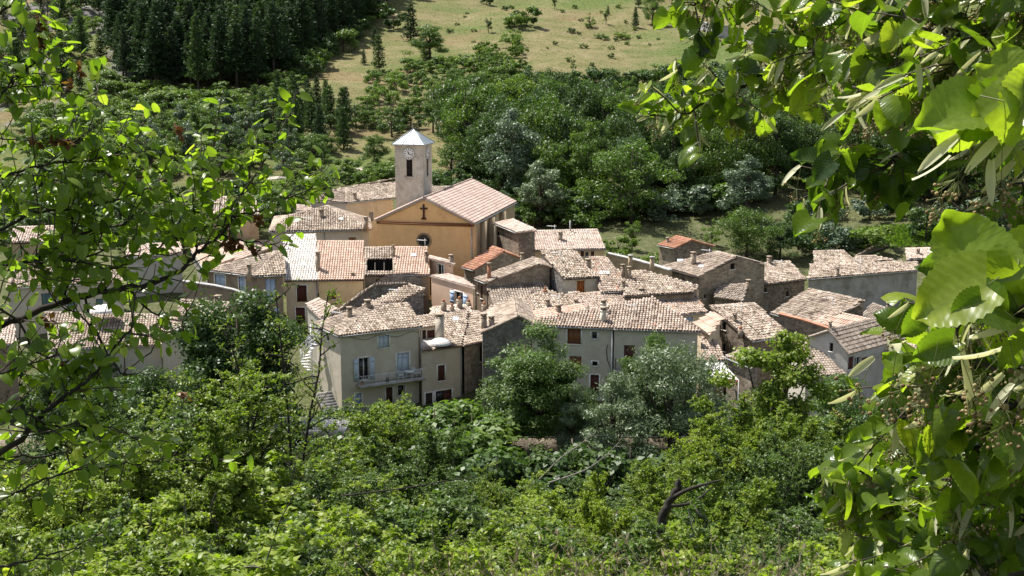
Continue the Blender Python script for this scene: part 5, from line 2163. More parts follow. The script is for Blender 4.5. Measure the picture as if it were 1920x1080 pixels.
# middle slope above the tower
for p in scatter([(672, 195), (690, 150), (790, 130), (870, 118), (880, 135), (860, 170), (840, 225), (800, 250), (690, 245)], 40, 3.4, rg, 200, 300):
    plant(K_BUSH, random.randrange(3), p, random.uniform(1.4, 3.2), random.choice([L_MID, L_LIGHT, L_MID, L_DARK]), 'leafy bush on the slope above the bell tower', 'bushes above the tower', wide=random.uniform(.9, 1.3), name='slope_bush')
for p in scatter([(885, 150), (900, 105), (960, 85), (980, 95), (980, 150), (960, 190), (880, 230), (870, 190)], 34, 3.0, rg, 200, 310):
    plant(K_BUSH, random.randrange(3), p, random.uniform(1.8, 3.6), random.choice([L_LIGHT, L_MID, L_MID]), 'bright bush at the left end of the big wood', 'bushes at the left end of the wood', wide=random.uniform(.9, 1.25))
for px, py, h, m in ((640, 250, 6, L_DARK), (668, 240, 5.5, L_MID), (690, 235, 5, L_MID), (756, 240, 5, L_MID), (735, 258, 6.5, L_DARK), (812, 250, 6.5, L_MID), (830, 225, 6, L_LIGHT), (780, 205, 4, L_MID), (622, 290, 4, L_MID), (545, 300, 5, L_BLUE)):
    plant(K_LOOSE, random.randrange(2), ghit(px, py), h, m, 'loose small tree on the slope just above the bell tower', 'small trees above the tower')

# hedge along the lower edge of the meadow
for k in range(22):
    px = 985 + k * 20 + random.uniform(-5, 5)
    py = 178 - k * 1.4 + random.uniform(-3, 3)
    plant(K_BUSH, random.randrange(3), ghit(px, py), random.uniform(2.6, 4.4), random.choice([L_DARK, L_DARK, L_MID]), 'dark hedge bush along the lower edge of the meadow', 'hedge bushes below the meadow', wide=1.25, name='hedge_bush')

# ---------------------------------------------------------------- the wood behind the village
WOOD = [(880, 275), (940, 255), (1000, 240), (1150, 232), (1300, 225), (1450, 235), (1600, 280), (1760, 335), (1930, 380), (1930, 405), (1700, 385), (1520, 352), (1440, 372), (1330, 385), (1200, 402), (1060, 400), (960, 396), (900, 350), (850, 330), (850, 290)]
wp = scatter(WOOD, 140, 4.2, rg, 160, 300)
wp.sort(key=lambda p: -p.y)
for p in wp:
    px, py = proj(p)
    h = random.uniform(8, 14.5) * (1 if py > 290 else .74)
    m = random.choices([L_DARK, L_MID, L_BLUE, L_LIGHT], [.46, .38, .10, .06])[0]
    v = random.randrange(4)
    plant(K_BROAD, v, p, h, m, 'broadleaf tree of the big dark wood behind the village', 'trees of the dark wood behind the village', wide=random.uniform(.7, 1.1))

# trees that stand out, each with its own label
NAMED = [
    (K_BROAD, 1, 806, 112, 7.6, L_MID, 'broad spreading oak with a domed crown on the dry meadow', 1.55),
    (K_BROAD, 1, 702, 312, 5.0, L_MID, 'small open crowned tree beside the pale track left of the tower', 1.35),
    (K_BROAD, 1, 592, 322, 6.0, L_MID, 'round pale green fig tree beside the track', 1.45),
    (K_LOOSE, 0, 845, 345, 7.0, L_MID, 'loose tree just right of the bell tower', 1.1),
    (K_BROAD, 2, 1013, 424, 8.5, L_SILVER, 'pale silvery poplar right behind the church', 1.15),
    (K_BROAD, 0, 1182, 420, 11.0, L_MID, 'big round tree standing out in front of the dark wood', 1.15),
    (K_BROAD, 2, 1398, 418, 9.0, L_BLUE, 'tall bluish willow in front of the dark wood on the right', 1.2),
    (K_BROAD, 3, 1400, 482, 6.2, L_MID, 'dense round garden tree behind the large stone gable', 1.25),
    (K_BROAD, 1, 1462, 485, 4.6, L_DARK, 'dark low tree just right of the dense garden tree', 1.3),
    (K_LOOSE, 1, 1185, 470, 3.6, L_LIGHT, 'small lime green tree above the long garden wall', 1.0),
    (K_BUSH, 1, 1160, 483, 2.6, L_LIGHT, 'round bright green bush behind the left end of the garden wall', 1.3),
    (K_BUSH, 2, 1222, 500, 1.7, L_LIGHT, 'low bright bush left of the red roofed house', 1.4),
    (K_LOOSE, 0, 1335, 462, 3.4, L_LIGHT, 'thin pale sapling tree on the bare earth behind the red roofed house', 1.0),
    (K_YPINE, 0, 770, 76, 8.5, L_PINE, 'large dark pine standing on the meadow above the oak', 1.2),
    (K_YPINE, 1, 711, 136, 8.0, L_PINE2, 'slender pine on the slope left of the oak', 1.0),
    (K_YPINE, 1, 702, 92, 5.0, L_PINE, 'short pine above the slender one left of the oak', 1.2),
    (K_YPINE, 0, 682, 122, 3.4, L_PINE2, 'smallest pine on the slope left of the oak', .9),
    (K_BUSH, 1, 738, 55, 5.0, L_DARK, 'dark bushy tree near the wood edge at the top of the meadow', 1.0),
    (K_BUSH, 1, 988, 50, 4.8, L_MID, 'largest round bush on the upper meadow', 1.15),
    (K_BUSH, 0, 965, 52, 3.0, L_LIGHT, 'lower bush touching the largest round bush on the meadow', 1.3),
    (K_LOOSE, 1, 916, 62, 3.6, L_DARK, 'small dark lollipop tree on the upper meadow', .9),
    (K_LOOSE, 0, 1106, 52, 3.6, L_LIGHT, 'small pale fruit tree in the middle of the upper meadow', 1.1),
    (K_LOOSE, 1, 1136, 46, 3.4, L_MID, 'thin fruit tree right of the pale one on the upper meadow', .7),
    (K_YPINE, 0, 1191, 52, 5.0, L_PINE, 'little pine beside the leafy trees at the top of the meadow', .9),
    (K_BROAD, 0, 1223, 48, 8.0, L_MID, 'leafy tree at the top right corner of the meadow', .8),
    (K_BUSH, 1, 1243, 50, 3.4, L_LIGHT, 'bright bush at the foot of the leafy tree at the top of the meadow', 1.0),
    (K_LOOSE, 1, 1040, 18, 3.4, L_MID, 'bare little tree at the very top of the meadow', .8),
    (K_BUSH, 0, 912, 9, 3.0, L_DARK, 'dark bush at the very top of the meadow', .9),
    (K_LOOSE, 0, 1075, 134, 3.4, L_MID, 'lone thin sapling at the lower end of the meadow', .5),
    (K_BUSH, 2, 1165, 72, 1.6, L_LIGHT, 'low yellow green bush on the meadow bank', 2.2),
    (K_BUSH, 2, 1128, 74, 1.4, L_MID, 'low grey green bush on the meadow bank', 2.0),
    (K_BUSH, 0, 1070, 62, 1.2, L_DARK, 'tiny dark bush on the meadow slope', 1.4),
    (K_YPINE, 0, 1140, 28, 2.4, L_PINE2, 'tiny pine at the top of the meadow', 1.0),
    (K_YPINE, 1, 1197, 14, 5.0, L_PINE, 'dark pine at the top edge of the picture above the meadow', 1.1),
    (K_BUSH, 0, 1735, 452, 4.2, L_DARK, 'dark conical bush on the bright green lawn', .9),
    (K_BUSH, 1, 1762, 456, 2.8, L_MID, 'smaller bush on the bright green lawn beside the dark one', .9),
    (K_BUSH, 1, 1815, 445, 5.0, L_BLUE, 'greyish bush right of the bright green lawn', 1.4),
    (K_BUSH, 0, 1640, 470, 3.0, L_LIGHT, 'light green bush behind the far right houses', 1.5),
    (K_BUSH, 2, 1560, 470, 3.2, L_BLUE, 'greyish bush behind the far right houses', 1.4),
]
for kd, v, px, py, h, m, lab, wd in NAMED:
    plant(kd, v, ghit(px, py), h, m, lab, wide=wd)
for p in scatter([(1440, 470), (1530, 400), (1700, 405), (1900, 440), (1900, 490), (1800, 470), (1790, 425), (1620, 425), (1560, 470)], 26, 4, rg, 150, 200):
    if inpoly(*proj(p), [(1560, 475), (1600, 415), (1800, 410), (1830, 475)]):
        continue
    plant(K_BUSH, random.randrange(3), p, random.uniform(2.5, 4.5), random.choice([L_DARK, L_MID, L_BLUE]), 'bush at the foot of the wood behind the far right houses', 'bushes at the foot of the right wood', wide=1.2)
for p in scatter([(780, 360), (860, 350), (960, 395), (1060, 410), (1130, 425), (1120, 428), (1000, 425), (960, 400), (830, 372)], 16, 4, rg, 158, 200):
    plant(K_BUSH, random.randrange(3), p, random.uniform(2.5, 5), random.choice([L_DARK, L_MID, L_DARK]), 'bush at the foot of the wood behind the church', 'bushes behind the church', wide=1.2)
for p in scatter([(555, 340), (740, 318), (740, 345), (640, 350), (570, 370), (545, 370)], 22, 2.6, rg, 160, 200):
    plant(K_BUSH, random.randrange(3), p, random.uniform(1.3, 3.0), random.choice([L_LIGHT, L_MID, L_MID]), 'low bush on the bank below the pale track', 'bushes below the pale track', wide=1.2)
for p in scatter([(880, 20), (1250, 10), (1400, 95), (1000, 140), (900, 110), (830, 70)], 46, 5, rg, 240, 400):
    plant(K_BUSH, random.randrange(3), p, random.uniform(.5, 1.3), random.choice([L_MID, L_PINE2, L_LIGHT]), 'tiny weed bush dotted over the dry meadow', 'weed bushes on the meadow', wide=1.2, name='weed_bush')

for p in scatter([(960, 400), (1100, 408), (1250, 400), (1330, 388), (1440, 376), (1440, 385), (1340, 400), (1250, 412), (1100, 420), (960, 412)], 30, 3, rg, 150, 210):
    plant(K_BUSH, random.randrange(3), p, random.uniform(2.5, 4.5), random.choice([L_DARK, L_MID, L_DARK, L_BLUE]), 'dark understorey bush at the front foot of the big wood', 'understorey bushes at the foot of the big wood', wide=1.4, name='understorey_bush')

# gardens among and behind the left houses
GARD = scatter([(0, 345), (300, 335), (545, 360), (560, 400), (480, 470), (340, 480), (0, 480)], 46, 4.2, rg, 128, 190)
for p in GARD:
    plant(K_BUSH if random.random() < .7 else K_LOOSE, random.randrange(2), p, random.uniform(2, 4.2), random.choice([L_MID, L_DARK, L_LIGHT]), 'green garden bush or small tree between the houses on the left', 'garden greenery on the left', wide=1.3, name='garden_bush')
for p in scatter([(40, 690), (300, 690), (330, 740), (330, 800), (0, 800)], 12, 3.5, rg, 99, 113):
    plant(K_BUSH, random.randrange(3), p, random.uniform(2, 3.6), random.choice([L_MID, L_DARK]), 'bush in front of the canal tile house on the left', 'bushes before the left houses', wide=1.3, name='garden_bush')

# grass: tufts over the slope, one object
rg2 = np.random.default_rng(9)
n = 42000
Y = rg2.uniform(170, 400, n)
X = rg2.uniform(-.42, .42, n) * Y
Z = ground_np(X, Y)
g = MB()
for k in range(2):
    leaf_cloud(g, np.stack([X + rg2.normal(0, .1, n), Y + rg2.normal(0, .1, n), Z - .03], -1), np.stack([rg2.normal(0, .45, n), rg2.normal(0, .45, n), np.ones(n)], -1), rg2.normal(0, 1, (n, 3)),
               rg2.uniform(.10, .30, n), [(0, 0, 0), (.35, .6, .05), (0, 1, 0), (-.35, .6, .05)], [(0, 1, 2, 3)], rg2.uniform(0, 1, n))
tag(g.build('grass', leafmat('drygrass', [(0, (.11, .125, .045)), (.35, (.17, .155, .075)), (.7, (.24, .20, .12)), (1, (.28, .235, .16))], 0.5, .1, .8, tcol=(1.6, 1.6, 1.2))), 'dry tufted grass over the hillside', 'grass', kind='stuff')
# lawn, right, behind the houses
L0 = [ghit(px, py) for px, py in ((1590, 455), (1640, 425), (1780, 420), (1800, 455))]
n = 9000
ps = scatter([(1585, 462), (1620, 428), (1785, 420), (1810, 462)], 900, .25, rg, 150, 190, 40000)
ps = np.array([list(p) for p in ps])
q = np.repeat(ps, 8, 0) + rg2.normal(0, .35, (len(ps) * 8, 3)) * np.array([1, 1, 0])
q[:, 2] = ground_np(q[:, 0], q[:, 1]) - .02
g = MB()
leaf_cloud(g, q, np.stack([rg2.normal(0, .5, len(q)), rg2.normal(0, .5, len(q)), np.ones(len(q))], -1), rg2.normal(0, 1, (len(q), 3)), rg2.uniform(.2, .42, len(q)),
           [(0, 0, 0), (.4, .6, .05), (0, 1, 0), (-.4, .6, .05)], [(0, 1, 2, 3)], rg2.uniform(0, 1, len(q)))
tag(g.build('lawn_grass', leafmat('lawn', [(0, (.07, .13, .02)), (1, (.14, .20, .04))], .4, .2)), 'bright green grass of the garden behind the far right houses', 'grass', kind='stuff')

# pale track with its low wall, and the concrete walls above the meadow
def strip(name, pxs, width, mat, lift=.06):
    P = [ghit(*q) for q in pxs]
    m = MB()
    for a, b in zip(P, P[1:]):
        n = 8
        for k in range(n):
            c, d = a.lerp(b, k / n), a.lerp(b, (k + 1) / n)
            e = Vector((b.y - a.y, a.x - b.x, 0)).normalized() * width / 2
            q = [c + e, d + e, d - e, c - e]
            m.poly([Vector((p.x, p.y, ground(p.x, p.y) + lift)) for p in q])
    o = m.build(name, mat)
    tag(o, kind='structure')
    return o


M_DUST = simple('dust', (.40, .36, .30), .95, var=.25, sc=.8)
strip('path', [(500, 336), (560, 331), (620, 326), (690, 316), (745, 309)], 1.6, M_DUST)
def ground_wall(label, pxs, hgt, mat):
    P = [ghit(*q) for q in pxs]
    tops = [(p + Vector((0, 0, hgt))) for p in P]
    pp = [proj(t) for t in tops]
    return free_wall('concrete_wall', label, 'wall', pp, [t.y for t in tops], .4, MAT_CW, M_CONC, capw=.05)


MAT_CW = plaster('concretewall', (.42, .41, .40), .8)
ground_wall('long stepped concrete wall along the right top of the meadow', [(1284, 46), (1310, 56), (1338, 67)], 2.2, MAT_CW)
ground_wall('concrete wall running down to the right from the block above the meadow', [(1373, 72), (1410, 84), (1470, 103)], 2.4, MAT_CW)
ground_wall('short concrete wall block between the two long walls above the meadow', [(1338, 71), (1372, 72)], 2.8, MAT_CW)

# ---------------------------------------------------------------- river side: road, bridge, quay
rd = MB()
xs = np.linspace(-60, 60, 41)
for a, b in zip(xs, xs[1:]):
    rd.poly([Vector((a, 98.2, ground(a, 98.2) + .05)), Vector((b, 98.2, ground(b, 98.2) + .05)), Vector((b, 103.5, ground(b, 103.5) + .05)), Vector((a, 103.5, ground(a, 103.5) + .05))])
tag(rd.build('road', simple('asphalt', (.12, .12, .12), .9, var=.2, sc=1.5)), kind='structure')
wt = MB()
wt.poly([Vector((-90, 80.5, -2.9)), Vector((90, 80.5, -2.9)), Vector((90, 94.5, -2.9)), Vector((-90, 94.5, -2.9))])
tag(wt.build('river', simple('river_water', (.05, .06, .05), .08, 0, .5)), kind='structure')
qw = thing('quay_wall', 'low pale quay wall along the road by the river', 'wall', (0, 97.3, -1))
m = MB()
m.box(Vector((0, 97.35, -1.2)), Vector((60, 0, 0)), Vector((0, .22, 0)), Vector((0, 0, 1.6)))
m.build('wall_body', S_TAN, qw)
m = MB()
m.box(Vector((0, 97.35, .47)), Vector((60.05, 0, 0)), Vector((0, .3, 0)), Vector((0, 0, .065)))
m.build('coping', M_CONC, qw)
bz = .55
b0, b1 = at(480, 806, 94), at(625, 806, 94)
br = thing('footbridge', 'pale concrete bridge with a thin metal railing left of the greige house', 'bridge', Vector((b0.x, 95, bz)))
bx0, bx1, by0, by1 = b0.x - 2, b1.x + 1.0, 93.3, 96.2
zt_ = at(550, 807, 93.3).z
m = MB()
m.box(Vector(((bx0 + bx1) / 2, (by0 + by1) / 2, zt_ - .2)), Vector(((bx1 - bx0) / 2, 0, 0)), Vector((0, (by1 - by0) / 2, 0)), Vector((0, 0, .2)))
m.build('deck', M_CONC, br)
m = MB()
m.box(Vector(((bx0 + bx1) / 2, by0 + .1, zt_ - .65)), Vector(((bx1 - bx0) / 2, 0, 0)), Vector((0, .12, 0)), Vector((0, 0, .24)))
m.build('girder', M_DARKMETAL, br)
m = MB()
for k in range(int((bx1 - bx0) / .16)):
    x = bx0 + k * .16
    m.tube([Vector((x, by0 + .06, zt_)), Vector((x, by0 + .06, zt_ + 1.0))], .012 if k % 10 else .03, 4)
for zz in (.1, 1.0):
    m.tube([Vector((bx0, by0 + .06, zt_ + zz)), Vector((bx1, by0 + .06, zt_ + zz))], .025, 5)
m.build('railing', M_ZINC, br)
for px, lab in ((bx0 + .6, 'left'), (bx1 - .6, 'right')):
    m = MB()
    m.box(Vector((px, 94.3, zt_ - 2.3)), Vector((.5, 0, 0)), Vector((0, 2.2, 0)), Vector((0, 0, 1.9)))
    m.build('abutment', S_TAN, br)
for i, (px, py, Y, s) in enumerate(((505, 842, 88, 1.0), (530, 850, 87, .8), (555, 838, 90, .9), (290, 828, 86, 1.1))):
    c = at(px, py, Y)
    m = MB()
    rgk = np.random.default_rng(60 + i)
    rows = []
    for a in np.linspace(-math.pi / 2, math.pi / 2, 7):
        rows.append([Vector((c.x + s * math.cos(a) * math.cos(b) * (1.2 + .25 * rgk.normal()), c.y + s * math.cos(a) * math.sin(b) * (.9 + .2 * rgk.normal()), c.z - .4 + s * .6 * math.sin(a) * (1 + .15 * rgk.normal()))) for b in np.linspace(0, 2 * math.pi, 11)[:-1]])
    for p, q in zip(rows, rows[1:]):
        for k in range(10):
            m.poly([p[k], p[(k + 1) % 10], q[(k + 1) % 10], q[k]])
    tag(m.build('boulder', M_STEP), ('largest pale boulder under the bridge', 'smaller pale boulder lying in front of the bridge boulders', 'pale boulder below the right end of the bridge', 'pale boulder on the bank far left of the bridge')[i], 'boulder')

# ---------------------------------------------------------------- trees in front of the houses
def near(seed, **k):
    return broad_tree(seed, **k)


K_T1 = Kind('lime_tree', 'tree', [(*broad_tree(61, 12, 4.6, clear=.06, blobs=90, per=800, leaf=.22, shape='dome'), 12)])
K_T2 = Kind('ash_tree', 'tree', [(*broad_tree(62, 10, 3.6, clear=.08, blobs=90, per=620, leaf=.26, shape='dome', tmpl=LEAF_N, up=1.0, narrow=1.0), 10)])
K_T3 = Kind('willow_tree', 'tree', [(*broad_tree(63, 10, 4.6, clear=.04, blobs=64, per=760, leaf=.25, shape='dome', tmpl=LEAF_N, up=.1, open_=.24), 10), (*broad_tree(64, 10, 2.6, clear=.04, blobs=50, per=560, leaf=.24, shape='column', tmpl=LEAF_N, up=.1, open_=.2), 10)])
K_T4 = Kind('poplar_tree', 'tree', [(*broad_tree(65, 9.5, 2.0, clear=.02, blobs=80, per=330, leaf=.17, shape='column', tmpl=LEAF_4, up=.9), 9.5)])


def plant_top(kind, var, px, pt, Y, mat, label, width=None, group=None, wide=None, name=None, rot=None):
    """stand a plant on the ground at depth Y with its top at pixel row pt"""
    t = at(px, pt, Y)
    g = ground(t.x, Y)
    return plant(kind, var, (t.x, Y, g), max(.3, t.z - g), mat, label, group, wide or 1.0, rot, 0.05, name)


plant_top(K_T1, 0, 447, 552, 99, L_DARK, 'large dense dark round tree left of the greige riverside house', wide=1.15)
plant_top(K_T2, 0, 1000, 615, 98.5, L_MID, 'tall layered green tree in front of the dark stone gable', wide=1.15)
plant_top(K_T3, 0, 1262, 648, 95, L_SILVER, 'big silvery willow in front of the long greige house', wide=1.05)
plant_top(K_T3, 1, 1082, 720, 96, L_SILVER, 'small thin silvery willow right of the layered tree', wide=.9)
plant_top(K_T3, 1, 1235, 628, 98, L_MID, 'narrow green tree rising behind the silvery willow', wide=1.0)
plant_top(K_T3, 1, 1160, 700, 94, L_SILVER, 'slim willow at the left side of the big silvery one', wide=1.1)
plant_top(K_T4, 0, 1450, 628, 55, L_SCRUB, 'tall bright green young poplar right of the silvery willow', wide=1.0)
plant_top(K_T3, 1, 1580, 705, 92, L_MID, 'leafy green tree below the white plastered house', wide=1.6)
plant_top(K_T1, 0, 1600, 760, 88, L_DARK, 'dark bushy tree on the bank below the white plastered house', wide=1.0)
plant_top(K_T1, 0, 1395, 770, 90, L_DARK, 'dark bushy tree on the river bank behind the young poplar', wide=.9)
plant_top(K_T1, 0, 1720, 700, 96, L_MID, 'green tree beside the white house wing on the right', wide=.9)
plant_top(K_T1, 0, 300, 700, 92, L_DARK, 'dark tree on the river bank behind the left branches', wide=1.0)
plant_top(K_T1, 0, 130, 690, 95, L_DARK, 'dark tree by the river at the far left', wide=1.0)
for k, px in enumerate((815, 850, 885, 920)):
    plant_top(K_BUSH, k % 3, px, 768 + (k % 2) * 8, 96.2, L_MID, 'ivy clad hedge bush below the narrow terrace house', group='ivy hedge by the river road', wide=1.5, name='ivy_bush')
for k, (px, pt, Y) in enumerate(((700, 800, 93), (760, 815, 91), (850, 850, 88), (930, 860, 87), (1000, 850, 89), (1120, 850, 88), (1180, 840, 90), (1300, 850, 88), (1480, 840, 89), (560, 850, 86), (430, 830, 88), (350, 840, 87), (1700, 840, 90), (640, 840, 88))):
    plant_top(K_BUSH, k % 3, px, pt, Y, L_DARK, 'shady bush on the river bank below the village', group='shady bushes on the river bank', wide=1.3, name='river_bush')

for k in range(11):
    px = 560 + k * 34 + random.uniform(-8, 8)
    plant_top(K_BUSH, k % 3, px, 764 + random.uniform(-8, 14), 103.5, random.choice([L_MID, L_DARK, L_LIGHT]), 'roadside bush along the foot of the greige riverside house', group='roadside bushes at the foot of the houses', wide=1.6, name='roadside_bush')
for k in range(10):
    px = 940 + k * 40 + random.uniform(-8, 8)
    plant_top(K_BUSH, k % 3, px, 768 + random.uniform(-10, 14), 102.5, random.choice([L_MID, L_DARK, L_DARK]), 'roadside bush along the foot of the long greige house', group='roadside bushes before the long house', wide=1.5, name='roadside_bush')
# ================================================================ the near slope
K_SHRUB = Kind('shrub', 'shrub', [(*twig_shrub(71, 3.0, 1.5, 8, .090, 13, 8, 13), 3), (*twig_shrub(72, 3.0, 1.2, 7, .070, 15, 8, 13), 3), (*twig_shrub(73, 3.0, 1.8, 10, .105, 11, 8, 12), 3), (*twig_shrub(74, 3.0, 1.4, 9, .055, 14, 10, 16), 3)], 'stems', 'foliage', M_BARKG)
K_SAP = Kind('sapling', 'tree', [(*twig_shrub(81, 6.0, 2.0, 7, .095, 22, 11, 15, leader=True, clear=.18), 6), (*twig_shrub(82, 6.0, 2.3, 9, .088, 20, 11, 15, clear=.15), 6), (*twig_shrub(83, 6.0, 1.5, 3, .07, 13, 4, 6, leader=True, clear=.35), 6)], 'stems', 'foliage', M_BARKD)

random.seed(21)
# individual small trees seen against the village
for kd, v, px, pt, Y, m, lab, wd in (
        (K_SAP, 1, 700, 748, 50, L_SCRUB, 'bushy yellow green tree in front of the greige riverside house', 1.25),
        (K_SAP, 0, 770, 800, 46, L_SCRUBD, 'darker bushy tree below the ivy hedge', 1.1),
        (K_SAP, 1, 610, 835, 44, L_SCRUB, 'low bushy tree in front of the bridge', 1.1),
        (K_SAP, 2, 540, 525, 36, L_SCRUB, 'very thin tall sapling with few leaves in front of the bridge', .8),
        (K_SAP, 1, 410, 690, 34, L_SCRUB, 'airy twiggy tree before the dense dark round tree', 1.3),
        (K_SAP, 1, 250, 740, 30, L_SCRUBD, 'twiggy dark tree low on the left behind the near branches', 1.3),
        (K_SAP, 0, 330, 790, 28, L_SCRUB, 'small yellow green tree left of the bridge', 1.2),
        (K_SAP, 1, 1330, 790, 42, L_FRESH, 'bright leafy sapling between the willow and the young poplar', 1.0),
        (K_SAP, 0, 1560, 770, 50, L_SCRUB, 'bright bushy tree right of the young poplar', 1.2),
        (K_SAP, 1, 1260, 860, 30, L_SCRUB, 'yellowish small tree around the dead trunk', 1.2),
        (K_SAP, 1, 1420, 830, 34, L_SCRUBD, 'dark leafy tree under the young poplar', 1.1),
        (K_SAP, 0, 1130, 905, 24, L_FRESH, 'pale green sapling left of the dead trunk', .9),
        (K_SAP, 1, 930, 880, 38, L_SCRUB, 'rounded yellow green bush tree in the bottom middle', 1.2),
        (K_SAP, 1, 840, 890, 36, L_SCRUBD, 'dense twiggy bush tree left of the rounded one in the bottom middle', 1.2)):
    plant_top(kd, v, px, pt, Y, m, lab, wide=wd, rot=random.uniform(0, 6.28))

for kd, v, px, pt, Y, m, lab, wd in (
        (K_SAP, 1, 200, 790, 26, L_SCRUB, 'leafy small tree in the lower left corner, behind the near branches', 1.3),
        (K_SAP, 0, 480, 800, 38, L_SCRUBD, 'dark small tree just left of the bridge', 1.2),
        (K_SAP, 1, 90, 860, 20, L_FRESH, 'pale green small tree at the lower left edge', 1.3),
        (K_SAP, 1, 660, 870, 30, L_SCRUBD, 'dark bushy sapling below the bridge', 1.3),
        (K_SAP, 0, 1400, 760, 48, L_SCRUB, 'bright bushy tree hugging the left side of the young poplar', 1.1),
        (K_SAP, 1, 1500, 800, 40, L_SCRUBD, 'dark bushy tree hugging the right side of the young poplar', 1.2),
        (K_SAP, 1, 1680, 800, 46, L_SCRUB, 'bushy tree behind the lower linden leaves', 1.2),
        (K_SAP, 1, 1030, 900, 30, L_FRESH, 'pale bushy sapling under the dead grey branch', 1.2),
        (K_SAP, 0, 1320, 880, 22, L_SCRUB, 'yellow green sapling right of the dead trunk', 1.0)):
    plant_top(kd, v, px, pt, Y, m, lab, wide=wd, rot=random.uniform(0, 6.28))

SH = []
def row(x0, x1, n, pt, jit, Y, mats, wide=1.2):
    for k in range(n):
        px = x0 + (x1 - x0) * (k + random.uniform(.2, .8)) / n
        SH.append((px, pt + random.uniform(-jit, jit), Y * random.uniform(.9, 1.12), random.choice(mats), wide * random.uniform(.85, 1.25)))


row(420, 1500, 13, 905, 35, 44, [L_SCRUB, L_SCRUBD, L_SCRUBD], 1.5)
row(-40, 700, 11, 880, 30, 33, [L_SCRUB, L_FRESH, L_SCRUBD], 1.4)
row(560, 1560, 13, 930, 42, 27, [L_SCRUB, L_FRESH, L_SCRUBD, L_SCRUBD], 1.4)
row(-40, 1600, 16, 970, 45, 18, [L_SCRUB, L_FRESH, L_SCRUBD], 1.25)
row(1300, 1960, 9, 940, 30, 24, [L_SCRUB, L_SCRUBD], 1.3)
row(-40, 1500, 13, 1005, 40, 12.5, [L_FRESH, L_SCRUB, L_SCRUBD], 1.15)
row(-60, 1500, 12, 1035, 28, 8.2, [L_FRESH, L_FRESH, L_SCRUB], 1.2)
for k, (px, pt, Y, m, wd) in enumerate(SH):
    plant_top(K_SHRUB, random.randrange(4), px, pt, Y, m, 'yellow green leafy shrub of the thicket on the near slope', group='shrubs of the near thicket', wide=wd)

# herb layer on the near slope
rg3 = np.random.default_rng(33)
n = 46000
Y = 3.2 + 84 * rg3.uniform(0, 1, n) ** 1.7
X = rg3.uniform(-.47, .47, n) * Y
Z = ground_np(X, Y) + rg3.uniform(0.0, 1, n) ** 2 * (.35 + Y * .008)
g = MB()
leaf_cloud(g, np.stack([X, Y, Z], -1), rg3.normal(0, 1, (n, 3)) * np.array([1, 1, .35]), np.array([0, 0, 1]) + rg3.normal(0, .5, (n, 3)), (.05 + Y * .0022) * rg3.uniform(.7, 1.4, n), LEAF_4[0], LEAF_4[1], rg3.uniform(0, 1, n))
tag(g.build('undergrowth', L_SCRUBD), 'low leafy undergrowth covering the near slope', 'undergrowth', kind='stuff')
# dry grass stalks along the bottom edge
g = MB()
for k in range(300):
    px = random.choice([random.uniform(1080, 1560), random.uniform(860, 1000), random.uniform(1250, 1540)])
    Y_ = random.uniform(3.6, 7.5)
    c = at(px, 1080, Y_)
    c.z = ground(c.x, c.y)
    ztop = at(px, random.uniform(1020, 1078), Y_).z
    L = max(.15, min(ztop - c.z, 1.3))
    d = Vector((random.gauss(0, .28), random.gauss(0, .2), 0))
    p = [c, c + d * L * .3 + Vector((0, 0, L * .55)), c + d * L + Vector((0, 0, L * .95))]
    r = random.random()
    g.tube(p, [.0035, .0025, .001], 3, r, cap=False)
    for j in range(7):
        q = p[1].lerp(p[2], j / 7 + .1)
        e = Vector((random.gauss(0, 1), random.gauss(0, 1), 1.2)).normalized()
        s = e.cross(Vector((0, 1, 0))).normalized()
        g.poly([q, q + e * .018 + s * .004, q + e * .04, q + e * .018 - s * .004], r)
tag(g.build('dry_grass', leafmat('straw', [(0, (.22, .17, .10)), (.5, (.33, .27, .17)), (1, (.45, .38, .26))], .3, .2, .7, tcol=(1, 1, .9))), 'dry straw coloured grass stalks at the bottom of the picture', 'grass', kind='stuff')


def guide(pts, n=6):
    """smooth curve through (px,py,Y) points -> list of Vectors"""
    P = [at(*q) for q in pts]
    if len(P) < 3:
        return [P[0].lerp(P[-1], i / n) for i in range(n + 1)]
    out = []
    for i in range(len(P) - 1):
        a, b, c, d = P[max(i - 1, 0)], P[i], P[i + 1], P[min(i + 2, len(P) - 1)]
        for k in range(n):
            t = k / n
            out.append(0.5 * ((2 * b) + (c - a) * t + (2 * a - 5 * b + 4 * c - d) * t * t + (3 * b - a - 3 * c + d) * t ** 3))
    out.append(P[-1])
    return out


def wob(pts, s, rg):
    return [p + Vector(rg.normal(0, s, 3)) for p in pts]


# broken dead trunk and dead branches
dt = thing('dead_tree', 'dark broken dead trunk with a bare forked branch among the bright shrubs', 'dead tree', at(1238, 1010, 14))
m = MB()
pt_ = guide([(1236, 1040, 14), (1240, 1000, 14), (1243, 965, 14), (1262, 930, 14), (1275, 895, 14)], 5)
m.tube(wob(pt_, .012, RNG), list(np.linspace(.062, .04, len(pt_) - 2)) + [.03, .01], 9)
m.build('trunk', M_BARKD, dt)
for pp, r0 in (([(1258, 935, 14), (1290, 918, 13.8), (1322, 908, 13.6), (1352, 900, 13.5)], .028), ([(1250, 950, 14), (1290, 945, 14.2), (1310, 935, 14.3), (1335, 915, 14.4)], .022), ([(1300, 945, 14.2), (1312, 965, 14), (1330, 985, 14)], .018)):
    m = MB()
    q = guide(pp, 4)
    m.tube(q, list(np.linspace(r0, r0 * .3, len(q))), 6)
    m.build('branch', M_BARKD, dt)
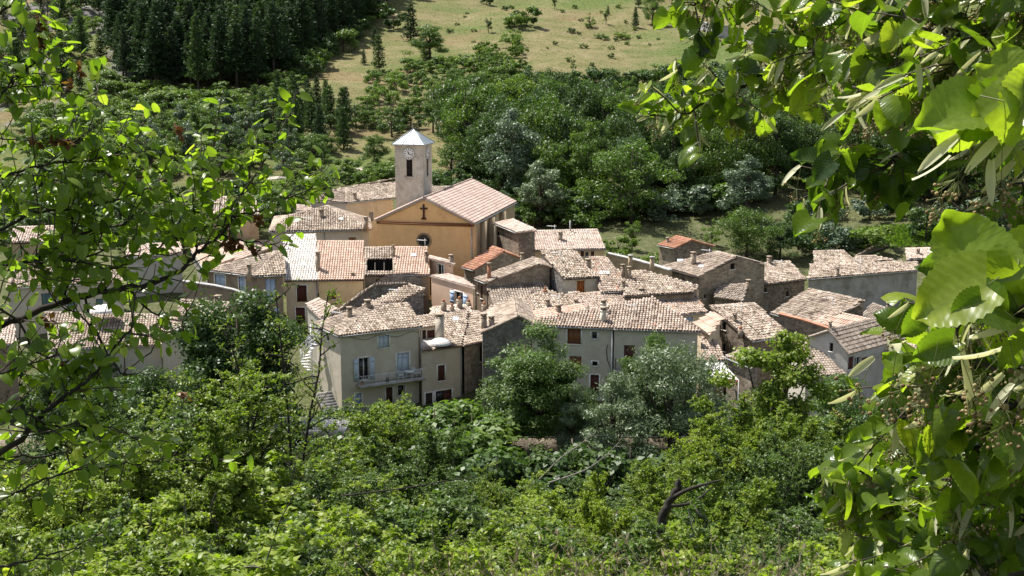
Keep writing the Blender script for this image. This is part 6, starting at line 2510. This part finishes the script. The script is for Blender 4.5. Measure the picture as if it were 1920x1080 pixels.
for i, (pp, lab) in enumerate((
        ([(1010, 900, 40), (1050, 860, 40), (1085, 835, 40), (1110, 815, 40)], 'bare grey dead branch in front of the dark gap below the layered tree'),
        ([(1030, 905, 38), (1100, 880, 38), (1140, 850, 38), (1160, 830, 38)], 'second bare grey branch crossing the dark gap, further right'),
        ([(640, 930, 26), (760, 915, 26), (850, 900, 26), (900, 893, 26)], 'long thin bare branch lying across the shrubs in the bottom middle'),
        ([(405, 925, 16), (395, 960, 16), (408, 1000, 16), (410, 1050, 16)], 'thin dark upright dead stem in the lower left'),
        ([(512, 1050, 14), (520, 990, 14), (550, 930, 14), (575, 880, 14)], 'thin dark leaning dead stem in the lower left'))):
    root = thing('dead_branch', lab, 'branch', at(*pp[0]))
    q = guide(pp, 5)
    m = MB()
    r0 = pp[0][2] * .00075
    m.tube(q, list(np.linspace(r0, r0 * .3, len(q))), 6)
    for k in range(10):
        j = random.randrange(2, len(q) - 1)
        d = Vector(RNG.normal(0, 1, 3))
        d.z = abs(d.z) * .6
        L = pp[0][2] * random.uniform(.008, .022)
        m = MB() if k else m
        m.tube([q[j], q[j] + d.normalized() * L * .5, q[j] + d.normalized() * L + Vector(RNG.normal(0, .15 * L, 3))], [r0 * .35, r0 * .25, r0 * .1], 4)
        m.build('twig' if k else 'stem', M_BARKG if i < 2 else M_BARKD, root)

# ================================================================ leaf shapes for the near trees
def heart_leaf(W=.80, n=9, base=.16, serr=0.0, cup=.10, curl=-.16, ripple=0.0, asym=0.0):
    """leaf blade of unit length: returns verts, triangle faces"""
    V, Fc = [], []
    ts = np.linspace(0, 1, n)
    for i, t in enumerate(ts):
        w = W * .5 * (max(0.0, math.sin(math.pi * min(1, (t * .88 + .12)) ** .74)) ** .66 if t < 1 else 0) * (1 if t < .86 else .72)
        w = max(w, 0.0)
        if serr and 0 < i < n - 1:
            w *= 1 + (serr if i % 2 else -serr)
        zc = curl * t * t
        rip = ripple * math.sin(t * 22)
        back = base * (1 - t) ** 3
        for s in (-1, -.5, 0, .5, 1):
            x = s * w * (1 + asym * s)
            y = t - back * abs(s) * (1 if i else 1)
            z = zc + cup * abs(s) ** 1.3 * W - .05 * (abs(s) > .9) + rip * abs(s) * (1 - abs(s)) * 4
            V.append((x, y, z))
    for i in range(n - 1):
        for k in range(4):
            a, b, c, d = i * 5 + k, i * 5 + k + 1, i * 5 + 6 + k, i * 5 + 5 + k
            Fc += [(a, b, c), (a, c, d)]
    return V, Fc


HL_SMALL = [heart_leaf(.74, 7, .10, 0.0, c, u) for c, u in ((.14, -.20), (.05, -.38), (.22, -.1))]
HL_BIG = [heart_leaf(.94, 23, .16, .045, c, u, .008, a) for c, u, a in ((.22, -.30, .06), (.34, -.16, -.06), (-.10, -.46, .05), (.28, -.55, -.03))]


LUV = []


def set_luv(o):
    a = o.data.attributes.new('luv', 'FLOAT_VECTOR', 'POINT')
    a.data.foreach_set('vector', np.concatenate(LUV).astype(np.float32).ravel())


def place_leaves(mb, items, templates, rg):
    """items: list of (pos, axis, normal, size, rnd)"""
    it = list(items)
    rg.shuffle(it)
    for k, T in enumerate(templates):
        sub = it[k::len(templates)]
        if not sub:
            continue
        LUV.append(np.tile(np.array(T[0]), (len(sub), 1)))
        leaf_cloud(mb, [i[0] for i in sub], [i[1] for i in sub], [i[2] for i in sub], [i[3] for i in sub], T[0], T[1], np.array([i[4] for i in sub]))


# ================================================================ the near tree on the left
L_LEFT = leafmat('pear', [(0, (.070, .120, .016)), (.45, (.150, .225, .028)), (.8, (.220, .295, .042)), (1, (.33, .38, .07))], .62, .5, .32, tcol=(1.5, 1.7, .5))
rgl = np.random.default_rng(101)
lt = thing('wild_pear_tree', 'near tree on the left whose dark branches spread small round glossy leaves over the village', 'tree', Vector((-2.5, 3.3, ground(-2.5, 3.3))))
limb, twg, fol, frt = MB(), MB(), MB(), MB()
tb = Vector((-2.5, 3.3, ground(-2.5, 3.3) - .3))
trunk_top = Vector((-2.35, 3.5, 33.4))
limb.tube([tb, tb.lerp(trunk_top, .4) + Vector((.08, 0, 0)), tb.lerp(trunk_top, .75), trunk_top], [.13, .11, .085, .05], 9)
GUIDES = [  # (points, radius start, radius end, twigs per metre, twig length)
    ([(-420, 690, 3.3), (-120, 640, 3.3), (0, 612, 3.4), (110, 568, 3.45), (200, 546, 3.5), (290, 530, 3.55), (340, 506, 3.6), (372, 474, 3.65), (412, 440, 3.7), (440, 405, 3.75)], .020, .006, 26, .16),
    ([(122, 566, 3.45), (126, 500, 3.5), (132, 430, 3.5), (140, 370, 3.55), (150, 300, 3.6), (148, 255, 3.6)], .011, .003, 30, .17),
    ([(-420, 560, 3.2), (-60, 520, 3.25), (0, 500, 3.3), (60, 492, 3.35), (130, 488, 3.4), (190, 470, 3.5)], .015, .004, 30, .16),
    ([(372, 474, 3.65), (362, 430, 3.7), (362, 370, 3.75), (378, 320, 3.8), (402, 272, 3.85)], .006, .002, 32, .15),
    ([(412, 440, 3.7), (440, 380, 3.75), (478, 330, 3.8), (520, 258, 3.85), (548, 208, 3.9)], .006, .0015, 30, .085),
    ([(412, 440, 3.7), (460, 452, 3.75), (505, 458, 3.8), (545, 470, 3.85)], .005, .0015, 32, .10),
    ([(440, 405, 3.75), (490, 398, 3.8), (530, 376, 3.8), (562, 345, 3.85), (582, 330, 3.9)], .005, .0015, 30, .11),
    ([(245, 548, 3.5), (285, 585, 3.55), (320, 598, 3.6), (352, 600, 3.6)], .006, .002, 26, .12),
    ([(160, 560, 3.45), (178, 620, 3.5), (205, 665, 3.5), (232, 700, 3.5), (270, 700, 3.55), (330, 720, 3.6)], .006, .002, 14, .13),
    ([(-300, 1010, 3.0), (0, 850, 3.1), (60, 795, 3.15), (110, 752, 3.2), (145, 730, 3.2), (185, 690, 3.3), (230, 630, 3.35), (260, 610, 3.4)], .015, .004, 22, .16),
    ([(-200, 900, 3.2), (0, 862, 3.2), (70, 856, 3.25), (140, 846, 3.3), (165, 860, 3.3)], .007, .002, 22, .14),
    ([(-150, 560, 3.1), (20, 590, 3.15), (60, 650, 3.2), (120, 690, 3.25), (180, 770, 3.3)], .007, .002, 22, .15),
    ([(-300, 420, 3.2), (-40, 440, 3.3), (60, 400, 3.4), (160, 390, 3.5), (260, 360, 3.6), (330, 330, 3.7)], .009, .002, 30, .17),
    ([(-300, 330, 3.3), (-20, 330, 3.4), (80, 310, 3.5), (170, 300, 3.6), (240, 280, 3.7)], .008, .002, 30, .16),
    ([(60, 492, 3.35), (150, 440, 3.5), (230, 420, 3.6), (300, 400, 3.7), (380, 390, 3.75)], .007, .002, 32, .17),
    ([(130, 488, 3.4), (220, 500, 3.5), (290, 470, 3.6), (340, 440, 3.7)], .006, .002, 32, .16),
    ([(-60, 80, 3.4), (20, 10, 3.4), (55, 35, 3.45), (78, 72, 3.5), (76, 105, 3.5), (40, 140, 3.5), (0, 180, 3.45), (-60, 230, 3.4)], .007, .003, 22, .11),
    ([(-60, 165, 3.5), (20, 163, 3.5), (100, 160, 3.55), (142, 176, 3.6), (186, 190, 3.6)], .005, .0012, 26, .09),
    ([(0, 180, 3.45), (60, 120, 3.5), (110, 122, 3.55), (140, 95, 3.55)], .004, .0012, 28, .10),
    ([(-60, 250, 3.5), (20, 262, 3.5), (80, 262, 3.5), (140, 268, 3.5)], .004, .0015, 24, .11),
    ([(-150, 720, 3.0), (0, 700, 3.1), (60, 680, 3.15), (130, 660, 3.2)], .007, .002, 24, .16),
    ([(-100, 780, 3.1), (30, 770, 3.1), (100, 800, 3.15), (200, 800, 3.2), (260, 830, 3.25)], .006, .002, 20, .14),
    ([(-100, 960, 2.9), (0, 940, 3.0), (80, 900, 3.1), (160, 880, 3.2), (240, 870, 3.3), (310, 864, 3.4), (420, 860, 3.5)], .006, .002, 15, .11),
    ([(-100, 1070, 2.8), (0, 1065, 2.9), (90, 1040, 3.0), (150, 1020, 3.1), (210, 985, 3.2)], .006, .002, 10, .10),
    ([(230, 700, 3.5), (300, 640, 3.6), (310, 610, 3.6), (330, 560, 3.6)], .004, .0015, 8, .10),
    ([(190, 640, 3.4), (150, 590, 3.4), (100, 560, 3.4), (20, 420, 3.3)], .005, .002, 14, .12),
]
items = []
for pts, r0, r1, dens, tl in GUIDES:
    G = wob(guide(pts, 6), .0028, rgl)
    if pts[0][0] < -90:
        s = Vector((-2.42, 3.4, G[0].z - .25))
        limb.tube([s, s.lerp(G[0], .5) + Vector((0, 0, .06)), G[0]], [r0 * 1.3, r0 * 1.0, r0 * .72], 7)
    limb.tube(G, list(np.linspace(r0 * .6, r1 * .6, len(G))), 7)
    L = sum((b - a).length for a, b in zip(G, G[1:]))
    nt_ = int(L * dens * 1.5)
    for k in range(nt_):
        if 440 < pts[len(pts) // 2][1] < 720 and rgl.uniform() < .38:
            continue
        t = rgl.uniform(.04, 1) * (len(G) - 1)
        i = min(int(t), len(G) - 2)
        p = G[i].lerp(G[i + 1], t - i)
        px, py = proj(p)
        if px < -120:
            continue
        ax = (G[i + 1] - G[i]).normalized()
        d = (ax * rgl.uniform(-.1, .9) + Vector(rgl.normal(0, .75, 3)) + Vector((0, 0, .25))).normalized()
        ll = tl * rgl.uniform(.45, 1.3)
        q = [p, p + d * ll * .5 + Vector(rgl.normal(0, .012, 3)), p + d * ll + Vector((0, 0, .02))]
        twg.tube(q, [.0022, .0016, .0009], 4, cap=False)
        n = max(3, int(ll / (.019 if py < 420 else .025)))
        for j in range(n):
            s = (j + .6) / n
            b = q[0].lerp(q[1], s * 2) if s < .5 else q[1].lerp(q[2], s * 2 - 1)
            sd = d.cross(Vector(rgl.normal(0, 1, 3))).normalized()
            a = (d * .35 + sd * .9 + Vector((0, 0, -.28))).normalized()
            st = b + a * rgl.uniform(.008, .02)
            nn = Vector((0, 0, 1)) + Vector(rgl.normal(0, .42, 3)) - FWD * .25
            items.append((tuple(st), tuple(a), tuple(nn), .0365 * rgl.uniform(.6, 1.2), float(np.clip(rgl.normal(.5, .23), 0, 1))))
place_leaves(fol, items, HL_SMALL, rgl)
print('left leaves', len(items))
for cx, cy, Y in ((75, 40, 3.5), (82, 62, 3.5), (70, 78, 3.5), (152, 135, 3.6), (135, 160, 3.6), (105, 262, 3.5), (128, 268, 3.5), (70, 265, 3.5), (330, 248, 3.8), (432, 462, 3.7), (425, 455, 3.7), (445, 458, 3.7), (478, 472, 3.75), (85, 598, 3.4), (345, 742, 3.6), (482, 415, 3.8)):
    for k in range(4):
        c = at(cx + rgl.uniform(-9, 9), cy + rgl.uniform(-7, 7), Y)
        for j in range(3):
            d = Vector(rgl.normal(0, 1, 3)).normalized()
            s = d.cross(Vector(rgl.normal(0, 1, 3))).normalized()
            frt.poly([c, c + d * .012 + s * .009, c + d * .026, c + d * .012 - s * .009], rgl.uniform(0, 1))
limb.build('limbs', M_BARKD, lt, True)
twg.build('twigs', M_BARK, lt)
fol.build('foliage', L_LEFT, lt, True)
frt.build('withered_blossom', leafmat('withered', [(0, (.08, .03, .015)), (1, (.20, .09, .04))], .3), lt)

# ================================================================ the linden on the right
L_LIND = leafmat('linden', [(0, (.034, .070, .014)), (.45, (.110, .175, .022)), (.8, (.185, .260, .032)), (1, (.28, .34, .05))], .60, .5, .30, tcol=(1.75, 1.9, .5), vein=True)
L_BRACT = leafmat('bract', [(0, (.46, .47, .27)), (.6, (.60, .59, .40)), (1, (.72, .70, .54))], .45, .3, .5, tcol=(1.1, 1.1, .75))
M_FRUIT = leafmat('nutlet', [(0, (.16, .11, .055)), (.6, (.27, .20, .10)), (1, (.40, .32, .17))], .12, .2, .8)
rgr = np.random.default_rng(202)
ln = thing('linden_tree', 'near linden on the right with big serrated leaves, pale bracts and hanging brown nutlets', 'tree', Vector((3.4, 2.3, ground(3.4, 2.3))))
limb, twg, fol, brc, nut, pet = MB(), MB(), MB(), MB(), MB(), MB()
tb = Vector((3.4, 2.3, ground(3.4, 2.3) - .3))
limb.tube([tb, Vector((3.35, 2.35, 30.2)), Vector((3.3, 2.4, 32)), Vector((3.25, 2.5, 34))], [.19, .16, .13, .10], 10)
items = []
UP = Vector((0, 0, 1))


def tongue(p, ax, nn, L):
    """bract: a narrow curved tongue with a hanging stalk and nutlets"""
    T, Fc = [], []
    for i, t in enumerate(np.linspace(0, 1, 7)):
        w = .105 * math.sin(math.pi * min(1, t * .86 + .12)) ** .6
        for s in (-1, 0, 1):
            T.append((s * w, t, -.22 * t * t + .05 * abs(s)))
    for i in range(6):
        for k in range(2):
            a = i * 3 + k
            Fc.append((a, a + 1, a + 4, a + 3))
    leaf_cloud(brc, [tuple(p)], [tuple(ax)], [tuple(nn)], [L], T, Fc, np.array([rgr.uniform(0, 1)]))


ICO = None


def ball(mb, c, r, rnd):
    V, Fc = [], []
    n = 6
    V.append(c + UP * r)
    for e in (.5, -.5):
        for k in range(n):
            a = k * 6.2832 / n + (.5 if e < 0 else 0)
            V.append(c + Vector((math.cos(a) * .87, math.sin(a) * .87, e)) * r)
    V.append(c - UP * r)
    for k in range(n):
        j = (k + 1) % n
        Fc += [(0, 1 + k, 1 + j), (1 + k, 7 + k, 1 + j), (1 + j, 7 + k, 7 + j), (7 + k, 13, 7 + j)]
    mb.chunk([tuple(v) for v in V], Fc, np.full(len(Fc), rnd))


def flower(p, sc=1.0, bract=True):
    d = Vector((rgr.normal(0, .35), rgr.normal(0, .35), -1)).normalized()
    if bract:
        a = (d * rgr.uniform(.3, 1) + Vector((rgr.normal(-.35, .5), rgr.normal(0, .4), 0))).normalized()
        tongue(p, a, Vector(rgr.normal(0, 1, 3)) - FWD * .8, .068 * sc * rgr.uniform(.7, 1.2))
    q = p + d * .055 * sc
    pet.tube([p, q], [.0006, .0005], 3, cap=False)
    for k in range(rgr.integers(8, 15)):
        e = (d + Vector(rgr.normal(0, .6, 3))).normalized()
        r = q + e * .028 * sc * rgr.uniform(.6, 1.2)
        pet.tube([q, r], [.0005, .0004], 3, cap=False)
        ball(nut, r, .0026 * sc * rgr.uniform(.75, 1.2), rgr.uniform(0, 1))


def lind_branch(pts, r0, r1, lsize, dens, tl, fl=.5, shade=0.0, dark=.5):  # low values of dark paint shade into the leaf colour
    G = wob(guide(pts, 6), .003, rgr)
    if pts[0][0] > 1970:
        z = min(33.8, G[0].z + random.uniform(-.45, .1))
        s = Vector((3.32, 2.4, z))
        limb.tube([s, s.lerp(G[0], .5) + UP * .12, G[0]], [r0 * 2.0, r0 * 1.4, r0], 7)
    limb.tube(G, list(np.linspace(r0, r1, len(G))), 7)
    L = sum((b - a).length for a, b in zip(G, G[1:]))
    for k in range(int(L * dens)):
        t = rgr.uniform(.0, 1) * (len(G) - 1)
        i = min(int(t), len(G) - 2)
        p = G[i].lerp(G[i + 1], t - i)
        px, py = proj(p)
        if px > 2080 or py < -160 or py > 1240:
            continue
        ax = (G[i + 1] - G[i]).normalized()
        d = (ax * rgr.uniform(.0, .8) + Vector(rgr.normal(0, .7, 3)) + UP * .05).normalized()
        ll = tl * rgr.uniform(.3, 1.2)
        q = [p, p + d * ll * .5, p + d * ll - UP * .01]
        twg.tube(q, [.0022, .0017, .001], 4, cap=False)
        n = max(1, int(ll / (lsize * .48)))
        for j in range(n):
            s = (j + .7) / n
            b = q[0].lerp(q[1], s * 2) if s < .5 else q[1].lerp(q[2], min(1, s * 2 - 1))
            sd = d.cross(Vector(rgr.normal(0, 1, 3))).normalized()
            a = (d * .4 + sd * .8 - UP * .45).normalized()
            st = b + a * lsize * .35
            pet.tube([b, st], [.0008, .0007], 3, cap=False)
            nn = UP * 1.0 + Vector(rgr.normal(0, .45, 3)) - FWD * .55
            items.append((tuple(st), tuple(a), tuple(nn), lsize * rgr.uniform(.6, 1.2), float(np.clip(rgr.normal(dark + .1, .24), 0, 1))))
            if rgr.uniform() < fl * 1.1:
                flower(b, lsize / .062)


def hero(px, py, Y, size, ang, tilt=.3, rnd=.8):  # rnd sets the leaf tone, painted in place of shading between leaves
    """one leaf placed by hand: ang = direction of the tip in the picture (degrees, 0 right, 90 up)"""
    p = at(px, py, Y)
    a = Vector((math.cos(math.radians(ang)), tilt * .5, math.sin(math.radians(ang)))).normalized()
    nn = (-FWD * 1.0 + UP * tilt + Vector(rgr.normal(0, .15, 3)))
    st = p - a * size * .45
    pet.tube([st - a * size * .3 + FWD * .03, st], [.0009, .0008], 4, cap=False)
    items.append((tuple(st), tuple(a), tuple(nn), size, rnd))


# L1 the long branch sweeping in from the top
lind_branch([(1980, -420, 2.2), (1700, -130, 2.5), (1560, -20, 2.7), (1522, 45, 2.8), (1490, 90, 2.85), (1447, 125, 2.9), (1395, 163, 2.95), (1330, 192, 3.0), (1262, 226, 3.0)], .013, .002, 0.046, 49, .12, .55)
lind_branch([(1560, -60, 2.6), (1450, -40, 2.7), (1380, -20, 2.8), (1320, 0, 2.9), (1290, 10, 2.9)], .006, .002, 0.046, 43, .12, .5)
lind_branch([(1500, 80, 2.8), (1560, 110, 2.6), (1640, 112, 2.4), (1730, 100, 2.2)], .004, .002, 0.049, 52, .12, .6, dark=.6)
# L2 upper right mass
lind_branch([(2100, -60, 2.0), (1930, 40, 2.0), (1860, 60, 2.0), (1760, 60, 2.1), (1660, 40, 2.2), (1600, 20, 2.3)], .008, .002, 0.049, 58, .14, .6)
lind_branch([(2100, 120, 1.9), (1920, 100, 1.95), (1800, 120, 2.0), (1700, 150, 2.1), (1600, 165, 2.2)], .006, .002, 0.049, 58, .13, .7)
lind_branch([(2100, -140, 1.8), (1960, -60, 1.9), (1850, -40, 2.0), (1760, -50, 2.1)], .006, .002, 0.050, 52, .14, .5)
# L3 the big bright leaves
lind_branch([(2150, 250, 1.55), (1960, 235, 1.55), (1880, 232, 1.55), (1850, 215, 1.55)], .005, .002, .085, 16, .06, .9, dark=.6)
for a in ((1860, 205, 1.5, .092, 200, .5, .95), (1810, 220, 1.55, .085, 215, .2, .35), (1845, 160, 1.55, .075, 120, .5, .9), (1905, 170, 1.5, .080, 70, .6, .95), (1898, 215, 1.48, .085, 330, .5, .9), (1765, 215, 1.6, .080, 190, .2, .3),
          (1780, 250, 1.55, .085, 195, -1.2, .9), (1870, 120, 1.6, .065, 100, .5, .8)):
    hero(a[0] + 22, a[1], a[2], a[3] * .86, *a[4:])
for px, py in ((1880, 250), (1800, 255), (1905, 262), (1840, 270), (1780, 290), (1900, 300), (1860, 300), (1820, 310)):
    flower(at(px, py, 1.52), 1.0, rgr.uniform() < .6)
# L4 branch under it, its shade painted in as darker leaf colour
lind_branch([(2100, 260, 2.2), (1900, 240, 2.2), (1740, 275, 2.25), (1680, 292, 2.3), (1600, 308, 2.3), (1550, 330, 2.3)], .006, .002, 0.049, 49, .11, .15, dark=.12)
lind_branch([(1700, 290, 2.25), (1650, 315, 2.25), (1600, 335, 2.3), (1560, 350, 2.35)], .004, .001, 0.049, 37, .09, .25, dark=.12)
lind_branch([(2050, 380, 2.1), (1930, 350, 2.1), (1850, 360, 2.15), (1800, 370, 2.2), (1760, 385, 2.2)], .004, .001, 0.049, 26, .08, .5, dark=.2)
# L5 the biggest leaves
lind_branch([(2150, 620, 1.35), (1960, 590, 1.35), (1900, 585, 1.4), (1860, 590, 1.45)], .005, .002, .088, 16, .07, .9, dark=.6)
for a in ((1760, 560, 1.32, .098, 207, .7, .95), (1800, 525, 1.4, .100, 160, .8, .9), (1870, 500, 1.4, .098, 130, .8, .85), (1905, 480, 1.45, .090, 60, .6, .9), (1850, 575, 1.36, .078, 350, .4, .3), (1790, 580, 1.3, .045, 215, .4, .25),
          (1730, 655, 1.6, .06, 200, .3, .4), (1860, 545, 1.38, .085, 250, .5, .9), (1730, 490, 1.6, .055, 200, -.2, .2), (1775, 480, 1.6, .06, 120, -.2, .2), (1915, 560, 1.4, .08, 320, .5, .8), (1650, 600, 1.9, .05, 160, .2, .3), (1680, 585, 1.9, .045, 110, .2, .3)):
    hero(a[0] + 22, a[1], a[2], a[3] * .86, *a[4:])
for px, py in ((1760, 640), (1720, 650), (1820, 630), (1860, 640), (1800, 660), (1900, 640), (1880, 700), (1840, 690), (1680, 660), (1770, 690), (1640, 670), (1900, 720), (1690, 640)):
    flower(at(px, py, 1.5), 1.0, rgr.uniform() < .6)
lind_branch([(1900, 560, 1.7), (1820, 590, 1.8), (1775, 640, 1.9), (1750, 690, 1.95), (1720, 740, 2.0), (1700, 780, 2.0)], .006, .002, 0.049, 49, .11, .6, dark=.5)
lind_branch([(2050, 700, 1.8), (1900, 690, 1.8), (1800, 680, 1.9), (1740, 690, 1.95), (1700, 645, 2.0), (1685, 620, 2.05)], .004, .001, 0.044, 37, .10, .6)
# L6, L7 lower right
lind_branch([(2100, 850, 1.9), (1950, 846, 1.9), (1880, 838, 1.95), (1830, 833, 1.95), (1772, 836, 2.0)], .006, .003, 0.055, 43, .12, .5, dark=.45)
lind_branch([(2100, 760, 1.8), (1930, 760, 1.8), (1870, 750, 1.85), (1820, 760, 1.9), (1780, 760, 1.95)], .005, .002, 0.061, 43, .12, .4, dark=.5)
lind_branch([(2080, 890, 2.2), (1900, 925, 2.2), (1840, 950, 2.25), (1780, 965, 2.3), (1735, 985, 2.3), (1690, 1040, 2.3), (1665, 1100, 2.3)], .007, .004, 0.046, 49, .13, .5, dark=.45)
lind_branch([(1790, 962, 2.3), (1740, 958, 2.35), (1680, 950, 2.4), (1630, 945, 2.4), (1600, 950, 2.45)], .004, .001, 0.046, 63, .12, .6, dark=.5)
lind_branch([(1850, 900, 2.2), (1740, 900, 2.3), (1670, 890, 2.4), (1620, 885, 2.4), (1595, 890, 2.4)], .004, .001, 0.043, 52, .10, .4, dark=.6)
lind_branch([(1900, 1010, 2.0), (1800, 1020, 2.1), (1740, 1030, 2.2), (1680, 1045, 2.3)], .004, .001, 0.046, 63, .13, .5, dark=.5)
lind_branch([(2000, 960, 1.9), (1900, 985, 1.95), (1860, 1040, 2.0), (1830, 1100, 2.0)], .004, .002, 0.050, 49, .13, .5, dark=.4)
lind_branch([(2050, 1060, 1.8), (1900, 1080, 1.9), (1800, 1085, 2.0), (1720, 1090, 2.1)], .004, .002, 0.049, 49, .12, .4, dark=.4)
LUV.clear()
place_leaves(fol, items, HL_BIG, rgr)
print('linden leaves', len(items))
limb.build('limbs', M_BARKD, ln, True)
twg.build('twigs', M_BARK, ln)
tag(pet.build('petioles', leafmat('petiole', [(0, (.13, .15, .05)), (1, (.20, .21, .08))], .3), ln), kind='stuff')
set_luv(tag(fol.build('foliage', L_LIND, ln, True), kind='stuff'))
tag(brc.build('bracts', L_BRACT, ln, True), kind='stuff')
tag(nut.build('nutlets', M_FRUIT, ln, True), kind='stuff')
